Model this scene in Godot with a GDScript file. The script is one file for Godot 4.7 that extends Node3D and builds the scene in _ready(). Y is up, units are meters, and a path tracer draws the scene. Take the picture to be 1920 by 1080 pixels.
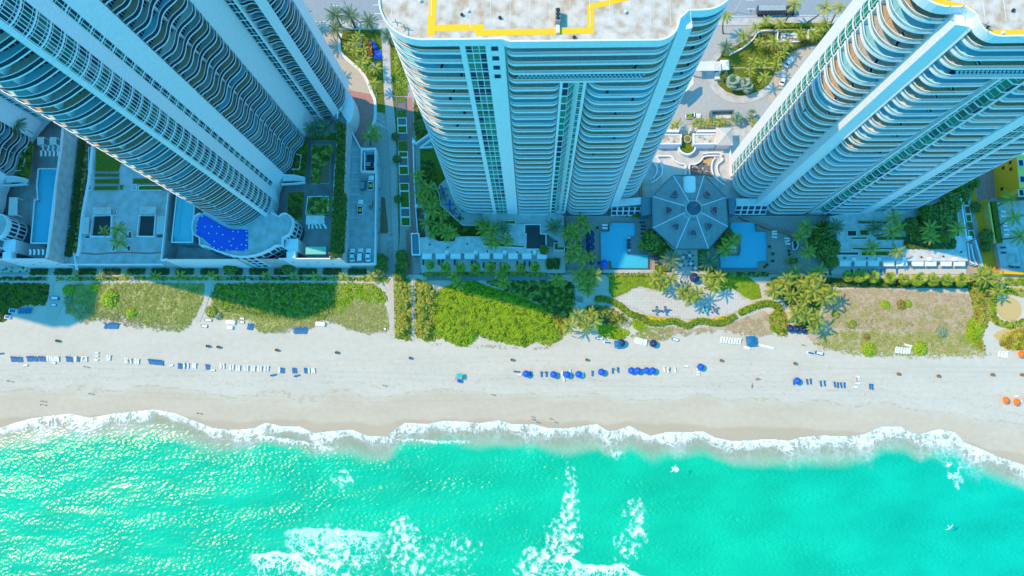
extends Node3D
# An aerial view of three beach towers, their gardens, the beach and the sea. x runs along the shore, z towards the sea, y up; metres.

var M := {}
var names := {}
var rng := RandomNumberGenerator.new()

class MB:
	var v := PackedVector3Array()
	var n := PackedVector3Array()
	var u := PackedVector2Array()
	var c := PackedColorArray()
	var col := Color.WHITE
	var use_col := false
	func tri(a: Vector3, b: Vector3, d: Vector3) -> void:
		var m := (d - a).cross(b - a).normalized()
		v.append(a); v.append(b); v.append(d)
		n.append(m); n.append(m); n.append(m)
		if use_col:
			c.append(col); c.append(col); c.append(col)
	func tri_n(a: Vector3, b: Vector3, d: Vector3, na: Vector3, nb: Vector3, nd: Vector3) -> void:
		v.append(a); v.append(b); v.append(d)
		n.append(na); n.append(nb); n.append(nd)
		if use_col:
			c.append(col); c.append(col); c.append(col)
	func quad(a: Vector3, b: Vector3, d: Vector3, e: Vector3) -> void:
		tri(a, b, d); tri(a, d, e)
	func quad_n(a: Vector3, b: Vector3, d: Vector3, e: Vector3, na: Vector3, nb: Vector3, nd: Vector3, ne: Vector3) -> void:
		tri_n(a, b, d, na, nb, nd); tri_n(a, d, e, na, nd, ne)
	# an oriented box: centre, size, turn about y
	func box(at: Vector3, s: Vector3, turn := 0.0) -> MB:
		obox(at, Basis(Vector3.UP, turn).scaled_local(s * 0.5))
		return self
	func obox(at: Vector3, b: Basis) -> void:
		var p: Array[Vector3] = []
		for i in 8:
			p.append(at + b * Vector3(-1.0 if i & 1 == 0 else 1.0, -1.0 if i & 2 == 0 else 1.0, -1.0 if i & 4 == 0 else 1.0))
		quad(p[0], p[1], p[3], p[2]) ; quad(p[5], p[4], p[6], p[7])
		quad(p[4], p[0], p[2], p[6]) ; quad(p[1], p[5], p[7], p[3])
		quad(p[2], p[3], p[7], p[6]) ; quad(p[4], p[5], p[1], p[0])
	func bar(a: Vector3, b: Vector3, w: float, h: float) -> void:
		var d := b - a
		if d.length() < 0.001: return
		var x := d.normalized()
		var side := x.cross(Vector3.UP)
		side = Vector3.RIGHT if side.length() < 0.01 else side.normalized()
		var up := side.cross(x).normalized()
		obox((a + b) * 0.5, Basis(d * 0.5, up * h * 0.5, side * w * 0.5))
	# a polygon pulled up from y0 to y1
	func prism(poly: PackedVector2Array, y0: float, y1: float, top := true) -> MB:
		var p := poly
		if Geometry2D.is_polygon_clockwise(p):
			p = p.duplicate(); p.reverse()
		for i in p.size():
			var a := p[i]
			var b := p[(i + 1) % p.size()]
			quad(Vector3(a.x, y0, a.y), Vector3(b.x, y0, b.y), Vector3(b.x, y1, b.y), Vector3(a.x, y1, a.y))
		if top:
			sheet(p, y1)
		return self
	func sheet(poly: PackedVector2Array, y: float) -> MB:
		var t := Geometry2D.triangulate_polygon(poly)
		for i in range(0, t.size(), 3):
			var a := poly[t[i]]
			var b := poly[t[i + 1]]
			var d := poly[t[i + 2]]
			var A := Vector3(a.x, y, a.y)
			var B := Vector3(b.x, y, b.y)
			var D := Vector3(d.x, y, d.y)
			if (D - A).cross(B - A).y > 0: tri(A, B, D)
			else: tri(A, D, B)
		return self
	# a wall of thickness w standing on a path
	func wall(path: PackedVector2Array, y0: float, y1: float, w: float, closed := false) -> MB:
		var l := offset_path(path, w * 0.5, closed)
		var r := offset_path(path, -w * 0.5, closed)
		band(l, r, y0, y1, closed)
		return self
	func band(l: PackedVector2Array, r: PackedVector2Array, y0: float, y1: float, closed := false) -> MB:
		var k := l.size()
		for i in (k if closed else k - 1):
			var j := (i + 1) % k
			var a0 := Vector3(l[i].x, y0, l[i].y); var a1 := Vector3(l[i].x, y1, l[i].y)
			var b0 := Vector3(l[j].x, y0, l[j].y); var b1 := Vector3(l[j].x, y1, l[j].y)
			var c0 := Vector3(r[i].x, y0, r[i].y); var c1 := Vector3(r[i].x, y1, r[i].y)
			var d0 := Vector3(r[j].x, y0, r[j].y); var d1 := Vector3(r[j].x, y1, r[j].y)
			quad(a0, b0, b1, a1); quad(d0, c0, c1, d1)
			quad(a1, b1, d1, c1); quad(b0, a0, c0, d0)
		if not closed:
			var a := Vector3(l[0].x, y0, l[0].y); var b := Vector3(r[0].x, y0, r[0].y)
			var up := Vector3(0, y1 - y0, 0)
			quad(b, a, a + up, b + up)
			a = Vector3(l[k - 1].x, y0, l[k - 1].y); b = Vector3(r[k - 1].x, y0, r[k - 1].y)
			quad(a, b, b + up, a + up)
		return self
	static func offset_path(p: PackedVector2Array, d: float, closed := false) -> PackedVector2Array:
		var o := PackedVector2Array()
		var k := p.size()
		for i in k:
			var a := p[(i - 1 + k) % k] if closed or i > 0 else p[i]
			var b := p[(i + 1) % k] if closed or i < k - 1 else p[i]
			var e := (p[i] - a).normalized() if p[i].distance_to(a) > 0.0001 else (b - p[i]).normalized()
			var f := (b - p[i]).normalized() if p[i].distance_to(b) > 0.0001 else e
			var m := (e.orthogonal() + f.orthogonal()).normalized()
			var s := maxf(0.5, m.dot(e.orthogonal()))
			o.append(p[i] + m * d / s)
		return o
	func tube(a: Vector3, b: Vector3, r0: float, r1: float, k := 8, caps := true) -> MB:
		var x := (b - a).normalized()
		var s := x.cross(Vector3.FORWARD if absf(x.z) < 0.9 else Vector3.RIGHT).normalized()
		var t := s.cross(x)
		for i in k:
			var p := TAU * i / k
			var q := TAU * (i + 1) / k
			var dp := s * cos(p) + t * sin(p)
			var dq := s * cos(q) + t * sin(q)
			quad_n(a + dp * r0, a + dq * r0, b + dq * r1, b + dp * r1, dp, dq, dq, dp)
			if caps:
				if r1 > 0.001: tri(b, b + dp * r1, b + dq * r1)
				if r0 > 0.001: tri(a, a + dq * r0, a + dp * r0)
		return self
	func lathe(prof: PackedVector2Array, k := 12, at := Vector3.ZERO, sx := 1.0, sz := 1.0) -> MB:
		for j in prof.size() - 1:
			for i in k:
				var p := TAU * i / k
				var q := TAU * (i + 1) / k
				var A := at + Vector3(cos(p) * prof[j].x * sx, prof[j].y, sin(p) * prof[j].x * sz)
				var B := at + Vector3(cos(q) * prof[j].x * sx, prof[j].y, sin(q) * prof[j].x * sz)
				var C := at + Vector3(cos(q) * prof[j + 1].x * sx, prof[j + 1].y, sin(q) * prof[j + 1].x * sz)
				var D := at + Vector3(cos(p) * prof[j + 1].x * sx, prof[j + 1].y, sin(p) * prof[j + 1].x * sz)
				if prof[j].x < 0.0005: tri(A, C, D)
				elif prof[j + 1].x < 0.0005: tri(A, B, C)
				else: quad(A, B, C, D)
		return self
	func uv_xz(s := 1.0) -> MB:
		u.resize(v.size())
		for i in v.size():
			u[i] = Vector2(v[i].x, v[i].z) * s
		return self
	func mesh() -> ArrayMesh:
		var a := []
		a.resize(Mesh.ARRAY_MAX)
		a[Mesh.ARRAY_VERTEX] = v
		a[Mesh.ARRAY_NORMAL] = n
		if u.size() == v.size(): a[Mesh.ARRAY_TEX_UV] = u
		if use_col: a[Mesh.ARRAY_COLOR] = c
		var m := ArrayMesh.new()
		m.add_surface_from_arrays(Mesh.PRIMITIVE_TRIANGLES, a)
		return m

func V2(a: Array) -> PackedVector2Array:
	var o := PackedVector2Array()
	for i in range(0, a.size(), 2):
		o.append(Vector2(a[i], a[i + 1]))
	return o

func rect(x0: float, z0: float, x1: float, z1: float) -> PackedVector2Array:
	return PackedVector2Array([Vector2(x0, z0), Vector2(x1, z0), Vector2(x1, z1), Vector2(x0, z1)])

func lin(r: float, g: float, b: float, a := 1.0) -> Color:
	var c := Color(r, g, b).linear_to_srgb()
	c.a = a
	return c

func noise_tex(seed_: int, freq: float, lo: float, hi: float, oct := 4, size := 512, warm := Color.WHITE) -> NoiseTexture2D:
	var f := FastNoiseLite.new()
	f.seed = seed_; f.frequency = freq; f.fractal_octaves = oct
	f.noise_type = FastNoiseLite.TYPE_SIMPLEX_SMOOTH
	var t := NoiseTexture2D.new()
	t.width = size; t.height = size; t.seamless = true; t.noise = f
	var g := Gradient.new()
	g.offsets = PackedFloat32Array([0.15, 0.5, 0.85])
	g.colors = PackedColorArray([Color(lo, lo, lo) * warm, Color((lo + hi) * 0.5, (lo + hi) * 0.5, (lo + hi) * 0.5), Color(hi, hi, hi)])
	t.color_ramp = g
	return t

var tex := {}
func mk(key: String, r: float, g: float, b: float, rough := 0.8, grain := "", scale := 0.1, spec := 0.5) -> StandardMaterial3D:
	var m := StandardMaterial3D.new()
	m.resource_name = key
	m.albedo_color = lin(r, g, b)
	m.roughness = rough
	m.metallic_specular = spec
	if grain:
		m.albedo_texture = tex[grain]
		m.uv1_triplanar = true
		m.uv1_world_triplanar = true
		m.uv1_scale = Vector3.ONE * scale
	M[key] = m
	return m

func numbered(called: String) -> String:
	var k: int = names.get(called, -1) + 1
	names[called] = k
	return called if k == 0 else "%s_%03d" % [called, k]

func thing(called: String, label: String, category: String, at := Vector3.ZERO, turn := 0.0, group := "") -> Node3D:
	var o := Node3D.new()
	o.name = numbered(called)
	add_child(o)
	o.position = at
	o.rotation.y = turn
	meta(o, label, category, group)
	return o

func meta(o: Node, label: String, category: String, group := "") -> void:
	o.set_meta("label", label)
	o.set_meta("category", category)
	if group: o.set_meta("group", group)

func obj(called: String, mesh: Mesh, m: Material, parent: Node = self, at := Vector3.ZERO, turn := 0.0) -> MeshInstance3D:
	var o := MeshInstance3D.new()
	o.name = numbered(called) if parent == self else called
	o.mesh = mesh
	o.material_override = m
	parent.add_child(o, true)
	o.position = at
	o.rotation.y = turn
	return o

func struct(called: String, mesh: Mesh, m: Material) -> MeshInstance3D:
	var o := obj(called, mesh, m)
	o.set_meta("kind", "structure")
	return o

func dup(src: Node3D, at: Vector3, turn := 0.0, label := "", group := "", size := 1.0) -> Node3D:
	var o: Node3D = src.duplicate()
	var base: String = src.get_meta("kindname")
	o.name = numbered(base)
	add_child(o)
	o.position = at
	o.rotation.y = turn
	o.scale = Vector3.ONE * size
	if label: o.set_meta("label", label)
	if group: o.set_meta("group", group)
	return o

func arc(cx: float, cz: float, r: float, a0: float, a1: float, k: int, rz := -1.0) -> PackedVector2Array:
	var o := PackedVector2Array()
	for i in k + 1:
		var a := deg_to_rad(lerpf(a0, a1, float(i) / k))
		o.append(Vector2(cx + cos(a) * r, cz + sin(a) * (r if rz < 0 else rz)))
	return o

func inside(p: PackedVector2Array) -> Vector2:
	var lo := p[0]
	var hi := p[0]
	for q in p:
		lo = lo.min(q); hi = hi.max(q)
	for i in 200:
		var c := Vector2(rng.randf_range(lo.x, hi.x), rng.randf_range(lo.y, hi.y))
		if Geometry2D.is_point_in_polygon(c, p): return c
	return p[0]

func area(p: PackedVector2Array) -> float:
	var s := 0.0
	for i in p.size():
		s += p[i].cross(p[(i + 1) % p.size()])
	return absf(s) * 0.5

func scatter(called: String, mesh: Mesh, m: Material, at: Array, parent: Node = self) -> MultiMeshInstance3D:
	var mm := MultiMesh.new()
	mm.transform_format = MultiMesh.TRANSFORM_3D
	mm.mesh = mesh
	mm.instance_count = at.size()
	for i in at.size():
		mm.set_instance_transform(i, at[i])
	var o := MultiMeshInstance3D.new()
	o.name = numbered(called) if parent == self else called
	o.multimesh = mm
	o.material_override = m
	parent.add_child(o, true)
	o.set_meta("kind", "stuff")
	return o

const ORD := ["first", "second", "third", "fourth", "fifth", "sixth", "seventh", "eighth", "ninth", "tenth", "eleventh", "twelfth", "thirteenth", "fourteenth", "fifteenth", "sixteenth", "seventeenth", "eighteenth", "nineteenth", "twentieth", "twenty-first", "twenty-second", "twenty-third", "twenty-fourth", "twenty-fifth", "twenty-sixth", "twenty-seventh", "twenty-eighth", "twenty-ninth", "thirtieth"]
func ordinal(i: int) -> String:
	return ORD[i] if i < ORD.size() else "number %d" % (i + 1)

func _ready() -> void:
	rng.seed = 7
	var cam := Camera3D.new()
	cam.name = "camera"
	cam.fov = 45.747
	cam.near = 1.0
	cam.far = 4000.0
	add_child(cam)
	cam.transform = Transform3D(Basis(Vector3(0.99951, -0.03076, -0.0054).normalized(), Vector3(0, 0.17304, -0.98491), Vector3(0.03123, 0.98443, 0.17296)).orthonormalized(), Vector3(0, 235, 0))
	cam.current = true
	var sun := DirectionalLight3D.new()
	sun.name = "sun"
	sun.light_color = lin(1.0, 0.72, 0.42)
	sun.light_energy = 1.46
	sun.light_angular_distance = 0.5
	sun.shadow_enabled = true
	add_child(sun)
	sun.look_at_from_position(Vector3.ZERO, Vector3(0.610, -0.777, 0.155), Vector3.UP)
	var sky := ProceduralSkyMaterial.new()
	sky.sky_top_color = lin(0.045, 0.42, 0.83)
	sky.sky_horizon_color = lin(0.12, 0.56, 0.94)
	sky.sky_curve = 0.2
	sky.sky_energy_multiplier = 1.32
	sky.ground_horizon_color = lin(0.15, 0.45, 0.6)
	sky.ground_bottom_color = lin(0.1, 0.4, 0.5)
	sky.sun_angle_max = 4.0
	var env := Environment.new()
	env.background_mode = Environment.BG_SKY
	env.sky = Sky.new()
	env.sky.sky_material = sky
	env.tonemap_mode = Environment.TONE_MAPPER_LINEAR
	env.tonemap_exposure = 1.0
	env.sdfgi_enabled = true
	env.ssao_enabled = true
	env.ssil_enabled = true
	var we := WorldEnvironment.new()
	we.name = "environment"
	we.environment = env
	add_child(we)
	materials()
	ground()
	sea()
	var mid := tower_a("condominium_tower", false)
	meta(mid, "tall white tower in the middle, yellow bands painted on its flat roof", "tower", "paired towers beside the pavilion")
	var rt := tower_a("condominium_tower", true)
	meta(rt, "tall white tower at the right with long sunlit curved balconies", "tower", "paired towers beside the pavilion")
	var lt := tower_b()
	meta(lt, "tall white tower at the left with wavy balconies, rising behind the blue tarp roof", "tower", "curved towers on the left terraces")
	var lt2 := dup(lt, Vector3(-96.9, 0, -0.2), 0.0, "white tower cut off by the left edge, only its lowest wavy balconies showing", "curved towers on the left terraces")
	dup(lt, Vector3(-182.5, 0, 3.0), 0.0, "curved tower beyond the left edge, seen only by its round shadow on the sand", "curved towers on the left terraces")
	call_rest()

func call_rest() -> void:
	site()
	plants()
	things()

func materials() -> void:
	tex.fine = noise_tex(1, 0.02, 0.95, 1.0)
	tex.blotch = noise_tex(2, 0.03, 0.86, 1.0, 5)
	tex.stain = noise_tex(3, 0.008, 0.9, 1.0, 6, 512, Color(1.0, 0.97, 0.93))
	tex.roof = noise_tex(9, 0.012, 0.84, 1.0, 6, 512, Color(1.0, 0.92, 0.82))
	tex.grass = noise_tex(4, 0.03, 0.55, 1.0, 5, 512, Color(1.0, 0.95, 0.7))
	mk("white", 0.84, 0.85, 0.86, 0.55, "fine", 0.08)
	mk("white2", 0.72, 0.72, 0.70, 0.6, "fine", 0.11)
	mk("rail", 0.82, 0.82, 0.80, 0.4)
	mk("roof", 0.66, 0.58, 0.49, 0.85, "roof", 0.05)
	mk("roof_grey", 0.36, 0.37, 0.38, 0.85, "stain", 0.07)
	mk("yellow", 0.90, 0.53, 0.0, 0.6, "fine", 0.2)
	mk("asphalt", 0.29, 0.33, 0.36, 0.9, "fine", 0.06)
	mk("paver", 0.46, 0.40, 0.36, 0.9, "blotch", 0.08)
	mk("red_paver", 0.50, 0.23, 0.19, 0.9, "blotch", 0.08)
	mk("concrete", 0.52, 0.52, 0.50, 0.85, "stain", 0.06)
	mk("soil", 0.22, 0.14, 0.08, 0.95, "blotch", 0.2)
	mk("lawn", 0.19, 0.25, 0.012, 0.95, "grass", 0.12)
	mk("bark", 0.16, 0.12, 0.08, 0.95, "blotch", 0.6)
	mk("tile_tan", 0.56, 0.40, 0.25, 0.7, "stain", 0.3)
	mk("tile_blue", 0.25, 0.62, 0.72, 0.5, "fine", 0.3)
	mk("tile_grey", 0.50, 0.48, 0.43, 0.7, "stain", 0.25)
	mk("tile_pale", 0.76, 0.72, 0.64, 0.7, "fine", 0.25)
	mk("frame", 0.70, 0.72, 0.73, 0.4)
	mk("tan_paver", 0.55, 0.47, 0.37, 0.9, "blotch", 0.1)
	mk("pink_paver", 0.52, 0.46, 0.42, 0.9, "blotch", 0.1)
	mk("pale_paver", 0.60, 0.57, 0.51, 0.9, "fine", 0.08)
	mk("pale_paver2", 0.57, 0.54, 0.48, 0.9, "fine", 0.1)
	mk("drive_grey", 0.40, 0.40, 0.38, 0.9, "fine", 0.06)
	mk("joint", 0.50, 0.46, 0.40, 0.95, "fine", 0.1)
	mk("sand_path", 0.60, 0.55, 0.46, 0.95, "blotch", 0.1)
	mk("sand_far", 0.66, 0.62, 0.56, 0.95, "blotch", 0.05)
	mk("deck", 0.52, 0.54, 0.54, 0.85, "stain", 0.05)
	mk("deck_parking", 0.40, 0.43, 0.44, 0.85, "stain", 0.06)
	mk("deck_pale", 0.62, 0.62, 0.60, 0.8, "stain", 0.07)
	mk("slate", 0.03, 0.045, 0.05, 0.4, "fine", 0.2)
	mk("slate_blue", 0.10, 0.17, 0.20, 0.6, "fine", 0.2)
	mk("pool_tile", 0.10, 0.57, 0.72, 0.4, "fine", 0.3)
	mk("pool_tile_pale", 0.22, 0.72, 0.74, 0.4, "fine", 0.3)
	var pwm := mk("pool_water", 0.02, 0.55, 0.75, 0.05)
	var rn := noise_tex(12, 0.02, 0.0, 1.0, 3)
	rn.color_ramp = null
	rn.as_normal_map = true
	rn.bump_strength = 6.0
	pwm.normal_enabled = true
	pwm.normal_texture = rn
	pwm.normal_scale = 0.5
	pwm.uv1_triplanar = true
	pwm.uv1_world_triplanar = true
	pwm.uv1_scale = Vector3.ONE * 0.12
	pwm.transparency = BaseMaterial3D.TRANSPARENCY_ALPHA
	pwm.albedo_color = lin(0.02, 0.55, 0.75, 0.3)
	mk("green_tarp", 0.16, 0.55, 0.42, 0.7, "fine", 0.3)
	mk("tarp_blue", 0.005, 0.10, 0.62, 0.55, "fine", 0.3)
	mk("ochre", 0.98, 0.42, 0.005, 0.8, "fine", 0.15)
	mk("ochre_dark", 0.95, 0.37, 0.005, 0.85, "blotch", 0.1)
	mk("ochre_pale", 0.92, 0.62, 0.16, 0.8, "fine", 0.15)
	mk("ochre_sand", 0.66, 0.46, 0.18, 0.95, "blotch", 0.15)
	mk("grey_soil", 0.20, 0.18, 0.17, 0.95, "blotch", 0.3)
	mk("blue_gravel", 0.20, 0.27, 0.30, 0.9, "blotch", 0.5)
	mk("canvas", 0.82, 0.82, 0.80, 0.8, "fine", 0.2)
	mk("roof_steel", 0.10, 0.20, 0.25, 0.5, "fine", 0.3)
	mk("roof_tin", 0.20, 0.27, 0.29, 0.5, "stain", 0.1)
	mk("roof_tin2", 0.36, 0.43, 0.44, 0.5, "stain", 0.12)
	mk("roof_tile", 0.60, 0.55, 0.50, 0.85, "stain", 0.2)
	mk("plum_glass", 0.10, 0.07, 0.10, 0.25)
	mk("sky_glass", 0.03, 0.10, 0.14, 0.12)
	mk("leaf_yellow", 0.26, 0.30, 0.02, 0.8, "grass", 0.5)
	mk("orange", 0.85, 0.16, 0.01, 0.6)
	mk("leaf_flower", 0.80, 0.58, 0.0, 0.7)
	mk("timber", 0.58, 0.38, 0.14, 0.85, "blotch", 0.4)
	mk("dark", 0.02, 0.025, 0.03, 0.6)
	var g := mk("green_glass", 0.002, 0.24, 0.17, 0.1)
	g.metallic_specular = 0.12
	g = mk("dark_glass", 0.003, 0.06, 0.09, 0.1)
	g.metallic_specular = 0.07
	g = mk("green_glass2", 0.003, 0.15, 0.12, 0.1)
	g.metallic_specular = 0.12
	g = mk("rail_glass", 0.30, 0.62, 0.60, 0.1)
	g.transparency = BaseMaterial3D.TRANSPARENCY_ALPHA
	g.albedo_color = lin(0.25, 0.6, 0.58, 0.22)
	g = mk("smoke_glass", 0.01, 0.05, 0.07, 0.35, "", 0.1, 0.2)
	g.transparency = BaseMaterial3D.TRANSPARENCY_ALPHA
	g.albedo_color = lin(0.005, 0.05, 0.08, 0.75)

# ---------------------------------------------------------------- towers
const STOREY := 3.65
var tile_keys := ["tile_tan", "tile_blue", "tile_grey", "tile_tan", "tile_grey", "tile_pale", "tile_blue", "tile_grey", "tile_tan"]

# one storey's balcony on an outer path and the wall line behind it; meshes shared by all storeys
func balcony_kit(outer: PackedVector2Array, inner: PackedVector2Array, down: float, up: float, rail_h: float, glass_key: String, fins := []) -> Dictionary:
	var k := {}
	if fins:
		var fm := MB.new()
		for i in fins: fm.wall(PackedVector2Array([outer[i].lerp(inner[i], 0.16), inner[i]]), 0.0, STOREY - 0.4, 0.16)
		k.fins = fm.mesh()
	var sl := MB.new()
	sl.band(outer, inner, -down, 0.0)
	var edge := MB.offset_path(outer, 0.0)
	var dir := 1.0
	var a := MB.offset_path(outer, 0.12)
	if a[1].distance_to(inner[1]) > outer[1].distance_to(inner[1]): dir = -1.0
	if up > 0.0:
		sl.band(outer, MB.offset_path(outer, 0.16 * dir), 0.0, up)
	k.slab = sl.mesh()
	k.tiles = MB.new().band(MB.offset_path(outer, 0.2 * dir), MB.offset_path(inner, -0.02 * dir), 0.004, 0.02).mesh()
	k.glass = MB.new().band(MB.offset_path(outer, 0.06 * dir), MB.offset_path(outer, 0.09 * dir), up + 0.02, rail_h - 0.02).mesh()
	k.rail = MB.new().band(MB.offset_path(outer, 0.0), MB.offset_path(outer, 0.13 * dir), rail_h, rail_h + 0.09).mesh()
	var door := MB.new()
	var fr := MB.new()
	var back := MB.offset_path(inner, -0.08 * dir)
	var back2 := MB.offset_path(inner, -0.05 * dir)
	door.band(back, back2, 0.06, STOREY - 0.75)
	for i in back.size() - 1:
		var d := back[i].distance_to(back[i + 1])
		var cnt := maxi(1, roundi(d / 1.6))
		for j in cnt:
			var q := back[i].lerp(back[i + 1], float(j) / cnt)
			fr.box(Vector3(q.x, STOREY * 0.5 - 0.35, q.y), Vector3(0.14, STOREY - 0.8, 0.14))
	k.door = door.mesh()
	k.frame = fr.mesh()
	k.glass_key = glass_key
	return k

func put_balcony(t: Node3D, k: Dictionary, y: float, tile: String) -> Node3D:
	var b := Node3D.new()
	b.name = "balcony"
	t.add_child(b, true)
	b.position.y = y
	obj("slab", k.slab, M.white, b)
	obj("floor_tiles", k.tiles, M[tile], b)
	obj("balustrade", k.glass, M[k.glass_key], b)
	obj("handrail", k.rail, M.rail, b)
	obj("sliding_door", k.door, M.dark_glass, b)
	obj("door_frame", k.frame, M.frame, b).set_meta("kind", "stuff")
	if k.has("fins"): obj("partition", k.fins, M.white, b)
	return b

# a glazed bay on a path: panes as parts of a window, mullions as its frame
func bay_kit(path: PackedVector2Array, rows: Array, dark := false) -> Dictionary:
	var k := {"panes": [], "keys": []}
	var fr := MB.new()
	for i in path.size():
		fr.box(Vector3(path[i].x, STOREY * 0.5, path[i].y), Vector3(0.16, STOREY, 0.16))
	for r in rows.size():
		fr.wall(path, rows[r] - 0.06, rows[r] + 0.06, 0.14)
	k.frame = fr.mesh()
	k.sill = MB.new().wall(path, -0.22, 0.12, 0.34).mesh()
	for i in path.size() - 1:
		k.panes.append(MB.new().wall(PackedVector2Array([path[i], path[i + 1]]), 0.1, STOREY - 0.2, 0.06).mesh())
	return k

func put_bay(t: Node3D, k: Dictionary, y: float, keys: Array, called := "window") -> void:
	var w := Node3D.new()
	w.name = called
	t.add_child(w, true)
	w.position.y = y
	obj("window_frame", k.frame, M.frame, w)
	obj("spandrel", k.sill, M.white, w)
	for p in k.panes:
		obj("pane", p, M[keys[rng.randi() % keys.size()]], w)

func mirror(p: PackedVector2Array, on: bool) -> PackedVector2Array:
	if not on: return p
	var o := PackedVector2Array()
	for q in p:
		o.append(Vector2(107.3 - q.x, q.y))
	return o

func tower_a(called: String, mir: bool) -> Node3D:
	var t := thing(called, "", "tower")
	t.set_meta("kindname", called)
	var y0 := 4.4
	var nf := 31
	var top := 119.1
	# the four runs of balconies: outer edge and wall line
	var b4o := V2([-13.9, -67.1]); b4o.append_array(arc(-20.4, -75.6, 8.4, 90, 180, 12)); b4o.append(Vector2(-28.8, -92))
	var b4i := V2([-13.9, -69.6]); b4i.append_array(arc(-20.4, -75.6, 5.9, 90, 180, 12)); b4i.append(Vector2(-26.3, -92))
	var b3o := V2([-5.3, -69.0]); b3o.append_array(arc(-3.9, -67.9, 1.4, 180, 90, 4)); b3o.append_array(arc(4.2, -67.9, 1.4, 90, 0, 4)); b3o.append(Vector2(5.6, -69.0))
	var b3i := V2([-4.9, -69.2, -4.6, -69.0, -4.3, -68.9, -4.1, -68.85, -4.0, -68.8, -3.9, -68.8, 4.2, -68.8, 4.3, -68.8, 4.4, -68.85, 4.6, -68.9, 4.9, -69.0, 5.2, -69.2])
	var b2o := V2([11.2, -71.0]); b2o.append_array(arc(14.7, -70.1, 3.5, 180, 90, 7)); b2o.append_array(arc(22.8, -70.5, 3.9, 90, 15, 7))
	var b2i := V2([12.6, -71.1]); b2i.append_array(arc(14.7, -70.9, 1.9, 180, 90, 7)); b2i.append_array(arc(22.8, -71.2, 2.2, 90, 15, 7))
	var b1o := V2([28.6, -72.4]); b1o.append_array(arc(31.2, -78.9, 6.5, 90, 0, 10)); b1o.append(Vector2(37.7, -81.2))
	var b1i := V2([28.6, -75.6]); b1i.append_array(arc(31.2, -78.9, 3.3, 90, 0, 10)); b1i.append(Vector2(34.5, -81.2))
	# penthouse balcony that joins B3 to B2
	var bpo := V2([-5.3, -69.0]); bpo.append_array(arc(-3.6, -68.2, 1.7, 180, 90, 5)); bpo.append_array(arc(22.8, -70.5, 3.9, 90, 15, 8))
	var bpi := V2([-5.0, -69.4]); bpi.append_array(arc(-3.6, -69.4, 0.6, 180, 90, 5)); bpi.append_array(arc(22.8, -71.6, 2.4, 90, 15, 8))
	var kits := []
	for pr in [[b4o, b4i], [b3o, b3i], [b2o, b2i], [b1o, b1i]]:
		kits.append(balcony_kit(mirror(pr[0], mir), mirror(pr[1], mir), 0.5, 0.22, 1.08, "rail_glass"))
	var kp := balcony_kit(mirror(bpo, mir), mirror(bpi, mir), 0.5, 0.22, 1.08, "rail_glass")
	# the body behind everything
	var body := PackedVector2Array()
	body.append_array(V2([-26.2, -92.2])); 
	var bi := b4i.duplicate(); bi.reverse()
	body.append_array(V2([-26.3, -92]))
	body.append_array(arc(-20.4, -75.6, 5.86, 180, 90, 10))
	body.append_array(V2([-13.9, -69.7, -5.5, -69.7, -5.3, -69.3, 5.6, -69.3, 6.0, -70.4, 10.9, -70.4, 12.6, -71.3]))
	body.append_array(arc(22.8, -71.7, 2.6, 90, 15, 4))
	body.append_array(V2([25.6, -73.5, 28.6, -75.7]))
	body.append_array(arc(31.2, -78.9, 3.26, 90, 0, 8))
	body.append_array(V2([34.4, -81.2, 36.3, -81.2, 36.3, -88.5, 20, -92.2]))
	obj("wall", MB.new().prism(mirror(body, mir), 2.0, top - 2.2).mesh(), M.white, t)
	var yd := y0 + STOREY * (nf - 4)
	# piers
	for p in [V2([-13.9, -66.9, -12.9, -66.9, -12.9, -69.9, -13.9, -69.9]), V2([-9.0, -66.9, -5.5, -66.9, -5.3, -69.9, -9.0, -69.9]), V2([5.6, -66.8, 6.1, -66.8, 6.1, -70.6, 5.6, -70.6]), V2([8.7, -68.4, 9.7, -67.4, 9.7, -70.6, 8.7, -70.6]), V2([10.6, -67.4, 11.2, -67.4, 11.2, -71.2, 10.6, -71.2]), V2([26.75, -68.95, 27.2, -69.4, 29.6, -69.9, 29.6, -72.5, 28.4, -76, 25.6, -76]), V2([36.2, -84.9, 37.2, -84.9, 37.2, -88.6, 36.2, -88.6]), V2([36.2, -80.9, 37.4, -80.9, 37.4, -81.25, 36.2, -81.25])]:
		obj("pier", MB.new().prism(mirror(p, mir), 2.0, yd - 0.5 if p[0].x > 5.0 and p[0].x < 12.0 else top - 1.9).mesh(), M.white, t)
	# glazed bays
	var g3 := bay_kit(mirror(V2([-12.9, -67.25, -11.6, -67.25, -10.3, -67.25, -9.0, -67.25]), mir), [1.1])
	var g2 := bay_kit(mirror(V2([6.1, -67.0, 7.4, -67.0]), mir), [])
	var ga := bay_kit(mirror(V2([7.4, -67.0, 8.8, -68.6]), mir), [1.3])
	var gb := bay_kit(mirror(V2([9.7, -67.7, 10.6, -67.7]), mir), [1.2, 2.4])
	var g0 := bay_kit(mirror(V2([36.6, -81.25, 37.3, -82.2, 37.3, -83.6, 37.0, -84.9]), mir), [1.0])
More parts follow.
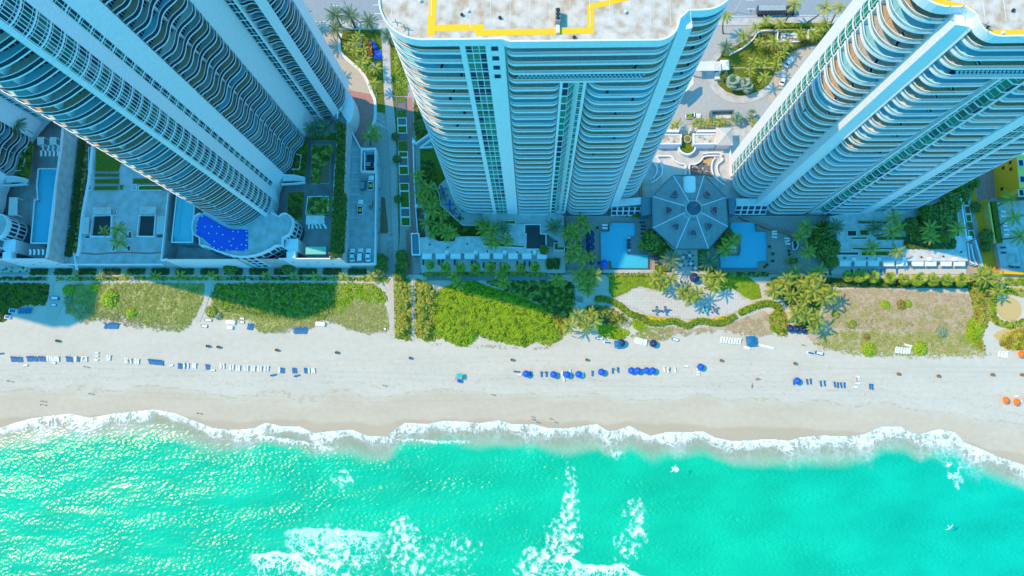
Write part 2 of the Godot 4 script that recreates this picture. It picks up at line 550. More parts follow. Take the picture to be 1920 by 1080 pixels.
	for f in nf:
		var y := y0 + STOREY * f
		for i in 4:
			if f >= nf - 4 and (i == 1 or i == 2): continue
			put_balcony(t, kits[i], y, tile_keys[rng.randi() % tile_keys.size()])
		if f >= nf - 4:
			put_balcony(t, kp, y, tile_keys[rng.randi() % tile_keys.size()])
		else:
			put_bay(t, g2, y, ["green_glass", "dark_glass", "green_glass2"])
			put_bay(t, ga, y, ["green_glass", "green_glass2"])
			put_bay(t, gb, y, ["green_glass", "green_glass2"])
		put_bay(t, g3, y, ["green_glass", "green_glass", "green_glass2", "dark_glass"])
		put_bay(t, g0, y, ["green_glass"])
		if f >= nf - 4:
			var sw := Vector3(-7.3 + (0.0 if not mir else 0.0), y + 2.0, -66.87)
			if mir: sw.x = 107.3 - sw.x
			var w := obj("window", MB.new().box(Vector3.ZERO, Vector3(1.3, 1.4, 0.1)).mesh(), M.dark_glass, t, sw)
			obj("window_frame", MB.new().wall(V2([-0.75, 0, 0.75, 0]), -0.85, -0.7, 0.2).mesh(), M.frame, w)
	# the screen of diamonds below the penthouse storeys
	var scr := MB.new()
	var xx := -3.2
	while xx < 22.6:
		for r in 2:
			var cx := xx + (0.42 if r == 1 else 0.0)
			var cy := yd + 1.45 + r * 0.75
			var d := MB.new()
			var e := 0.36
			var z := -66.75
			var A := Vector3(cx, cy - e, z); var B := Vector3(cx + e, cy, z); var C := Vector3(cx, cy + e, z); var D := Vector3(cx - e, cy, z)
			if mir:
				A.x = 107.3 - A.x; B.x = 107.3 - B.x; C.x = 107.3 - C.x; D.x = 107.3 - D.x
			scr.quad(A, D, C, B)
			var o := Vector3(0, 0, -0.08)
			scr.quad(A + o, B + o, C + o, D + o)
			scr.quad(A, B, B + o, A + o); scr.quad(B, C, C + o, B + o); scr.quad(C, D, D + o, C + o); scr.quad(D, A, A + o, D + o)
		xx += 0.84
	obj("screen_back", MB.new().prism(mirror(rect(-3.6, -67.6, 22.8, -67.4), mir), yd + 0.05, yd + 3.0).mesh(), M.dark_glass, t)
	var so := obj("lattice_screen", scr.mesh(), M.tile_blue, t)
	so.set_meta("kind", "stuff")
	# roof with its deep fascia
	var ro := PackedVector2Array()
	ro.append_array(V2([-28.9, -92.5]))
	ro.append_array(arc(-20.4, -75.6, 8.5, 180, 90, 12))
	ro.append_array(V2([-5.6, -67.1, -5.0, -66.8, -4.2, -66.55]))
	ro.append_array(arc(22.8, -70.4, 3.9, 90, 10, 8))
	ro.append_array(V2([26.9, -70.8, 28.6, -72.4]))
	ro.append_array(arc(31.2, -78.9, 6.5, 90, 0, 8))
	ro.append_array(V2([37.7, -89, 20, -92.5]))
	ro = mirror(ro, mir)
	var roof := obj("roof", MB.new().prism(ro, top - 2.3, top - 0.35).mesh(), M.roof, t)
	var rim_in := Geometry2D.offset_polygon(ro, -0.35)[0]
	obj("fascia", MB.new().wall(ro, top - 2.35, top, 0.3, true).mesh(), M.white, roof)
	tower_roof(roof, mir, top - 0.35)
	# base
	obj("base_wall", MB.new().prism(mirror(V2([-24, -90, -24, -76, -19, -69.5, -13.5, -69, -13.2, -67.0, -5.4, -67.0, -5.2, -69.6, 5.8, -69.6, 6, -67.2, 10.6, -67.2, 11.4, -70.6, 24, -70.6, 28, -74, 36, -78, 36, -89, 20, -92]), mir), 0.0, 3.9).mesh(), M.white2, t)
	return t

func tower_roof(roof: Node3D, mir: bool, y: float) -> void:
	var seam := MB.new()
	for i in 16:
		var x := -26.5 + i * 3.7
		if mir: x = 107.3 - x
		seam.box(Vector3(x, y + 0.02, -79.5), Vector3(0.08, 0.05, 20 if i > 3 else 15))
	obj("roof_seam", seam.mesh(), M.white2, roof)
	var band := MB.new()
	if not mir:
		for p in [V2([-19.3,-78.6,-18,-78.6,-18.3,-67.9,-19.8,-67.9]), V2([-18.3,-70.2,-9.2,-70.2,-9.2,-68.9,-18.2,-68.9]), V2([-10.7,-68.9,-9.2,-68.9,-9.2,-69.1,11.2,-69.2,11.2,-68,-10.7,-67.8]), V2([10,-72.7,11.3,-72.9,11.2,-69.2,9.9,-69.2]), V2([10,-73.9,17.8,-75.6,17.8,-74.7,10,-72.7])]:
			band.prism(p, y + 0.004, y + 0.03)
	else:
		for p in [V2([72.8,-74.6,79.9,-72.6,79.9,-72.2,76.8,-72.4,73.6,-73.1]), V2([82.2,-67.8,89.1,-67.8,88.9,-66.2,85.2,-66.4,83.1,-66.7])]:
			band.prism(p, y + 0.004, y + 0.03)
	obj("painted_band", band.mesh(), M.yellow, roof)
	# vents, drains, ducts
	var k := 0
	for p in ([V2([-13.3,-72]), V2([-12.2,-72.8]), V2([-6.2,-71.3]), V2([17,-72.2]), V2([7.5,-67.2]), V2([-21.2,-75])] if not mir else [V2([82.1,-68.2]), V2([84.6,-67.1]), V2([87,-71.5])]):
		var q: Vector2 = p[0]
		obj("roof_vent", MB.new().lathe(V2([0.22, 0, 0.22, 0.35, 0.34, 0.4, 0.25, 0.55, 0, 0.6]), 10).mesh(), M.dark if k % 2 == 0 else M.frame, roof, Vector3(q.x, y, q.y))
		k += 1
	if not mir:
		var q := Vector3(4.5,118.75,-71)
		var un := obj("air_unit", MB.new().box(Vector3(0, 0.9, 0), Vector3(0.9, 1.6, 2.6)).mesh(), M.roof_grey, roof, q)
		for i in 3:
			obj("fan", MB.new().lathe(V2([0.38, 1.7, 0.38, 1.85, 0.3, 1.9, 0, 1.86]), 10).mesh(), M.dark, un, Vector3(0, 0, -0.85 + i * 0.8))
		obj("duct", MB.new().box(Vector3(0, 0.3, 2.2), Vector3(0.7, 0.6, 1.6)).mesh(), M.tile_pale, un)
		# davit arms of the window cleaners on the rounded corner
		for a in [V2([-26.1,-70.2,-25.6,-70.8]), V2([-24.5,-69.3,-24,-69.7]), V2([-24,-68.2,-23.3,-69.3])]:
			var d := MB.new()
			d.tube(Vector3(a[0].x, y + 1.0, a[0].y), Vector3(a[1].x, y + 0.2, a[1].y), 0.09, 0.09, 6)
			d.tube(Vector3(a[1].x, y, a[1].y), Vector3(a[1].x, y + 1.2, a[1].y), 0.12, 0.1, 6)
			obj("davit", d.mesh(), M.tile_grey, roof)
		# the crown of the tower, just behind what is in view; its shadow lies on the roof
		obj("crown", MB.new().lathe(V2([9.2, 0, 9.2, 8.0, 8.8, 8.0, 8.8, 7.4, 0, 7.4]), 40, Vector3.ZERO, 1.5, 0.72).mesh(), M.white, roof, Vector3(4.5, y, -84.6))
	else:
		obj("crown", MB.new().lathe(V2([9.2, 0, 9.2, 8.0, 8.8, 8.0, 8.8, 7.4, 0, 7.4]), 40, Vector3.ZERO, 1.3, 0.6).mesh(), M.white, roof, Vector3(104, y, -85.5))
		for a in [V2([80.6,-68.6,81.9,-68.8]), V2([81.5,-67.1,82.2,-67.9]), V2([75.4,-71.5,75.5,-72.1]), V2([77.8,-71.3,77.9,-72.1])]:
			var d := MB.new()
			d.tube(Vector3(a[0].x, y + 1.0, a[0].y), Vector3(a[1].x, y + 0.2, a[1].y), 0.07, 0.07, 6)
			d.tube(Vector3(a[1].x, y, a[1].y), Vector3(a[1].x, y + 1.2, a[1].y), 0.1, 0.1, 6)
			obj("davit", d.mesh(), M.tile_grey, roof)

func smooth(p: PackedVector2Array, k := 4) -> PackedVector2Array:
	var o := PackedVector2Array()
	for i in p.size() - 1:
		var a := p[maxi(i - 1, 0)]
		var b := p[i]
		var c := p[i + 1]
		var d := p[mini(i + 2, p.size() - 1)]
		for j in k:
			o.append(b.cubic_interpolate(c, a, d, float(j) / k))
	o.append(p[p.size() - 1])
	return o

func tower_b() -> Node3D:
	var t := thing("curved_tower", "", "tower")
	t.set_meta("kindname", "curved_tower")
	var y0 := 18.5
	var nf := 35
	var top := 147.0
	var bo := smooth(V2([-90.2, -62.9, -92.6, -60.9, -95.2, -59.4, -98.2, -58.7, -101.2, -59.0, -103.8, -60.6, -105.6, -63.4, -106.4, -67.0, -106.5, -72, -106.5, -80, -106.5, -96]), 2)
	var bi := smooth(V2([-91.0, -65.6, -93.0, -63.9, -95.3, -62.6, -98.0, -61.9, -100.2, -62.2, -101.8, -63.3, -103.0, -65.2, -103.6, -68.0, -103.7, -72, -103.7, -80, -103.7, -96]), 2)
	# wavy run facing the next building
	var A := Vector2(-85.2, -78.6)
	var B := Vector2(-79.2, -92.2)
	var nrm := Vector2(0.915, 0.404)
	var wo := PackedVector2Array()
	var wi := PackedVector2Array()
	for i in 21:
		var s := i / 20.0
		var off := 1.25 * sin(clampf(s / 0.18, 0.0, 1.0) * PI * 0.5) * (0.55 + 0.45 * cos((s - 0.22) / 0.62 * TAU))
		if s > 0.86: off = lerpf(off, 0.0, pow((s - 0.86) / 0.14, 2.0))
		wo.append(A.lerp(B, s) + nrm * (off + 0.15))
		wi.append(A.lerp(B, s) - nrm * 1.5)
	# short wavy run and the last one at the back
	var vo := PackedVector2Array()
	var vi := PackedVector2Array()
	for i in 9:
		var s := i / 8.0
		vo.append(Vector2(lerpf(-73.9, -69.2, s), -99.3 + 0.35 * sin(s * TAU)))
		vi.append(Vector2(lerpf(-73.9, -69.2, s), -101.2))
	var xo := smooth(V2([-67.4, -101.3, -66.2, -102.6, -65.4, -104.4, -65.2, -106.6, -65.4, -109]), 2)
	var xi := smooth(V2([-68.6, -102.2, -67.9, -103.2, -67.3, -104.8, -67.1, -106.6, -67.2, -109]), 2)
	var kits := []
	for pr in [[bo, bi, [5]], [wo, wi, [10]], [vo, vi, []], [xo, xi, []]]:
		kits.append(balcony_kit(pr[0], pr[1], 0.32, 0.0, 1.08, "smoke_glass", pr[2]))
	var body := PackedVector2Array()
	var bir := bi.duplicate()
	bir.reverse()
	body.append_array(V2([-103.7, -108]))
	body.append_array(bir)
	body.append_array(V2([-88.7, -64.4, -87.9, -68.4, -87.9, -72.5, -86.9, -76.2, -86.7, -79.2]))
	body.append_array(V2([-80.7, -92.8, -76.5, -98.9, -73.9, -101.3, -69.2, -101.3, -68.4, -102.4, -67.4, -105.5, -67.3, -109, -70, -113, -95, -113]))
	obj("wall", MB.new().prism(body, 10.0, top).mesh(), M.white, t)
	# smooth wall strips
	for p in [V2([-87.25, -68.5, -87.7, -72.4, -88.4, -72.5, -88.4, -68.5]), V2([-87.2, -74.0, -85.1, -78.3, -86.6, -80.0, -88.2, -75]), V2([-79.2, -92.2, -76.2, -98.5, -77.5, -100.0, -81.2, -93]), V2([-69.2, -99.2, -67.3, -101.1, -68.6, -102.8, -70.0, -101.5]), V2([-65.1, -108.6, -64.7, -112.5, -68, -113, -68, -108.6])]:
		obj("wall_panel", MB.new().prism(p, 13.0, top).mesh(), M.white, t)
	for p in [V2([-90.1, -62.8, -89.2, -62.4, -88.6, -63.2, -90.2, -65.2]), V2([-73.9, -98.4, -73.2, -98.4, -73.2, -101.2, -73.9, -101.2])]:
		obj("pier", MB.new().prism(p, 13.0, top).mesh(), M.white, t)
	var gp := smooth(V2([-88.9, -62.9, -88.1, -64.0, -87.6, -65.3, -87.3, -66.8, -87.3, -68.5]), 2)
	var big := bay_kit(gp, [0.75, 2.9])
	var slit := bay_kit(V2([-87.75, -72.5, -87.55, -73.2, -87.25, -74.0]), [0.8, 2.8])
	var slit2 := bay_kit(V2([-76.1, -98.7, -75.0, -98.75, -73.9, -98.8]), [1.3])
	for f in nf:
		var y := y0 + STOREY * f
		for i in 4:
			put_balcony(t, kits[i], y - (3.3 if i > 0 else 0.0), tile_keys[rng.randi() % tile_keys.size()])
		put_bay(t, big, y, ["dark_glass", "dark_glass", "dark_glass", "dark_glass", "green_glass2", "green_glass2", "slate_blue"])
		put_bay(t, slit, y, ["dark_glass", "green_glass2"])
		put_bay(t, slit2, y - 2.0, ["dark_glass"])
	obj("roof", MB.new().prism(V2([-106, -104, -106, -66, -103, -61, -98, -59.5, -92, -62, -88, -64, -87.6, -74, -79.5, -92, -76, -98.5, -69, -100, -65, -104, -65, -112, -90, -113]), top, top + 1.2).mesh(), M.white, t)
	return t

# ---------------------------------------------------------------- ground, roads, beach, sea
func slab(called: String, key: String, y0: float, y1: float, poly: PackedVector2Array) -> MeshInstance3D:
	return struct(called, MB.new().prism(poly, y0, y1).mesh(), M[key])

# cuts holes into an outline through hair-thin slits
func holed(outer: PackedVector2Array, holes: Array) -> PackedVector2Array:
	var p := outer.duplicate()
	if Geometry2D.is_polygon_clockwise(p): p.reverse()
	for h0 in holes:
		var h: PackedVector2Array = h0.duplicate()
		if not Geometry2D.is_polygon_clockwise(h): h.reverse()
		var bi := 0
		var bj := 0
		var bd := 1e9
		for i in p.size():
			for j in h.size():
				var d := p[i].distance_to(h[j])
				if d < bd:
					bd = d; bi = i; bj = j
		var q := PackedVector2Array()
		for i in bi + 1: q.append(p[i])
		for j in h.size() + 1: q.append(h[(bj + j) % h.size()] + (Vector2(0.004, 0.003) if j == h.size() else Vector2.ZERO))
		q.append(p[bi] + Vector2(0.004, 0.003))
		for i in range(bi + 1, p.size()): q.append(p[i])
		p = q
	return p

var shore_x := PackedFloat32Array()
var shore_z := PackedFloat32Array()
func shore(x: float) -> float:
	var i := clampi(shore_x.bsearch(x) - 1, 0, shore_x.size() - 2)
	var t := clampf((x - shore_x[i]) / (shore_x[i + 1] - shore_x[i]), 0.0, 1.0)
	return lerpf(shore_z[i], shore_z[i + 1], t)

func beach_y(x: float, z: float) -> float:
	var s := shore(x)
	return 0.35 * smoothstep(s - 1.0, s - 22.0, z) - 0.02 - 0.10 * maxf(0.0, z - s)

const BX0 := -216.0
const BX1 := 190.0
const BZ0 := -46.0
const BZ1 := 26.0
const SZ1 := 80.0

func ground() -> void:
	var pts := V2([-206.8,7.5,-184.1,7.7,-178.7,5.9,-173.2,4.4,-160.2,2.7,-152.6,4.1,-144.3,2.6,-130.4,1.1,-122.8,2.5,-116.1,5,-109.4,7.4,-102,7.9,-95.5,7.3,-91.1,5.2,-85.5,6.7,-80,6.5,-74.3,8.8,-68.9,8.1,-61.6,7.5,-56,9.6,-49.7,9.7,-46.1,6.7,-43.4,5.1,-36.2,5.5,-29.8,4.3,-23.5,4.6,-18,5.1,-11.7,4,-7.2,5.4,0,5.3,5.4,6.7,10.8,6.7,17.9,5.6,21.5,5.2,25.1,7.5,29.5,6.7,32.2,5.6,35.8,7.4,39.3,8.9,44.6,7.7,50.8,7.6,57,7.4,60.5,9.3,66.6,10.5,78.1,9.7,85.1,10.2,88.6,9.1,95.7,8.4,104.4,8.7,109.7,7.9,116,5.3,122.1,5.4,127.1,8,134.2,6.1,139.3,7.1,142.4,10.5,145.7,11.8,152.2,14.7,160.4,17.5,183.6,22])
	for p in pts:
		shore_x.append(p.x); shore_z.append(p.y)
	# the land under everything, as far as one can see; the sea bed is cut away
	struct("ground", MB.new().prism(rect(-1500, -1500, 1500, -44.5), -6.0, 0.0).mesh(), M.paver)
	var edge := PackedVector2Array([Vector2(-1500, -44.5), Vector2(-216, -44.5), Vector2(-216, 120), Vector2(-1500, 120)])
	struct("beach", MB.new().prism(edge, -6.0, 0.0).mesh(), M.sand_far)
	struct("beach", MB.new().prism(rect(190, -44.5, 1500, 120), -6.0, 0.0).mesh(), M.sand_far)
	# sand between dunes and sea, gently sloping under the water
	var b := MB.new()
	var nx := 340
	var nz := 64
	var dn := FastNoiseLite.new()
	dn.seed = 11; dn.frequency = 0.07
	var hgt := PackedFloat32Array()
	for j in nz + 1:
		for i in nx + 1:
			var x := lerpf(BX0, BX1, float(i) / nx)
			var z := lerpf(BZ0, SZ1, float(j) / nz)
			hgt.append(beach_y(x, z) + (0.07 * dn.get_noise_2d(x * 1.5, z * 3.0) if z < shore(x) - 8.0 else 0.0))
	for j in nz:
		for i in nx:
			var p: Array[Vector3] = []
			for o in [[0, 0], [1, 0], [1, 1], [0, 1]]:
				var x := lerpf(BX0, BX1, float(i + o[0]) / nx)
				var z := lerpf(BZ0, SZ1, float(j + o[1]) / nz)
				p.append(Vector3(x, hgt[(j + o[1]) * (nx + 1) + i + o[0]], z))
			b.quad(p[0], p[1], p[2], p[3])
	b.u.resize(b.v.size())
	for i in b.v.size():
		b.u[i] = Vector2((b.v[i].x - BX0) / (BX1 - BX0), (b.v[i].z - BZ0) / (BZ1 - BZ0))
	struct("sand", b.mesh(), sand_material())
	roads()

func sand_material() -> StandardMaterial3D:
	var w := 2048
	var h := 368
	var n1 := FastNoiseLite.new(); n1.seed = 21; n1.frequency = 0.05; n1.fractal_octaves = 5
	var n2 := FastNoiseLite.new(); n2.seed = 22; n2.frequency = 0.35; n2.fractal_octaves = 2
	var n3 := FastNoiseLite.new(); n3.seed = 23; n3.frequency = 0.03; n3.fractal_octaves = 4
	var dry := Color(0.555, 0.51, 0.425)
	var damp := Color(0.53, 0.445, 0.33)
	var wet := Color(0.46, 0.36, 0.25)
	var im := Image.create(w, h, false, Image.FORMAT_RGB8)
	for i in w:
		var x := lerpf(BX0, BX1, (i + 0.5) / w)
		var s := shore(x)
		var base := 12.0 + 0.03 * x * smoothstep(40.0, 160.0, x) + 3.5 * smoothstep(80.0, 160.0, x)
		var sm := lerpf(s, base, 0.7)
		var wob := n3.get_noise_1d(x * 1.4) * 2.2
		var wob2 := n3.get_noise_1d(x * 2.6 + 500.0) * 1.6
		for j in h:
			var z := lerpf(BZ0, BZ1, (j + 0.5) / h)
			var g := n1.get_noise_2d(x * 0.6, z * 2.2)
			var f := n2.get_noise_2d(x, z * 1.4)
			var up := sm - z
			var c := dry * (1.0 + 0.06 * g + 0.05 * f)
			var d1 := smoothstep(16.5, 11.5, up + wob + g * 3.0)
			c = c.lerp(damp * (1.0 + 0.06 * g + 0.05 * f), d1 * 0.85)
			var line := absf(up + wob + g * 3.0 - 14.6)
			if line < 0.35 and f > 0.02: c = c.lerp(Color(0.40, 0.33, 0.20), 0.45)
			line = absf(up + wob2 + g * 2.0 - 19.0)
			if line < 0.5 and f > 0.15: c = c.lerp(Color(0.42, 0.36, 0.24), 0.35)
			var d2 := smoothstep(6.4, 5.2, up + wob2 * 0.7 + g * 0.8)
			c = c.lerp(wet * (1.0 + 0.05 * g), d2 * 0.7)
			if up > 14.0 and up < 27.0 and n2.get_noise_2d(x * 2.1 + 300.0, z * 2.1) > 0.62: c = c.lerp(Color(0.36, 0.30, 0.18), 0.5)
			# wheel tracks that run along the beach
			for tr in [[-10.5, 0.5], [-12.6, 1.7], [-5.0, 3.1], [-16.0, 4.4]]:
				var tz: float = tr[0] + 1.6 * sin(x * 0.021 + tr[1])
				if absf(z - tz) < 0.16 or absf(z - tz - 1.7) < 0.16: c = c * (0.95 - 0.03 * f)
			im.set_pixel(i, j, lin(clampf(c.r, 0, 1), clampf(c.g, 0, 1), clampf(c.b, 0, 1)))
	var m := StandardMaterial3D.new()
	m.resource_name = "sand"
	m.albedo_texture = ImageTexture.create_from_image(im)
	m.texture_repeat = false
	m.roughness = 0.95
	m.metallic_specular = 0.2
	return m

func sea() -> void:
	var w := 2048
	var h := 400
	var im := Image.create(w, h, false, Image.FORMAT_RGBA8)
	var n1 := FastNoiseLite.new(); n1.seed = 31; n1.frequency = 0.6; n1.fractal_octaves = 3; n1.fractal_type = FastNoiseLite.FRACTAL_RIDGED
	var n2 := FastNoiseLite.new(); n2.seed = 32; n2.frequency = 0.06; n2.fractal_octaves = 4
	var n3 := FastNoiseLite.new(); n3.seed = 33; n3.frequency = 0.28; n3.fractal_octaves = 4
	var n4 := FastNoiseLite.new(); n4.seed = 34; n4.frequency = 0.012; n4.fractal_octaves = 2
	var n5 := FastNoiseLite.new(); n5.seed = 35; n5.frequency = 0.42; n5.noise_type = FastNoiseLite.TYPE_CELLULAR; n5.cellular_return_type = FastNoiseLite.RETURN_DISTANCE2_SUB; n5.cellular_jitter = 1.1
	var z0 := 0.0
	# breaking crests: start, end, how far the foam trails behind towards the sea, strength
	var crests := [
		[V2([-91.7,48.3,-84.6,47.2,-77.4,48.5,-70.1,52.7]), 9.0, 1.0], [V2([-80.6,40.1,-70.8,39.6,-60.1,40.2,-51.2,40.8]), 15.0, 0.6],
		[V2([7.3,48.5,10.1,47.1,13,48.1,15.6,50]), 9.0, 1.0], [V2([16.5,50.3,22.5,50.4,28.6,49.9,34.2,53.1]), 7.0, 1.0],
		[V2([-49.6,11.1,-39.6,10.5,-30.6,11.3,-22.3,10.9]), 1.2, 0.9], [V2([-116.1,5,-105.6,7.9,-90.8,10,-79.7,11.3,-68.6,13.4]), 2.4, 0.9], [V2([21.5,8.2,25,10.4,26.7,14.8,29.4,14.1]), 3.0, 0.8]]
	# loose patches of foam: centre, half-length, half-width
	var patches := [[Vector3(12.3,0,33.7), 3.2, 13.0, 0.08], [Vector3(9.6,0,42.1), 6.0, 7.0, -0.1], [Vector3(33.2,0,37.7), 4.5, 8.0, 0.0], [Vector3(30.5,0,43.6), 5.0, 6.0, -0.1], [Vector3(-43.1,0,41.9), 6.0, 9.0, 0.0], [Vector3(-28,0,47.5), 11.0, 8.0, -0.2], [Vector3(-38.4,0,51), 8.0, 6.0, -0.12], [Vector3(0,0,51.4), 7.0, 6.0, 0.0], [Vector3(46.9,0,19.8), 1.2, 0.8, 0.2], [Vector3(138,0,19.1), 2.6, 7.0, -0.1], [Vector3(-64.4,0,24.2), 4.0, 4.0, -0.1], [Vector3(-66.8,0,48), 11.0, 10.0, 0.02]]
	for i in w:
		var x := lerpf(BX0, BX1, (i + 0.5) / w)
		var s := shore(x)
		var lat := n4.get_noise_1d(x * 2.2)
		for j in h:
			var z := lerpf(z0, SZ1, (j + 0.5) / h)
			var d := z - s
			var deep := Color(0.004, 0.49, 0.275)
			var big := n2.get_noise_2d(x * 0.5, z)
			deep = deep.lerp(Color(0.002, 0.46, 0.34), clampf((x - 60.0) / 120.0, 0.0, 1.0) * 0.8)
			deep = deep * (1.0 + 0.2 * big)
			var shallow := Color(0.34, 0.47, 0.33)
			var c := shallow.lerp(deep, smoothstep(5.0, 9.5 + 2.0 * lat, d + big * 2.0))
			var a := 1.0
			if d < 9.0: a = lerpf(0.25, 1.0, smoothstep(1.0, 8.0, d))
			var foam := 0.0
			var wx := x + 1.6 * n3.get_noise_2d(x * 1.3 + 70.0, z * 1.3)
			var wz := z + 1.6 * n3.get_noise_2d(x * 1.3, z * 1.3 + 70.0)
			var web := smoothstep(0.42, 0.02, n5.get_noise_2d(wx, wz) + 1.0)
			var lace := n1.get_noise_2d(x, z) * 0.6 + web * 0.9 - 0.45
			var clump := n3.get_noise_2d(x * 1.2, z * 1.2)
			# the wash at the shore: a bright lip, then lace that thins out
			if d < 0.0: foam = 0.0
			else:
				var wid := 4.6 + 4.0 * n4.get_noise_1d(x * 5.0 + 90.0) + 1.2 * clump + 2.2 * smoothstep(-120.0, -160.0, x) + 2.0 * smoothstep(90.0, 130.0, x)
				var q := d / maxf(wid, 1.2)
				var streak := clampf(n1.get_noise_2d(x * 1.1, z * 0.18), 0.0, 1.0)
				var thick := clampf(0.62 + 0.75 * n2.get_noise_2d(x * 2.2 + 40.0, z * 1.2), 0.0, 1.0)
				var v := clampf(thick * 1.15 * smoothstep(0.85, 0.05, q) * (0.75 + 0.5 * lace + 0.25 * clump) + (web * 0.6 + 0.25 * streak) * smoothstep(1.5, 0.3, q), 0.0, 1.0)
				foam = v
				foam = maxf(foam, smoothstep(0.32, 0.1, absf(d - 0.22 - 0.15 * clump)) * (0.3 + 0.55 * thick))
				# a second, older front inside the first
				var d2 := absf(d - wid * 0.62 - 1.4 * n2.get_noise_2d(x * 1.5, 3.0))
				foam = maxf(foam, smoothstep(0.7, 0.1, d2 + 0.4 * clump) * 0.75 * thick)
			for cr in crests:
				var pl: PackedVector2Array = cr[0]
				if x < pl[0].x - 3.0 or x > pl[pl.size() - 1].x + 3.0: continue
				var zc := pl[0].y
				for k in pl.size() - 1:
					if x >= pl[k].x: zc = lerpf(pl[k].y, pl[k + 1].y, clampf((x - pl[k].x) / (pl[k + 1].x - pl[k].x), 0.0, 1.0))
				var e := z - zc + clump * 0.7
				var trail: float = cr[1]
				var ends := smoothstep(pl[0].x - 2.5, pl[0].x + 1.5, x + clump * 2.0) * smoothstep(pl[pl.size() - 1].x + 2.5, pl[pl.size() - 1].x - 1.5, x + clump * 2.0)
				if e > -0.3 and e < trail:
					var q := e / trail
					var v: float = smoothstep(-0.3, 0.2, e) * (1.0 if e < trail * (0.07 + 0.1 * clump) else smoothstep(q * 0.9 - 0.5, q * 0.9 + 0.05, lace * 0.8 + clump * 0.3))
					foam = maxf(foam, v * ends * cr[2])
			for pt in patches:
				var o: Vector3 = pt[0]
				var r := pow((x - o.x) / pt[1], 2.0) + pow((z - o.z) / pt[2], 2.0)
				r += 0.9 * big + 0.35 * clump
				if r < 1.3:
					foam = maxf(foam, (web * smoothstep(-0.1, 0.35, clump + float(pt[3]) + 0.35 * (1.0 - r)) + smoothstep(0.25, 0.6, clump * 0.9 + lace * 0.3 + 0.2 * (1.0 - r) + float(pt[3]))) * 0.7)
			c = c.lerp(Color(0.80, 0.84, 0.84), clampf(foam, 0.0, 0.96))
			a = maxf(a, clampf(foam * 1.3, 0.0, 1.0))
			if d < 0.0: a = 0.0
			var o2 := lin(clampf(c.r, 0, 1), clampf(c.g, 0, 1), clampf(c.b, 0, 1), a)
			im.set_pixel(i, j, o2)
	var m := StandardMaterial3D.new()
	m.resource_name = "sea_water"
	m.albedo_texture = ImageTexture.create_from_image(im)
	m.texture_repeat = false
	m.transparency = BaseMaterial3D.TRANSPARENCY_ALPHA
	m.roughness = 0.26
	m.metallic_specular = 0.36
	# waves: real relief, smooth normals
	var nx := 1400
	var nz := 250
	var wv := FastNoiseLite.new(); wv.seed = 41; wv.frequency = 0.85; wv.fractal_octaves = 3
	var sw := FastNoiseLite.new(); sw.seed = 42; sw.frequency = 0.05
	var v := PackedVector3Array()
	var nn := PackedVector3Array()
	var uv := PackedVector2Array()
	var ix := PackedInt32Array()
	var hh := PackedFloat32Array()
	for j in nz + 1:
		for i in nx + 1:
			var x := lerpf(BX0, BX1, float(i) / nx)
			var s := shore(x) - 0.15
			var z := lerpf(s, SZ1, pow(float(j) / nz, 1.15))
			var d := z - s
			var amp := smoothstep(0.0, 10.0, d)
			var y := 0.03 + amp * (clampf(0.19 + 0.2 * sw.get_noise_2d(x * 0.7 + 200.0, z * 2.0), 0.06, 0.4) * wv.get_noise_2d(x * 0.62 + z * 0.25, z * 1.3 - x * 0.22) + 0.55 * sw.get_noise_2d(x * 0.5, z * 1.6)) + 0.12 * amp
			v.append(Vector3(x, y, z))
			uv.append(Vector2((x - BX0) / (BX1 - BX0), (z - z0) / (SZ1 - z0)))
	nn.resize(v.size())
	for j in nz + 1:
		for i in nx + 1:
			var k := j * (nx + 1) + i
			var a := v[k + 1 if i < nx else k] - v[k - 1 if i > 0 else k]
			var e := v[k + nx + 1 if j < nz else k] - v[k - nx - 1 if j > 0 else k]
			nn[k] = e.cross(a).normalized()
	for j in nz:
		for i in nx:
			var k := j * (nx + 1) + i
			ix.append_array(PackedInt32Array([k, k + 1, k + nx + 2, k, k + nx + 2, k + nx + 1]))
	var arr := []
	arr.resize(Mesh.ARRAY_MAX)
	arr[Mesh.ARRAY_VERTEX] = v; arr[Mesh.ARRAY_NORMAL] = nn; arr[Mesh.ARRAY_TEX_UV] = uv; arr[Mesh.ARRAY_INDEX] = ix
	var me := ArrayMesh.new()
	me.add_surface_from_arrays(Mesh.PRIMITIVE_TRIANGLES, arr)
	struct("sea", me, m)
	var far := mk("sea_far", 0.0, 0.47, 0.3, 0.2)
	struct("open_sea", MB.new().prism(rect(-1500, 80, 1500, 1500), -6, 0.0).mesh(), far)
	struct("open_sea", MB.new().prism(rect(-1500, 12, -216, 80), 0.01, 0.05).mesh(), far)
	struct("open_sea", MB.new().prism(rect(190, 24, 1500, 80), 0.01, 0.05).mesh(), far)

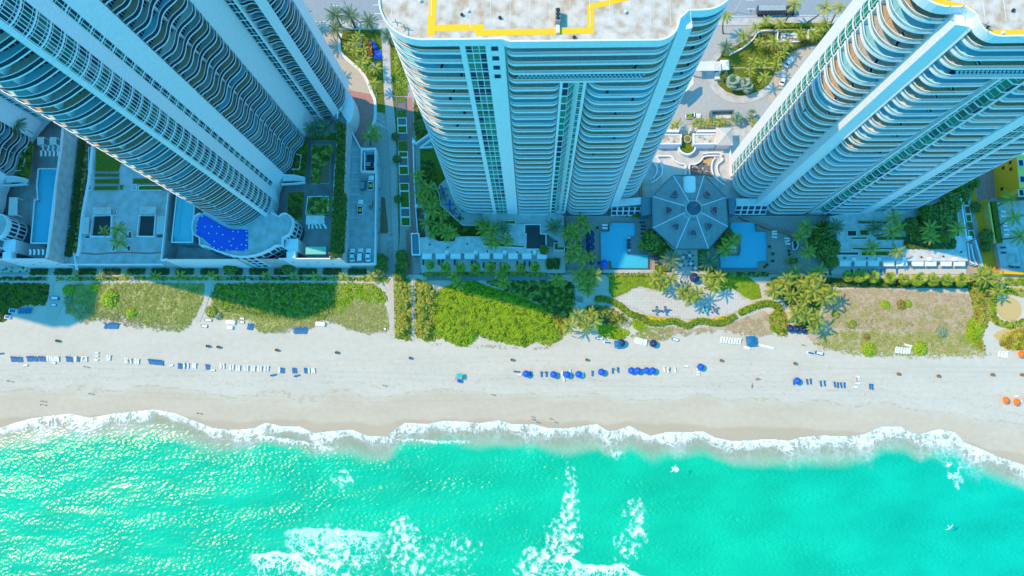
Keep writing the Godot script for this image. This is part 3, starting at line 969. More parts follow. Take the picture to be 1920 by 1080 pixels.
func roads() -> void:
	var zk := -143.2
	slab("road", "asphalt", -0.5, 0.02, rect(-300, -175, 300, zk))
	slab("kerb", "concrete", -0.4, 0.15, rect(-300, zk, 300, zk + 0.35))
	slab("pavement", "concrete", -0.4, 0.14, rect(-300, zk + 0.35, 300, zk + 3.0))
	# lane dashes
	for row in [[V2([-81,-146.8]), -17.6], [V2([-81.2,-150.4]), -17.6]]:
		var z: float = row[0][0].y
		for i in range(-12, 13):
			var x := -79.0 + i * 15.6 + (2.4 if z < -146 else 0.0)
			obj("lane_dash", MB.new().prism(rect(x, z - 0.09, x + 3.2, z + 0.09), 0.0, 0.03).mesh(), M.white, get_node("road"))
	obj("edge_line", MB.new().prism(rect(-300, zk - 0.75, 300, zk - 0.6), 0.0, 0.03).mesh(), M.white, get_node("road"))
	# left driveway, lawn, walks
	slab("driveway", "tan_paver", -0.4, 0.05, V2([-82.7,-140.6,-72.3,-140.5,-72.9,-137.2,-72.9,-131.8,-69.5,-127.7,-65.7,-124.6,-63.2,-121.6,-61.4,-118.4,-59.8,-114.1,-67.3,-115.7,-71.5,-120,-80.3,-135.1]))
	slab("driveway", "red_paver", -0.4, 0.05, V2([-67.3,-115.7,-59.8,-114.1,-58.4,-108.2,-58.8,-102,-60.3,-97.2,-62.4,-94.4,-64.5,-88.6,-70,-88.7,-71.3,-116.8]))
	slab("lawn", "lawn", -0.4, 0.10, V2([-72.3,-140.5,-57.5,-140.3,-56.3,-130.5,-55.3,-119.8,-54.6,-106.7,-58.2,-107.6,-58.5,-111.4,-59.9,-115.2,-61.4,-118.8,-62.8,-121.8,-65.3,-125,-69.1,-128.3,-72,-131.1,-72.5,-135.5,-72.2,-138.3]))
	slab("kerb", "white2", -0.4, 0.2, ribbon(V2([-72.4,-139,-72.9,-135.5,-72.5,-131.4,-69.3,-127.9,-65.5,-124.6,-63,-121.6,-61.4,-118.6,-59.9,-114.8,-58.5,-111.4,-58.2,-107.6,-58.4,-103.4,-60.2,-98.5]), 0.55, 1.0))
	slab("path", "concrete", -0.4, 0.12, V2([-57.5,-140.3,-54.4,-140.3,-53.8,-132.7,-53,-121.9,-52.3,-113.4,-55.2,-113.4,-55.8,-121.9,-56.5,-130.5]))
	slab("path", "pink_paver", -0.4, 0.12, V2([-55.2,-113.4,-52.3,-113.4,-51.3,-108.2,-50.4,-100.9,-50.3,-96.3,-50.5,-90.6,-49.9,-86.5,-49.1,-72.4,-48.2,-64.5,-48.1,-54.7,-48.1,-46.1,-49.3,-46.1,-49.5,-52.8,-50.5,-64.5,-51.5,-82.5,-52.2,-90.6,-53.4,-99.9,-54.5,-108.2]))
	slab("path", "concrete", -0.4, 0.115, V2([-58.2,-103.4,-54,-101.9,-53.4,-100.3,-58.4,-102.2]))
	slab("lawn", "lawn", -0.4, 0.09, V2([-58.2,-107.4,-54.6,-106.5,-53.8,-100.5,-52.6,-90.6,-51.9,-82.5,-50.9,-64.5,-49.9,-53.2,-51.4,-52.8,-51.6,-56.7,-50.4,-60.6,-56,-56.7,-57.4,-92.7,-59.8,-94.7,-58.2,-102.6]))
	slab("lawn", "lawn", -0.4, 0.10, V2([-54,-139.2,-47.7,-139.1,-46.5,-113.4,-51.9,-113.4,-52.8,-121.9]))
	slab("lawn", "lawn", -0.4, 0.10, V2([-51.9,-113.2,-50.7,-113.2,-47.6,-62.5,-47.7,-54.7,-49.4,-88.5]))
	slab("flower_bed", "soil", -0.4, 0.16, V2([-54.6,-74.8,-53.4,-74,-51.8,-62.2,-52.1,-61.2,-54.6,-61.2]))
	slab("path", "pink_paver", -0.4, 0.125, V2([-54.6,-60.8,-51.9,-60.8,-51.9,-60,-50.2,-60,-50.1,-58.2,-52,-58.3,-52.4,-48.9,-54.7,-49]))
	slab("path", "red_paver", -0.4, 0.11, V2([-46.9,-112.7,-44.9,-112.7,-43.8,-96.7,-42.8,-88.5,-42.4,-80.4,-41,-61,-43.7,-60.6,-43.1,-52.8,-42.2,-45.1,-43.9,-45.1,-44.8,-52.8,-45.6,-62.1,-44.1,-62.5,-44.6,-76.4,-45.5,-88.5]))
	# roundabout garden and drive on the right
	slab("driveway", "drive_grey", -0.4, 0.05, V2([65.3,-139.8,80,-139.6,74.7,-132.2,66.7,-127,64.5,-120.7,64.3,-116.5,67,-112.3,75.5,-109.1,85.2,-111.1,93.2,-117.2,97.7,-126.6,105.9,-133.3,117.5,-134,116.1,-116,76.9,-98.9,34.8,-99.2,35.4,-125.2]))
	slab("driveway", "tan_paver", -0.4, 0.06, V2([87.3,-118.3,90.1,-122.5,93.9,-127.1,97.9,-129.8,106.8,-132.4,117.5,-133.2,109.1,-124.4,92.8,-110,87.9,-108,85.2,-111.1]))
	slab("pavement", "concrete", -0.4, 0.13, ribbon(V2([69.1,-128.6,66.2,-124.9,65.2,-119.6,66.6,-115.6,69.5,-112.7,74,-111,79.1,-111.4,83.4,-113.4,86.8,-116.3]), 1.6, 1.0))
	slab("lawn", "lawn", -0.4, 0.16, V2([66.6,-125.3,70.7,-129.9,76.7,-133.2,84.8,-137.8,98.4,-138.1,106.2,-137.1,107,-135,98.1,-132.1,92,-128.4,89.4,-124.6,87.6,-120,85.5,-116.3,82.5,-114.2,78.5,-112.6,74.7,-112.2,70.3,-113.9,67.6,-116.5,66.4,-120.2]))
	slab("lawn", "lawn", -0.4, 0.11, V2([83,-140.7,110.3,-140.3,110.2,-138.8,98.5,-138.5,82.9,-138.5]))
	slab("hedge_bed", "soil", -0.4, 0.19, V2([78.7,-133.2,83.8,-137,98.4,-136.8,98.1,-133.4,90.2,-129.9,86.4,-132.1]))
	slab("path", "concrete", -0.4, 0.2, V2([72,-123.3,87.8,-123.2,87.8,-122.9,71.9,-123]))
	# garden court between the paired towers
	slab("court", "concrete", -0.4, 0.45, V2([38.7,-101,80.8,-100.7,79.7,-81.8,71.5,-68,37.8,-68.2]))
	# the beach gardens
	slab("path", "pink_paver", -0.4, 0.08, V2([-211.4,-46.9,-49.9,-46.8,-49.8,-45.6,-211.2,-45.7]))
	slab("path", "sand_path", -0.4, 0.45, V2([-172.6,-43.6,-171.1,-43.6,-170.9,-37.4,-166.5,-36.3,-168.4,-29.8,-172.8,-29.8,-171.9,-37.4]))
	slab("path", "sand_path", -0.4, 0.47, V2([-115.2,-44.4,-113.6,-44.4,-114,-39.8,-115.4,-33.6,-117,-29.1,-118.9,-29.1,-117.5,-35.5,-116,-40.3]))
	slab("path", "sand_path", -0.4, 0.47, V2([-51,-46.1,-49.3,-46.1,-48.3,-30,-47.9,-23.4,-49.8,-23.4,-50.3,-31.8,-50.7,-38.4,-52.9,-41.3,-55.2,-42.8,-55.2,-43.4,-52.5,-42.2,-50.8,-40.3]))
	slab("path", "sand_path", -0.4, 0.47, V2([-43.6,-45.1,-42.2,-45.1,-41.8,-37.5,-41,-22.5,-42.5,-22.5,-43,-33.7]))
	slab("path", "sand_path", -0.4, 0.44, V2([-201,-43.8,-114.6,-44,-114.5,-43.5,-161.9,-43.2,-200.9,-43]))
	slab("path", "sand_path", -0.4, 0.44, V2([-114.4,-44,-67.8,-43.8,-54.1,-43.2,-54.1,-42.7,-67.7,-43.2,-114.3,-43.4]))
	# pavers of the sea terrace, laid one by one
	sea_terrace()

func ribbon(p: PackedVector2Array, w0: float, w1: float) -> PackedVector2Array:
	var s := smooth(p, 3)
	var l := MB.offset_path(s, w0)
	var r := MB.offset_path(s, -w0 * w1)
	r.reverse()
	l.append_array(r)
	return l

func sea_terrace() -> void:
	var plaza := V2([26.4,-37.4,29.9,-38.2,32.3,-39.3,34.2,-41,35.3,-41,37,-41.6,40.6,-40.6,46.1,-39.9,49.8,-39.5,53.4,-37.1,57,-37.1,59.9,-40.1,63.5,-40.1,68.1,-41,69.9,-40.3,72,-38.2,75.2,-36.7,78,-37.5,80.7,-37.3,83.3,-36.4,80.6,-35.6,76.9,-35.1,72.3,-33.8,67.7,-31.9,64,-30.8,60.3,-30.2,54.9,-30,49.5,-30.6,44,-30.8,39.5,-31.9,35,-33.7,31.3,-35.2,27.7,-36.5])
	slab("terrace", "joint", -0.4, 0.48, plaza)
	var walk := smooth(V2([13,-38.4,16.6,-37.1,20.3,-37.8,23.7,-38.8,26.8,-38.2]), 3)
	slab("path", "pale_paver", -0.4, 0.475, V2([14.1,-41.2,17.1,-41.2,17.4,-35.2,16.2,-32.8,13.3,-32.8,13.7,-37.4]))
	slab("path", "pale_paver", -0.4, 0.475, ribbon(walk, 1.0, 1.0))
	slab("path", "pale_paver", -0.4, 0.475, ribbon(V2([80.7,-37.1,84.6,-36.7,87.4,-34.9,89,-31.9]), 1.0, 1.0))
	slab("path", "sand_path", -0.4, 0.46, ribbon(V2([25.8,-36,31.3,-33.7,36.7,-30,39.4,-28.2,45.7,-27.7,53,-26.9,60.3,-27.9,67.6,-29.7,73.1,-31.6,77.8,-33.8]), 0.7, 1.0))
	slab("lawn", "lawn", -0.4, 0.465, V2([26.4,-45.5,45,-45.5,45.4,-40.3,40.7,-41,37,-42,35.3,-41.2,34.2,-41.4,32.3,-39.7,29.9,-38.6,27.7,-38,26.3,-39.3]))
	slab("lawn", "lawn", -0.4, 0.465, V2([60.1,-45.5,73.8,-45.5,77.7,-42.3,78.5,-37.8,75.2,-37.1,72.4,-38.4,70.3,-40.5,68.3,-41.4,63.5,-40.5,60.4,-40.5]))
	slab("lawn", "lawn", -0.4, 0.465, V2([48.9,-40.3,50.9,-38.8,53.4,-37.5,54.7,-35.2,52.2,-36,49.7,-38.2]))
	slab("path", "pale_paver", -0.4, 0.45, V2([45.8,-46.5,59.6,-46.5,60.1,-40.3,57,-37.1,53.4,-37.1,49.8,-39.5,45.6,-40.3]))
	# square stones with open joints; the nearest three hundred are parts, the others one mesh
	var kit: Array[Mesh] = []
	kit.append(MB.new().box(Vector3.ZERO, Vector3(0.86, 0.1, 0.86)).mesh())
	kit.append(MB.new().box(Vector3.ZERO, Vector3(0.84, 0.1, 0.87)).mesh())
	var at := []
	var host := get_node("terrace")
	var lo := plaza[0]
	var hi := plaza[0]
	for q in plaza:
		lo = lo.min(q); hi = hi.max(q)
	var count := 0
	var x := lo.x
	while x < hi.x:
		var z := hi.y
		while z > lo.y:
			var ok := true
			for o in [Vector2(-0.42, -0.42), Vector2(0.42, -0.42), Vector2(0.42, 0.42), Vector2(-0.42, 0.42)]:
				if not Geometry2D.is_point_in_polygon(Vector2(x, z) + o, plaza): ok = false
			if ok:
				var y := 0.47 + rng.randf() * 0.012
				if count < 300:
					obj("paving_stone", kit[count % 2], [M.pale_paver, M.pale_paver, M.pale_paver2][rng.randi() % 3], host, Vector3(x, y, z))
				else:
					at.append(Transform3D(Basis(), Vector3(x, y, z)))
				count += 1
			z -= 0.95
		x += 0.95
	scatter("paving_stones", kit[0], M.pale_paver, at, host)


# ---------------------------------------------------------------- terraces, pools, pavilion, garden buildings
func shifted(p: PackedVector2Array, dx: float) -> PackedVector2Array:
	var o := PackedVector2Array()
	for q in p: o.append(q + Vector2(dx, 0))
	return o

func pool(label: String, outline: PackedVector2Array, y: float, depth: float, group := "", tile := "pool_tile") -> Node3D:
	var t := thing("swimming_pool", label, "pool", Vector3.ZERO, 0.0, group)
	obj("basin_floor", MB.new().sheet(outline, y - depth).mesh(), M[tile], t)
	obj("basin_wall", MB.new().prism(outline, y - depth, y - 0.02, false).mesh(), M[tile], t)
	obj("water", MB.new().sheet(outline, y - 0.16).mesh(), M.pool_water, t)
	for i in 3:
		var a := outline[0].lerp(outline[1], 0.08)
		var e := outline[0].lerp(outline[1], 0.92)
		var d := (outline[1] - outline[0]).orthogonal().normalized()
		if not Geometry2D.is_point_in_polygon(outline[0].lerp(outline[1], 0.5) + d, outline): d = -d
		obj("pool_step", MB.new().prism(PackedVector2Array([a + d * 0.05, e + d * 0.05, e + d * (0.5 + i * 0.45), a + d * (0.5 + i * 0.45)]), y - depth + 0.01, y - 0.3 - i * 0.2).mesh(), M[tile], t)
	var o: PackedVector2Array = Geometry2D.offset_polygon(outline, 0.45)[0]
	obj("coping", MB.new().prism(holed(o, [outline]), y - 0.1, y + 0.07).mesh(), M.white2, t)
	return t

func hip_roof(t: Node3D, x0: float, z0: float, x1: float, z1: float, y: float, up: float, m: Material) -> void:
	var c := Vector3((x0 + x1) * 0.5, y + up, (z0 + z1) * 0.5)
	var p := [Vector3(x0, y, z0), Vector3(x1, y, z0), Vector3(x1, y, z1), Vector3(x0, y, z1)]
	for i in 4:
		var b := MB.new()
		b.tri(p[i], p[(i + 1) % 4], c)
		b.quad(p[i], p[(i + 1) % 4], p[(i + 1) % 4] - Vector3(0, 0.25, 0), p[i] - Vector3(0, 0.25, 0))
		obj("roof_panel", b.mesh(), m, t)
	var r := MB.new()
	for q in p: r.bar(q + Vector3(0, 0.04, 0), c + Vector3(0, 0.04, 0), 0.12, 0.08)
	obj("ridge", r.mesh(), M.white2, t)

func planter(label: String, outline: PackedVector2Array, y: float, hgt: float, soil := "soil") -> Node3D:
	var t := thing("planter_box", label, "planter")
	obj("planter_wall", MB.new().prism(holed(outline, [Geometry2D.offset_polygon(outline, -0.28)[0]]), y, y + hgt).mesh(), M.white2, t)
	obj("planter_soil", MB.new().sheet(Geometry2D.offset_polygon(outline, -0.25)[0], y + hgt - 0.12).mesh(), M[soil], t)
	return t

func site() -> void:
	left_terraces()
	middle_terraces()
	right_terraces()
	pavilion()
	garden_court()
	yellow_house()
	north_gardens()

func left_terraces() -> void:
	var zf := -48.8
	var e: Vector2 = V2([-54.8,-49])[0]
	# parking level and lower garden level in one block
	slab("terrace_block", "deck", 0.0, 5.2, PackedVector2Array([Vector2(-330, zf), Vector2(e.x, zf), Vector2(e.x, V2([-55.5,-80.4])[0].y)]) + V2([-56.2,-90.9,-61.6,-90.9,-67.9,-101.5]) + PackedVector2Array([Vector2(-72, -116), Vector2(-330, -116)]))
	var tr := V2([-64.7,-97.8,-64.5,-77.7,-64.4,-64.5,-64.2,-49])
	for k in 2:
		var dx := -96.9 * k
		var up := PackedVector2Array()
		for q in V2([-124.6,-71.7,-124.8,-48.2]): up.append(q)
		up.append(Vector2(up[1].x + 0.4, zf))
		up.append(Vector2(V2([-67.6,-49])[0].x if k == 1 else tr[3].x, zf))
		for i in range(2, -1, -1): up.append(tr[i])
		if k == 1:
			up = PackedVector2Array([up[0], up[1], up[2], up[3]]) + V2([-67.5,-51.6,-68,-101.6])
		up.append(Vector2(-76, -114)); up.append(Vector2(-104, -114))
		var hole := V2([-121.8,-75.1,-122.1,-54.8,-115.4,-54.8,-116,-68.5]) if k == 0 else shifted(V2([-171.6,-80.7,-165.2,-80.6,-164.5,-64.9,-164.7,-54.6,-170.8,-54.6,-171.5,-69.5,-170.3,-69.5,-171.4,-74.9]), 96.9)
		slab("terrace", "deck", 5.0, 13.8, shifted(holed(up, [hole]), dx))
		var pw := thing("parapet_wall", ["white parapet round the terrace of the left tower", "white parapet round the pool terrace at the left edge"][k], "wall")
		obj("coping", MB.new().wall(shifted(PackedVector2Array([up[0], up[1], Vector2(up[1].x + 2.0, zf + 0.15)]), dx), 13.8, 14.9, 0.35).mesh(), M.white, pw)
		obj("coping", MB.new().wall(shifted(PackedVector2Array([Vector2(-85, zf + 0.15), Vector2(up[3].x, zf + 0.15)]), dx), 13.4, 14.9, 0.35).mesh(), M.white, pw)
		obj("coping", MB.new().wall(shifted(V2([-67.9,-101.6,-67.5,-87.3,-67.7,-75.8,-67.5,-51.6,-67.8,-49]), dx), 13.8, 14.7, 0.3).mesh(), M.white, pw)
		# front wall with its small slots
		var fw := thing("terrace_wall", ["white front wall of the terrace under the left tower, small dark slots in it", "white front wall below the pool terrace at the left edge"][k], "wall")
		obj("wall_face", MB.new().prism(shifted(PackedVector2Array([Vector2(-84, zf), Vector2(up[3].x, zf), Vector2(up[3].x, zf + 0.25), Vector2(-84, zf + 0.25)]), dx), 0.0, 13.5).mesh(), M.white, fw)
		obj("wall_face", MB.new().prism(shifted(PackedVector2Array([Vector2(up[1].x, zf), Vector2(-100, zf), Vector2(-100, zf + 0.25), Vector2(up[1].x, zf + 0.25)]), dx), 0.0, 13.5).mesh(), M.white, fw)
		for i in 4:
			obj("slot", MB.new().box(Vector3(-82 + i * 4.3 + dx, 9.2 - (i % 2) * 2.6, zf + 0.27), Vector3(0.9, 0.3, 0.08)).mesh(), M.dark, fw)
		bulge(dx, k)
		# ramp at the foot of the tower
		var ramp := thing("ramp", ["pale walled ramp at the foot of the left tower's wavy balconies", "pale walled ramp on the terrace at the left edge"][k], "ramp")
		obj("ramp_floor", MB.new().prism(shifted(V2([-85.6,-77.9,-81.7,-77.9,-78,-77,-77.9,-75.6,-81.6,-76,-85.5,-75.8]), dx), 13.7, 14.2).mesh(), M.white2, ramp)
		for q in [V2([-85.4,-77.8,-81.5,-77.7,-77.8,-76.8]), V2([-85.7,-74.5,-81.7,-74.7,-77.7,-75.1])]:
			obj("ramp_wall", MB.new().wall(shifted(q, dx), 13.8, 15.2, 0.3).mesh(), M.white, ramp)
		for q in [V2([-81,-90.8,-79.4,-88.9,-80.2,-86.7]), V2([-81.4,-85.4,-79.6,-85,-80,-80,-82.6,-80])]:
			slab("low_wall", "white2", 13.8, 14.6, shifted(MB.offset_path(q, 0.12) + rev(MB.offset_path(q, -0.12)), dx))
	pool("long pale turquoise pool beside the blue tarp roof", V2([-121.8,-75.1,-122.1,-54.8,-115.4,-54.8,-116,-68.5]), 13.8, 1.2, "", "pool_tile_pale")
	pool("long stepped pool on the terrace at the left edge", V2([-171.6,-80.7,-165.2,-80.6,-164.5,-64.9,-164.7,-54.6,-170.8,-54.6,-171.5,-69.5,-170.3,-69.5,-171.4,-74.9]), 13.8, 1.2, "", "pool_tile")
	# terrace gardens beside the tower
	planter("larger oblong planting bed with brown earth on the left tower's terrace", V2([-76.3,-88.9,-69.5,-88.9,-69.3,-74.9,-75.9,-74.9]), 13.8, 0.5)
	planter("smaller planting bed above the blue cabana on the left tower's terrace", V2([-76.7,-70.4,-69.4,-70.5,-69.3,-64,-77.1,-64]), 13.8, 0.5)
	slab("lawn", "lawn", 13.5, 13.86, V2([-83.6,-71.9,-78.3,-72.1,-78.3,-63.1,-80.1,-62.3,-81.7,-63.8,-83.2,-64.6]))
	slab("lawn", "lawn", 13.5, 13.86, V2([-81.1,-90.9,-78.7,-90.9,-77.8,-85.5,-78.1,-77.8,-83.1,-78.2,-82.1,-83.6]))
	slab("lawn", "lawn", 13.5, 13.87, V2([-77.8,-92.8,-68,-93.1,-68.3,-90.8,-77.7,-90.9]))
	slab("lawn", "lawn", 13.5, 13.86, shifted(V2([-81.1,-90.9,-78.7,-90.9,-77.8,-85.5,-78.1,-77.8,-83.1,-78.2,-82.1,-83.6]), -96.9))
	cabana("blue slatted cabana roof with loungers below on the left tower's terrace", V2([-76,-63.1,-69.9,-63,-69.7,-60.1,-76,-60.1]), 13.8, 2.6)
	cabana("blue flat cabana on the pool terrace at the left edge", V2([-178.7,-69.8,-175.8,-69.8,-175.1,-63.4,-178.2,-63.4]), 13.8, 2.6)
	cabana("left one of two square blue canopies above the five white loungers", V2([-171.7,-91.5,-169.4,-91.5,-169,-88.7,-171.3,-88.7]), 13.8, 2.6)
	cabana("right one of two square blue canopies above the five white loungers", V2([-167.3,-91.4,-165.1,-91.4,-164.7,-88.7,-167,-88.7]), 13.8, 2.6)
	slab("pool_cover", "green_tarp", 13.7, 14.0, V2([-76.3,-52.9,-69.4,-52.9,-69.4,-50.3,-76.3,-50.3]))
	# strip of roof between the two terraces, its hedge and planting strip
	slab("roof_strip", "white2", 5.0, 5.35, V2([-170,-98.5,-164,-96.4,-163.1,-52.2,-165.2,-48.7,-169,-48.7]))
	for q in [V2([-166.2,-89]), V2([-166.1,-72.2]), V2([-166.2,-55.2]), V2([-166,-80.6]), V2([-166.4,-63.4])]:
		var v: Vector2 = q[0]
		var hb := thing("roof_hatch", "dark hatch %s in the pale roof strip, counted from the tower" % ordinal(q.size() + names.get("roof_hatch", -1)), "hatch", Vector3(v.x, 5.35, v.y))
		obj("hatch_curb", MB.new().wall(rect(-0.6, -0.7, 0.6, 0.7), 0.0, 0.35, 0.12, true).mesh(), M.white2, hb)
		obj("hatch_cover", MB.new().box(Vector3(0, 0.15, 0), Vector3(1.1, 0.2, 1.3)).mesh(), M.roof_grey, hb)
	slab("flower_bed", "soil", 5.0, 5.5, V2([-162.4,-93.8,-160.3,-92.9,-160.1,-59.5,-161.1,-51.8,-162.9,-51.8,-162,-59.5]))
	var gw := thing("garden_wall", "long white wall between the brown planting strip and the lower court", "wall")
	obj("coping", MB.new().wall(V2([-158.9,-93.3,-158.8,-78.9,-159.6,-67.1,-159.5,-53.5,-159.9,-51.6]), 5.2, 6.3, 0.9).mesh(), M.white, gw)
	obj("coping", MB.new().wall(V2([-161.1,-52.7,-159.5,-46.8]), 5.2, 6.3, 0.3).mesh(), M.white, gw)
	obj("coping", MB.new().wall(PackedVector2Array([Vector2(V2([-167.1,-48.8])[0].x, zf + 0.12), Vector2(V2([-129.1,-48.7])[0].x, zf + 0.12)]), 4.6, 6.2, 0.3).mesh(), M.white, gw)
	# lower court: lawns in boxes, two light wells with their depth painted dark
	for q in [[V2([-158.1,-93.3,-147.1,-90.2,-148.3,-82.5,-157.5,-82.6]), "big square of dark lawn"], [V2([-157.4,-82.2,-148,-82.1,-148,-80.5,-157.2,-80.6]), "uppermost of three narrow strips of lawn"], [V2([-157.2,-80,-147.8,-80.1,-147.7,-77.9,-157,-78]), "middle one of three narrow strips of lawn"], [V2([-157.1,-77.4,-147.9,-77.5,-147.9,-75.6,-157,-75.6]), "lowest of three narrow strips of lawn"], [V2([-160.7,-92.1,-158.9,-91.7,-158.1,-82.8,-157.8,-80.4,-159.5,-80.2]), "narrow bed of brown earth along the left"], [V2([-159.6,-77.8,-157.9,-77.8,-157.7,-75.6,-159.5,-75.6]), "small square planter at the left end of the lawn strips"], [V2([-147.7,-77.7,-146.2,-77.7,-146.1,-75.7,-147.7,-75.8]), "small square planter at the right end of the lawn strips"], [V2([-143.2,-77.9,-141.4,-77.9,-141.1,-75.5,-143.2,-75.5]), "small square box with a pale floor"], [V2([-140.8,-77.5,-127.4,-77.6,-127.2,-75.5,-140.8,-75.5]), "dark lawn strip half hidden by the left tower"], [V2([-143.2,-80.1,-133.4,-80.1,-129.4,-78,-140.6,-77.9,-143,-78.1]), "dark bed at the tower's sunlit edge"]]:
		planter(q[1] + " in the lower court", q[0], 5.2, 0.55, "soil" if "earth" in q[1] else ("concrete" if "pale floor" in q[1] else "lawn"))
	for q in [[V2([-155.9,-66.3,-149.2,-66.5,-148.7,-58.7,-155.9,-58.7]), "left"], [V2([-139.2,-66.4,-133.4,-66.4,-133.2,-60,-133.1,-58.6,-139.2,-58.7]), "right"]]:
		var t := thing("light_well", "%s one of two dark square light wells with white rims in the lower court" % q[1], "light well")
		obj("rim_wall", MB.new().wall(q[0], 5.2, 6.1, 0.35, true).mesh(), M.white, t)
		obj("well_shade_sheet", MB.new().sheet(q[0], 5.23).mesh(), M.slate, t)  # dark sheet on the deck, stands for the shade down the opening
	for q in [[V2([-155.1,-68.8,-148.8,-68.8,-148.5,-66.3,-154.8,-66.3]), "upper canopy at the left light well"], [V2([-138.5,-68.8,-132.6,-69,-132.4,-66.4,-138.2,-66.3]), "upper canopy at the right light well"], [V2([-158.5,-65.2,-156,-65.2,-155.7,-59.2,-158.2,-59.2]), "side canopy left of the left light well"], [V2([-131.7,-65.5,-129.2,-65.5,-129,-59.1,-131.5,-59.1]), "side canopy right of the right light well"]]:
		cabana("flat blue " + q[1], q[0], 5.2, 2.4)
	for q in [[V2([-148.7,-68.4,-147.7,-68.4,-147.6,-66.3,-148.6,-66.3]), "beside the left light well"], [V2([-158.2,-59.3,-156.1,-59.3,-156,-57.9,-158.5,-57.9]), "below the left light well"], [V2([-132.4,-59.4,-129.9,-59.4,-130,-58.2,-132.3,-58.3]), "below the right light well"], [V2([-148.1,-60.2,-146.4,-60.2,-146.4,-57.9,-148.1,-57.9]), "at the foot of the nearest leaning palm"], [V2([-142.8,-60.6,-141.3,-60.6,-141,-57.9,-142.7,-57.9]), "at the foot of the upper leaning palm"], [V2([-147.9,-55.8,-146.5,-55.8,-146.6,-53.3,-148,-53.3]), "lying empty between the leaning palms"], [V2([-142.5,-55.6,-141.1,-55.6,-141.1,-53.3,-142.6,-53.3]), "at the foot of the lower leaning palm"]]:
		planter("small white planter with brown earth " + q[1], q[0], 5.2, 0.6)
	slab("hose_line", "red_paver", 5.0, 5.24, MB.offset_path(V2([-160.1,-53,-153.7,-52.4,-149.9,-52.8,-142.3,-53.1,-134.7,-52.7,-130,-53.1]), 0.3) + rev(MB.offset_path(V2([-160.1,-53,-153.7,-52.4,-149.9,-52.8,-142.3,-53.1,-134.7,-52.7,-130,-53.1]), -0.3)))
	# parking deck
	slab("parking_deck", "deck_parking", 5.0, 5.25, V2([-67.5,-99.2,-65.9,-98.2,-61.7,-90.7,-56.3,-90.6,-56.1,-80.7,-55,-49.2,-66.6,-49.2,-66.7,-67,-67,-80.7]))
	var pk := get_node("parking_deck")
	for q in [281.5, 294.8, 308.0, 323.7, 337.0, 350.5, 365.4, 380.0, 394.0, 407.0]:
		var a: Vector2 = un5(q)
		obj("stall_line", MB.new().prism(rect(a.x, a.y - 0.07, a.x + 5.2, a.y + 0.07), 5.1, 5.265).mesh(), M.white2, pk)
	for i in 8:
		var a: Vector2 = un5(326.0 + i * 13.5)
		obj("lane_mark", MB.new().prism(rect(a.x + 5.25, a.y - 0.7, a.x + 5.45, a.y + 0.7), 5.1, 5.27).mesh(), M.ochre, pk)
	var pw := thing("parapet_wall", "white parapet with slots round the parking deck", "wall")
	obj("coping", MB.new().wall(V2([-67.2,-99.9,-65.6,-98.1,-61.4,-90.6,-56.1,-90.6,-55.5,-80.3,-54.6,-48.8]), 4.0, 6.4, 0.35).mesh(), M.white, pw)
	obj("coping", MB.new().wall(PackedVector2Array([V2([-54.6,-48.8])[0], Vector2(V2([-65.9,-48.8])[0].x, zf + 0.1)]), 4.0, 6.4, 0.35).mesh(), M.white, pw)
	for q in [340, 380, 425, 465]:
		var a: Vector2 = V2([-55.9,-87.1])[0]
		obj("slot", MB.new().box(Vector3(a.x + 0.9 + 0.002 * q, 4.6, -78 + (q - 330) * 0.19), Vector3(0.12, 0.35, 0.9)).mesh(), M.dark, pw)
	var pit := thing("ramp_shaft", "open white shaft with a dark car inside at the corner of the parking deck", "shaft")
	obj("shaft_wall", MB.new().wall(V2([-60.6,-89.6,-55.8,-89.7,-55.5,-81.5,-60.4,-81.5]), 5.2, 8.0, 0.3, true).mesh(), M.white, pit)
	obj("shaft_wall", MB.new().wall(V2([-59.6,-88.6,-59.3,-81.7]), 5.2, 7.6, 0.25).mesh(), M.white, pit)
	obj("shaft_shade_patch", MB.new().sheet(V2([-60,-88.6,-56.4,-88.6,-56.2,-82.4,-59.8,-82.4]), 5.3).mesh(), M.slate, pit)  # dark patch on the deck, painted for the unlit level below
	# paved corners in front of the terraces
	slab("path", "pale_paver", -0.2, 0.11, V2([-203.9,-49.7,-181.2,-49.7,-180.5,-47.1,-203.5,-47.1]))
	for k in 14:
		var x: float = lerpf(V2([-180.4,-48.1])[0].x, V2([-56.6,-48])[0].x, k / 14.0)
		slab("hedge_bed", "lawn", -0.2, 0.14, rect(x, -48.3, x + 6.4, -45.9))

func un5(py: float) -> Vector2:
	var a: Vector2 = V2([-67.4,-90.4])[0]
	var b: Vector2 = V2([-66.2,-65.6])[0]
	return a.lerp(b, (py - 281.5) / 125.5)

func rev(p: PackedVector2Array) -> PackedVector2Array:
	var o := p.duplicate()
	o.reverse()
	return o

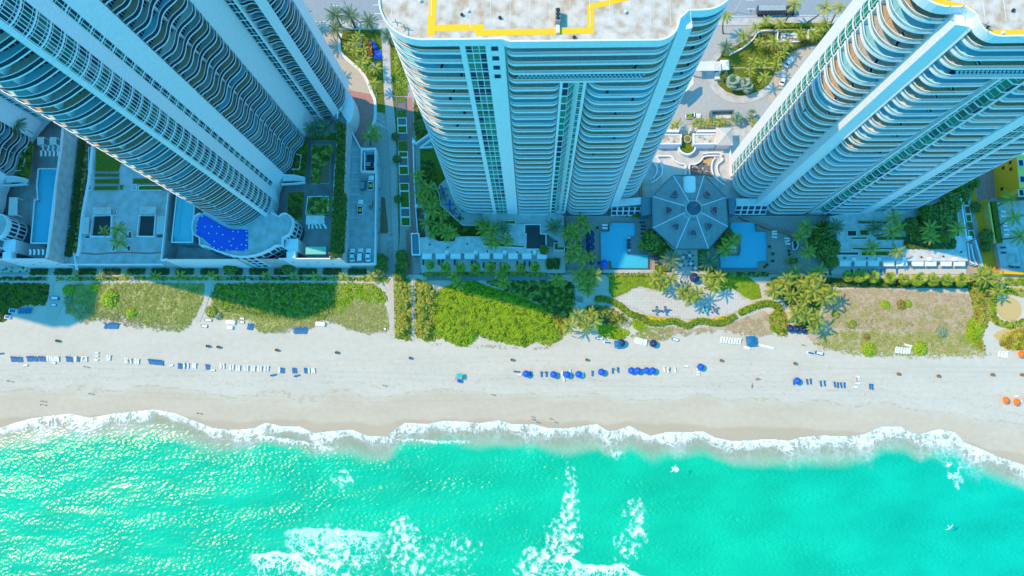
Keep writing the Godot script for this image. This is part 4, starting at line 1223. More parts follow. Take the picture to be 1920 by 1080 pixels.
func bulge(dx: float, k: int) -> void:
	var t := thing("rounded_wing", ["rounded glazed wing under the left tower, blue tarp on its roof", "rounded glazed wing at the left edge, ribbed glass panes"][k], "building")
	var lobe_l := smooth(V2([-111.1,-63.5,-112.5,-62.9,-113.3,-61.3,-113.5,-59.6,-113.4,-57.9,-112.8,-56.5,-111.8,-55.6,-110.8,-55.2]), 3)
	var front := smooth(V2([-110.4,-52.5,-108.2,-52.2,-105.8,-51.2,-101.5,-49.7,-97.6,-48.8,-94,-48.8,-90.3,-49.6,-86.7,-51.3,-85,-52.4,-82.9,-52.4]), 3)
	var lobe_r := smooth(V2([-82.9,-55.1,-82.1,-55.5,-80.6,-56.6,-79.9,-58.7,-79.8,-60.8,-81,-62.5,-82.6,-63.4,-84.1,-62.8,-84.5,-62.1]), 3)
	var out := shifted(lobe_l + front + lobe_r + PackedVector2Array([Vector2(-88, -66), Vector2(-95, -70), Vector2(-104, -70)]), dx)
	obj("wall", MB.new().prism(Geometry2D.offset_polygon(out, -0.3)[0], 0.0, 17.0).mesh(), M.slate_blue, t)
	obj("roof", MB.new().prism(out, 17.0, 17.35).mesh(), M.deck, t)
	for p in [lobe_l, front, lobe_r, V2([-110.8,-55.2,-110.4,-52.5]), V2([-82.9,-52.4,-82.9,-55.1]), V2([-84.5,-62.1,-87.2,-63.7])]:
		obj("parapet", MB.new().wall(shifted(p, dx), 16.7, 18.3, 0.3).mesh(), M.white, t)
	# curved glazing: storeys of framed panes
	for pr in [[front, 5, 1.0, 3.9], [lobe_r, 2, 9.4, 3.7]]:
		var path: PackedVector2Array = shifted(pr[0], dx)
		var cells: int = (path.size() - 1) / 2
		for r in pr[1]:
			var y: float = pr[2] + r * pr[3]
			if y > 14.0: continue
			var w := Node3D.new()
			w.name = "window"
			t.add_child(w, true)
			var fr := MB.new()
			fr.wall(path, y - 0.25, y + 0.2, 0.4)
			fr.wall(path, y + pr[3] - 0.45, y + pr[3] - 0.25, 0.36)
			for i in range(0, path.size(), 2):
				fr.box(Vector3(path[i].x, y + pr[3] * 0.5, path[i].y), Vector3(0.4, pr[3], 0.4))
			obj("window_frame", fr.mesh(), M.white, w)
			for i in cells:
				obj("pane", MB.new().wall(PackedVector2Array([path[i * 2], path[i * 2 + 1], path[mini(i * 2 + 2, path.size() - 1)]]), y + 0.2, y + pr[3] - 0.4, 0.08).mesh(), M.dark_glass, w)
	# small stair tower in the notch
	obj("stair_box", MB.new().prism(shifted(V2([-82.9,-55.5,-78.9,-55.5,-78.7,-51.1,-81.3,-50.7,-83.4,-52.5]), dx), 0.0, 14.6).mesh(), M.white, t)
	obj("stair_roof", MB.new().prism(shifted(V2([-82.2,-50.9,-79.4,-51.3,-79.1,-48.9,-82.1,-48.5]), dx), 13.0, 15.4).mesh(), M.white, t)
	if k == 0:
		var tp := smooth(V2([-111.8,-62.3,-110.2,-63,-107.7,-61.7,-103.4,-59.3,-99.9,-58,-95.1,-57.9,-94.8,-54.7,-94.6,-50.9,-98.8,-50.9,-104.3,-50.9,-107.2,-52.7,-110,-55.2,-112.2,-56.6,-112.6,-59,-112.4,-60.1,-111.8,-62.3]), 2)
		tp.remove_at(tp.size() - 1)
		obj("tarp", MB.new().prism(tp, 17.36, 17.44).mesh(), M.tarp_blue, t)
		for p in [[384.4, 425], [397, 425], [411, 425], [391.7, 437.6], [406.4, 438], [417.8, 440], [402, 452.6], [430, 452.4], [437.6, 447.5], [433.5, 460.3], [416, 463.7], [410, 467], [425.7, 468], [443.8, 465.4], [453, 458.5], [461, 460], [462, 450], [463, 441.5], [462, 434], [446.7, 434.6], [437, 434], [368.5, 432], [369, 423.5], [370.6, 411.4], [379.3, 406], [379.6, 447.5], [393.5, 459], [401, 463.8], [460.8, 468]]:
			var q := tarp_at(p[0], p[1]) + Vector2(dx, 0)
			obj("sandbag", MB.new().lathe(V2([0, 0, 0.2, 0.02, 0.24, 0.1, 0.14, 0.2, 0, 0.22]), 7, Vector3.ZERO, 1.25, 0.85).mesh(), M.rail, t, Vector3(q.x, 17.43, q.y), p[0])

# where the point at a and b hundredths across the roof lies
func tarp_at(px: float, py: float) -> Vector2:
	var o: Vector2 = V2([-112.3,-61.8])[0]
	var ex: Vector2 = V2([-94.3,-61.7])[0] - o
	var ez: Vector2 = V2([-111.4,-50.8])[0] - o
	return o + ex * (px - 370.0) / 100.0 + ez * (py - 410.0) / 60.0

func cabana(label: String, outline: PackedVector2Array, y: float, hgt: float) -> Node3D:
	var t := thing("cabana", label, "cabana")
	var o := outline.duplicate()
	var b := MB.new()
	var n := 9
	obj("canopy", MB.new().prism(o, y + hgt - 0.16, y + hgt).mesh(), M.deck_pale, t)
	for i in n:
		var s := (i + 0.5) / n
		var p := o[0].lerp(o[1], s)
		var q := o[3].lerp(o[2], s)
		obj("slat", MB.new().wall(PackedVector2Array([p, q]), y + hgt + 0.002, y + hgt + 0.07, 0.16).mesh(), M.white2, t)
	for p in o:
		var c := (o[0] + o[1] + o[2] + o[3]) * 0.25
		var w := p.lerp(c, 0.06)
		obj("post", MB.new().box(Vector3(w.x, y + hgt * 0.5, w.y), Vector3(0.16, hgt - 0.1, 0.16)).mesh(), M.rail, t)
	return t

func awning(x0: float, x1: float, z0: float, z1: float, y: float, label: String, group: String) -> void:
	var t := thing("awning", label, "awning", Vector3((x0 + x1) * 0.5, y, z0), 0.0, group)
	var w := (x1 - x0) * 0.5
	var d := z1 - z0
	var b := MB.new()
	b.quad(Vector3(-w, 2.9, 0), Vector3(w, 2.9, 0), Vector3(w, 2.45, d), Vector3(-w, 2.45, d))
	b.quad(Vector3(-w, 2.84, 0), Vector3(-w, 2.39, d), Vector3(w, 2.39, d), Vector3(w, 2.84, 0))
	b.quad(Vector3(-w, 2.45, d), Vector3(w, 2.45, d), Vector3(w, 2.15, d), Vector3(-w, 2.15, d))
	b.quad(Vector3(-w, 2.9, 0), Vector3(-w, 2.45, d), Vector3(-w, 2.15, d), Vector3(-w, 2.4, 0))
	b.quad(Vector3(w, 2.9, 0), Vector3(w, 2.4, 0), Vector3(w, 2.15, d), Vector3(w, 2.45, d))
	obj("canvas", b.mesh(), M.canvas, t)
	for s in [-1, 1]:
		obj("post", MB.new().box(Vector3(s * (w - 0.1), 1.2, d - 0.1), Vector3(0.12, 2.4, 0.12)).mesh(), M.rail, t)

func middle_terraces() -> void:
	slab("terrace", "deck_pale", 0.0, 4.0, V2([-40.3,-58.4,-36.3,-58.8,-33.1,-57.2,-27.5,-57.2,-27,-58.9,-17.7,-58.9,-17.7,-63.3,-3,-63.3,-3,-60.2,-2.2,-60,-2.4,-54.3,2.6,-54.3,2.6,-52.8,-40.1,-53]))
	slab("terrace", "concrete", 0.0, 3.9, V2([-17.8,-67.2,9.3,-67.1,10.8,-66.1,10.7,-55.2,8.5,-55.2,8.5,-57.5,7.4,-58.1,4.5,-59.8,2.6,-60,2.6,-63.3,-3,-63.5,-17.7,-63.5]))
	slab("water_feature", "slate", 0.0, 3.92, V2([-2.8,-63.1,2.4,-63.1,2.4,-60,4.5,-59.6,4.4,-55.4,2.6,-55.2,2.6,-54.3,-2.2,-54.3,-2,-60.2,-2.8,-60.4]))
	var wr := thing("basin_wall", "white rim of the dark angular water basin at the middle tower", "wall")
	obj("coping", MB.new().wall(V2([-3,-60.4,-3,-63.1,2.5,-63.1,2.5,-59.8,4.4,-59.6,4.4,-55.4,2.7,-55.2,2.7,-54.2,-2.4,-54.2]), 3.6, 4.3, 0.35).mesh(), M.white, wr)
	slab("terrace", "pale_paver2", 0.0, 0.7, V2([-40.3,-53.4,5.1,-54.5,5,-46.3,-39.1,-46.3]))
	slab("terrace", "pale_paver2", 0.0, 0.75, V2([4.5,-56,11.2,-56,11.2,-46.5,4.5,-46.5]))
	slab("path", "pale_paver", -0.2, 0.3, V2([-40.9,-72.3,-37.6,-72.3,-36.7,-59.3,-37.9,-59.3,-40.5,-59.3]))
	slab("flower_bed", "soil", -0.2, 0.5, V2([-41.6,-70.3,-39.3,-70.3,-38.4,-59.3,-40.5,-59.3]))
	slab("garden", "lawn", -0.2, 0.25, V2([-41.2,-93.5,-30,-93.4,-22.8,-68.3,-18,-64.4,-18,-59.7,-27.4,-59.7,-28,-58.2,-33.7,-58.2,-36.9,-59.7,-38.2,-70.3,-40.6,-74.3]))
	slab("patio", "pale_paver2", -0.2, 0.35, V2([-34.5,-78.3,-30.4,-82.3,-25.5,-69.1,-19,-67.9,-13.3,-67.3,-13.3,-65.1,-18,-63.9,-25,-64,-30.9,-69.3,-33.2,-71.3]))
	var pt := thing("garden_wall", "thin pale wall that curves round the patio behind the palms", "wall")
	obj("coping", MB.new().wall(V2([-35.4,-79,-33.6,-75,-33.1,-71,-30.7,-68.8,-24.9,-63.7,-20.4,-63.7]), 0.2, 1.3, 0.3).mesh(), M.white2, pt)
	# white walls and planters west of the tower
	var gw := thing("garden_wall", "white wall with square posts along the red path", "wall")
	obj("coping", MB.new().wall(V2([-43.7,-96.4,-42.9,-81.9,-42,-70.7,-40.9,-60.2]), 0.0, 1.6, 0.35).mesh(), M.white, gw)
	for q in [V2([-43.3,-94.6]), V2([-41.6,-70.6]), V2([-40.7,-59.9])]:
		obj("post", MB.new().box(Vector3(q[0].x, 1.1, q[0].y), Vector3(1.1, 2.4, 1.1)).mesh(), M.white, gw)
	var dw := thing("garden_wall", "diagonal white wall running to the middle tower's sunlit corner", "wall")
	obj("coping", MB.new().wall(V2([-42.9,-94,-37.6,-98]), 0.0, 1.6, 0.5).mesh(), M.white, dw)
	obj("coping", MB.new().wall(V2([-36.3,-96.4,-40.9,-92.7,-36.6,-92.9]), 0.0, 1.6, 0.5).mesh(), M.white, dw)
	var sr := thing("pavilion_roof", "dark blue standing-seam roof with white edge beside the red path", "roof")
	obj("roof_panel", MB.new().prism(V2([-42.3,-59.4,-40.2,-59.4,-39.8,-52.5,-41.9,-52.5]), 0.0, 4.4).mesh(), M.roof_steel, sr)
	obj("roof_edge", MB.new().wall(V2([-42.6,-59.8,-40,-59.8,-39.4,-52.3,-42.1,-52.3]), 3.6, 4.7, 0.35, true).mesh(), M.white, sr)
	# boxed beds like a ladder along the red path
	var ys := [181.5, 191.5, 207, 222, 237, 252, 266, 286, 297.5, 313.5, 330, 345, 360, 391, 407.5, 424]
	for i in ys.size() - 1:
		var a: Vector2 = ladder(ys[i])
		var b: Vector2 = ladder(ys[i + 1])
		var green: bool = i in [0, 2, 4, 6, 7, 9, 11, 12, 14]
		planter("%s from the road of the square white-edged beds like a ladder, %s" % [ordinal(i), "planted green" if green else "bare grey earth"], PackedVector2Array([Vector2(a.x, a.y), Vector2(a.x + 3.5, a.y), Vector2(b.x + 3.5, b.y - 0.02), Vector2(b.x, b.y - 0.02)]), 0.0, 0.45, "lawn" if green else "grey_soil")
	# awnings in a row in front of the terrace wall
	var k := 0
	var g := V2([-38.8,-52.9,-35.4,-52.9,-34.1,-52.9,-30.6,-52.9,-28.9,-52.8,-25.3,-52.8,-24,-52.7,-20.5,-52.7,-18.8,-52.6,-15.2,-52.6,-13.9,-52.5,-10.6,-52.5,-8.7,-52.4,-5.4,-52.4,-3.9,-52.4,-0.6,-52.4,1.3,-52.3,4.6,-52.3])
	for i in 9:
		awning(g[i * 2].x, g[i * 2 + 1].x, g[0].y, g[0].y + 1.9, 0.7, "%s white awning from the left in the row before the middle tower" % ordinal(i), "white awnings in rows")
	var tw := thing("terrace_wall", "white wall with square piers behind the row of nine awnings", "wall")
	obj("wall_face", MB.new().prism(rect(V2([-39.9,-53])[0].x, V2([-39.9,-53])[0].y - 0.1, V2([4.8,-53])[0].x, g[0].y - 0.1), 0.0, 4.05).mesh(), M.white2, tw)
	for q in [839, 893, 947, 1002]:
		obj("pier", MB.new().box(Vector3(lerpf(g[0].x, g[17].x, (q - 792) / 233.0), 2.3, g[0].y - 0.3), Vector3(1.2, 4.6, 1.2)).mesh(), M.white, tw)
	planter("low bed with a palm on the pale terrace before the middle tower", V2([-17.6,-57,-2.8,-55.6,-2.8,-54.5,-17.6,-55.3]), 4.0, 0.4, "lawn")
	planter("square hedge box beside the dark water basin", V2([7.1,-56.9,11,-56.9,11,-54.1,7.1,-54.1]), 0.7, 2.0, "lawn")
	planter("oblong bed under the middle tower's glass bay", V2([-11.2,-64.7,-6,-64.6,-6,-63.1,-11.2,-63.1]), 3.9, 0.4, "lawn")
	slab("hedge_bed", "soil", -0.2, 0.3, V2([-40.2,-46.4,11.2,-46.3,11.2,-45.4,-40.1,-45.4]))
	slab("gravel_strip", "blue_gravel", -0.2, 0.44, V2([-37.5,-45.6,9.3,-45.6,7.4,-43.9,-37.5,-43.9]))
	slab("sand_patch", "sand_path", -0.2, 0.46, V2([-32.8,-43.9,-27.1,-43.9,-27.1,-40.3,-29.9,-39.9,-32.7,-41.3]))
	# the left pool deck
	var deck := V2([11.3,-66.9,42.2,-66.8,42.1,-61.6,49.4,-54.3,49.1,-45.8,24.1,-45.8,24.1,-47.5,11.5,-47.5])
	var p1 := V2([26.9,-64.5,35.8,-64.5,35.7,-59.5,33,-59.1,32.8,-53,40,-52.8,39.8,-48,27.3,-48.1,27,-50.5,23.6,-50.6,23.6,-61.5,26.8,-61.5])
	slab("pool_deck", "pale_paver", 0.0, 1.2, holed(deck, [p1]))
	pool("left one of two angular pools beside the octagonal pavilion", p1, 1.2, 0.9, "pools beside the octagonal pavilion")
	obj("pool_table", MB.new().prism(V2([33,-59.1,34,-59.1,33.9,-54.1,32.9,-54.1]), 1.0, 1.36).mesh(), M.white2, get_node("pool_deck"))
	slab("deck_step", "concrete", 0.0, 1.25, V2([24.1,-47.5,41.7,-47.5,41.6,-46.3,24.1,-46.4]))

func ladder(py: float) -> Vector2:
	var a: Vector2 = V2([-50.5,-112.9])[0]
	var b: Vector2 = V2([-47.2,-63.6])[0]
	var c: Vector2 = V2([-48.9,-88])[0]
	var t := (py - 181.5) / 242.5
	return a.lerp(b, t) if true else c

func right_terraces() -> void:
	slab("terrace", "deck_pale", 0.0, 4.0, V2([102.3,-65.8,147,-71.9,147.1,-71.9,147.3,-49.9,101.1,-50]))
	var tw := thing("terrace_wall", "white wall with square piers behind the row of ten awnings", "wall")
	var g := V2([100.9,-50.2,103.9,-50.2,104.7,-50.1,108.4,-50.1,109.7,-50,113.5,-50,114.2,-50,117.9,-50,119.2,-49.9,123,-49.8,123.7,-49.8,127.4,-49.8,128.9,-49.7,132.8,-49.7,133.3,-49.7,137.1,-49.7,138.5,-49.6,142.2,-49.6,142.9,-49.6,146.7,-49.6])
	obj("wall_face", MB.new().prism(rect(g[0].x, V2([109,-50])[0].y - 0.1, g[19].x, g[0].y - 0.15), 0.0, 4.1).mesh(), M.white2, tw)
	for i in 5:
		obj("pier", MB.new().box(Vector3(lerpf(g[3].x, g[17].x, i / 4.0) + 0.6, 2.3, g[0].y - 0.3), Vector3(1.2, 4.6, 1.2)).mesh(), M.white, tw)
	for i in 10:
		awning(g[i * 2].x, g[i * 2 + 1].x, g[0].y, g[0].y + 1.9, 0.7, "%s white awning from the left in the row before the right tower" % ordinal(i), "white awnings in rows")
	slab("terrace", "pale_paver", 0.0, 0.7, V2([100.6,-51.3,148.8,-50.1,148.4,-46,100.2,-46]))
	for q in [[V2([111.7,-61,115.3,-61,115.1,-58.6,111.5,-58.6]), "nearly square bed with a big palm", "lawn"], [V2([108.6,-58.4,114.4,-58.4,114.3,-57.3,108.5,-57.3]), "narrow hedge bed beside the small dark basin", "lawn"], [V2([108.7,-54.8,123.4,-54.8,123.3,-53.7,108.6,-53.7]), "long hedge strip with two palms, upper", "lawn"], [V2([111.6,-53.5,121.5,-53.5,121.3,-51.5,111.4,-51.5]), "long lawn bed with two palms, lower", "lawn"], [V2([117.2,-58.6,127.7,-58.6,127.5,-57.1,117.1,-57.1]), "hedge bed left of the dark grove", "lawn"], [V2([111.6,-64.1,121.3,-64,121.2,-62.9,111.5,-62.9]), "narrow bed at the right tower's foot", "lawn"]]:
		planter(q[1] + " on the right terrace", q[0], 4.0, 0.35, q[2])
	for q in [[V2([107.7,-60.7,110.9,-60.7,110.8,-58.6,107.5,-58.6]), "small dark basin with lamps on the right terrace"], [V2([103.1,-53.1,111,-53.1,110.9,-51.9,103,-51.9]), "long dark water channel on the right terrace"], [V2([90,-57.7,91.3,-58.1,91.9,-56.2,91,-54.6,89.9,-54.6]), "half-round basin at the edge of the right pool deck"]]:
		var t := thing("water_basin", q[1], "basin")
		obj("basin_floor", MB.new().sheet(q[0], 4.05 if not "half" in q[1] else 1.3).mesh(), M.slate, t)
		obj("coping", MB.new().wall(q[0], 3.7 if not "half" in q[1] else 1.0, 4.25 if not "half" in q[1] else 1.6, 0.35, true).mesh(), M.white2, t)
	slab("garden", "lawn", 0.0, 4.2, V2([128.1,-62.9,131.9,-65.7,136.8,-69.5,142.5,-72,145.2,-71.9,145.3,-61,145.2,-58.7,143.8,-58.5,143.3,-54.6,127.3,-54.6,127.1,-56.9]))
	planter("big rectangular planter in the dark grove of the right terrace", V2([128.9,-60.1,142,-60.1,141.5,-55.9,128.5,-56]), 4.0, 0.8, "lawn")
	var gw := thing("garden_wall", "tall white wall at the right end of the right terrace", "wall")
	obj("coping", MB.new().wall(V2([146.5,-71.6,146.8,-64.4,147,-57.5]), 0.0, 5.2, 0.4).mesh(), M.white, gw)
	obj("post", MB.new().box(Vector3(V2([148,-57.7])[0].x, 2.6, V2([148,-57.7])[0].y), Vector3(1.5, 5.4, 1.2)).mesh(), M.white, gw)
	for q in [V2([148.8,-56.6,148.9,-50.1,150.1,-49.2]), V2([149.8,-56.1,150.3,-51,151.1,-48.8]), V2([151.5,-57.6,152.4,-51.9,153,-48.2])]:
		obj("coping", MB.new().wall(q, 0.0, 2.6, 0.5).mesh(), M.white2, gw)
	var ys := [371, 386, 402, 417, 432, 449]
	for i in 5:
		var a: Vector2 = V2([149.9,-73.2])[0].lerp(V2([150.7,-58.3])[0], (ys[i] - 371) / 78.0)
		var b: Vector2 = V2([149.9,-73.2])[0].lerp(V2([150.7,-58.3])[0], (ys[i + 1] - 371) / 78.0)
		planter("%s from the tower of the white-edged beds beside the ochre drive" % ordinal(i), PackedVector2Array([a, a + Vector2(2.1, 0), b + Vector2(2.1, -0.02), b + Vector2(0, -0.02)]), 0.0, 0.7, "lawn" if i % 2 == 0 else "soil")
	# pool deck right of the pavilion
	var deck := V2([68.5,-66.7,104.3,-66.6,103.1,-50.6,100.3,-50.6,100,-46.3,60.9,-46.3,61.2,-54.3,68.3,-63.1])
	var p2 := V2([68.8,-64.4,77.7,-64.4,77.7,-61.3,81.4,-61.3,81,-50.5,77.9,-50.3,77.6,-47.9,64.9,-47.9,64.8,-52.7,71.5,-52.7,72,-53.7,72.3,-59.4,68.9,-59.6])
	slab("pool_deck", "pale_paver", 0.0, 1.2, holed(deck, [p2]))
	pool("right one of two angular pools beside the octagonal pavilion", p2, 1.2, 0.9, "pools beside the octagonal pavilion")
	slab("pavement", "red_paver", 0.0, 1.23, MB.offset_path(smooth(V2([71,-69.6,72,-67.3,74,-65.7,76.5,-64.8,79.2,-63.8,81.9,-62.4,85.5,-61.5,88.8,-60.5,90.9,-58.8]), 2), 0.35) + rev(MB.offset_path(smooth(V2([71,-69.6,72,-67.3,74,-65.7,76.5,-64.8,79.2,-63.8,81.9,-62.4,85.5,-61.5,88.8,-60.5,90.9,-58.8]), 2), -0.35)))
	slab("terrace", "pale_paver2", 0.0, 1.18, V2([49.5,-55.1,61.3,-55,60.9,-45.9,49.1,-46]))
	slab("hedge_bed", "lawn", 0.0, 1.3, V2([42.4,-49.2,47.4,-49.2,47.3,-47.1,42.4,-47.1]))
	slab("hedge_bed", "lawn", 0.0, 1.3, V2([57.2,-54.7,61.3,-54.7,63.5,-50.5,63.3,-47.1,57.1,-47.1]))
	slab("hedge_bed", "lawn", 0.0, 1.3, V2([40.6,-62,49.3,-54.3,46.9,-54.3,43.9,-49.6,43.1,-52.4,40,-59.1]))
	slab("hedge_bed", "lawn", 0.0, 1.31, V2([63.1,-55.8,68.2,-62.3,69.3,-61.9,69.2,-59,67.2,-55.4,64.9,-54.3]))

func pavilion() -> void:
	var t := thing("octagonal_pavilion", "octagonal grey metal pavilion roof with eight segments and a round skylight", "pavilion")
	var o := V2([48.5,-79.9,59.2,-79.8,66.4,-71.9,66.5,-61.4,59.6,-53.6,48.5,-53.6,40.9,-61,41.1,-72.3])
	var c2: Vector2 = V2([54.1,-66.7])[0]
	var c := Vector3(c2.x, 10.6, c2.y)
	var inner: Array[Vector3] = []
	var outer: Array[Vector3] = []
	for i in 8:
		outer.append(Vector3(o[i].x, 6.5, o[i].y))
		inner.append(outer[i].lerp(c, 0.70))
	obj("wall", MB.new().prism(Geometry2D.offset_polygon(o, -1.0)[0], 0.5, 6.3).mesh(), M.white2, t)
	for i in 8:
		var j := (i + 1) % 8
		var nrm := (outer[j] - outer[i]).cross(inner[i] - outer[i]).normalized()
		if nrm.y < 0: nrm = -nrm
		var b := MB.new()
		b.quad(outer[i], outer[j], inner[j], inner[i])
		b.quad(outer[i], outer[j], outer[j] - Vector3(0, 0.4, 0), outer[i] - Vector3(0, 0.4, 0))
		b.tri(inner[i], inner[j], c)
		var p := obj("roof_panel", b.mesh(), [M.roof_tin, M.roof_tin2][i % 2], t)
		# corrugation rows follow the eaves
		var rows := MB.new()
		for r in 26:
			var s := (r + 0.5) / 26.0
			rows.bar(outer[i].lerp(inner[i], s) + nrm * 0.04, outer[j].lerp(inner[j], s) + nrm * 0.04, 0.14, 0.07)
		var ro := obj("corrugation", rows.mesh(), [M.roof_tin2, M.roof_tin][i % 2], p)
		ro.set_meta("kind", "stuff")
		var rd := MB.new()
		rd.bar(outer[i] + Vector3(0, 0.1, 0), c + Vector3(0, 0.1, 0), 0.28, 0.16)
		obj("ridge", rd.mesh(), M.frame, t)
		if i != 0:
			# a dormer with a dark face, round towards the top
			var m := outer[i].lerp(outer[j], 0.5).lerp(inner[i].lerp(inner[j], 0.5), 0.56)
			var along := (outer[j] - outer[i]).normalized()
			var upw := (inner[i].lerp(inner[j], 0.5) - outer[i].lerp(outer[j], 0.5)).normalized()
			var d := MB.new()
			var pts: Array[Vector3] = []
			for k in 9:
				var a := PI * k / 8.0
				pts.append(m + along * cos(a) * 1.3 + upw * (sin(a) * 2.2 - 0.8))
			var lift := nrm * 0.75
			for k in 8:
				d.tri(m - upw * 0.8 + lift, pts[k] + lift, pts[k + 1] + lift)
				d.quad(pts[k], pts[k + 1], pts[k + 1] + lift, pts[k] + lift)
			obj("dormer", d.mesh(), M.plum_glass, t)
			var f := MB.new()
			for k in 8: f.bar(pts[k] + lift, pts[k + 1] + lift, 0.14, 0.14)
			f.bar(pts[8] + lift, pts[0] + lift, 0.14, 0.14)
			obj("dormer_trim", f.mesh(), M.roof_tin2, t)
	obj("cupola_ring", MB.new().lathe(V2([2.9, -0.9, 2.9, 0.25, 2.4, 0.45]), 24, c).mesh(), M.roof_tin2, t)
	obj("skylight", MB.new().lathe(V2([2.3, 0.3, 1.7, 0.62, 0.9, 0.85, 0, 0.92]), 24, c).mesh(), M.sky_glass, t)
	# the white barrel canopy over the entrance
	var q := V2([51.6,-78.6,55.8,-78.6])
	var q2: Vector2 = V2([53.2,-72])[0]
	var b := MB.new()
	var w := (q[1].x - q[0].x) * 0.5
	var mx := (q[0].x + q[1].x) * 0.5
	for k in 10:
		var a0 := PI * k / 10.0
		var a1 := PI * (k + 1) / 10.0
		for r in 6:
			var z0 := lerpf(q[0].y, q2.y, r / 6.0)
			var z1 := lerpf(q[0].y, q2.y, (r + 1) / 6.0)
			var f0 := 1.0 if r < 4 else sqrt(maxf(0.0, 1.0 - pow((r - 4) / 2.0, 2.0)))
			var f1 := 1.0 if r + 1 < 4 else sqrt(maxf(0.0, 1.0 - pow((r + 1 - 4) / 2.0, 2.0)))
			b.quad(Vector3(mx - cos(a0) * w * f0, 8.0 + sin(a0) * 1.6 * f0, z0), Vector3(mx - cos(a1) * w * f0, 8.0 + sin(a1) * 1.6 * f0, z0), Vector3(mx - cos(a1) * w * f1, 8.0 + sin(a1) * 1.6 * f1, z1), Vector3(mx - cos(a0) * w * f1, 8.0 + sin(a0) * 1.6 * f1, z1))
	obj("barrel_canopy", b.mesh(), M.canvas, t)
	obj("gutter", MB.new().wall(o, 6.1, 6.7, 0.3, true).mesh(), M.slate_blue, t)
	# flat side roofs and glazed links to the towers
	for s in [[V2([37.6,-72.1,41.1,-72.3,40.9,-66.2,37.4,-65.8]), "left", V2([27.3,-71.7,37.5,-72.5,37.4,-69.2,27.3,-69])], [V2([67.5,-72,69.9,-71.8,69.6,-66.3,67.4,-66.1]), "right", V2([70.2,-71.9,81.2,-71.9,79.2,-68.8,69.5,-69.1])]]:
		var l := thing("link_building", "low flat-roofed link with tilted glass panes %s of the octagonal pavilion" % s[1], "building")
		obj("roof", MB.new().prism(s[0], 1.0, 5.5).mesh(), M.roof_steel, l)
		var g: PackedVector2Array = s[2]
		obj("wall", MB.new().prism(PackedVector2Array([g[0], g[1], g[1] + Vector2(0, 2.6), g[0] + Vector2(0, 2.6)]), 1.0, 5.0).mesh(), M.white2, l)
		var zt := g[0].y + 2.6
		var zb := zt + 2.2
		var cells := 5
		for i in cells:
			var xa := lerpf(g[0].x, g[1].x, (i + 0.12) / cells)
			var xb := lerpf(g[0].x, g[1].x, (i + 0.88) / cells)
			for r in 2:
				var ya := lerpf(4.8, 1.6, r * 0.5 + 0.04); var yb := lerpf(4.8, 1.6, r * 0.5 + 0.42)
				var za := lerpf(zt, zb, r * 0.5 + 0.04); var zz := lerpf(zt, zb, r * 0.5 + 0.42)
				var pn := MB.new()
				pn.quad(Vector3(xa, ya + 0.05, za), Vector3(xb, ya + 0.05, za), Vector3(xb, yb + 0.05, zz), Vector3(xa, yb + 0.05, zz))
				obj("pane", pn.mesh(), M.dark_glass, l)
		var fr := MB.new()
		fr.quad(Vector3(g[0].x, 4.8, zt), Vector3(g[1].x, 4.8, zt), Vector3(g[1].x, 1.6, zb), Vector3(g[0].x, 1.6, zb))
		fr.quad(Vector3(g[0].x, 4.4, zt), Vector3(g[0].x, 1.2, zb), Vector3(g[1].x, 1.2, zb), Vector3(g[1].x, 4.4, zt))
		obj("glazing_frame", fr.mesh(), M.white2, l)

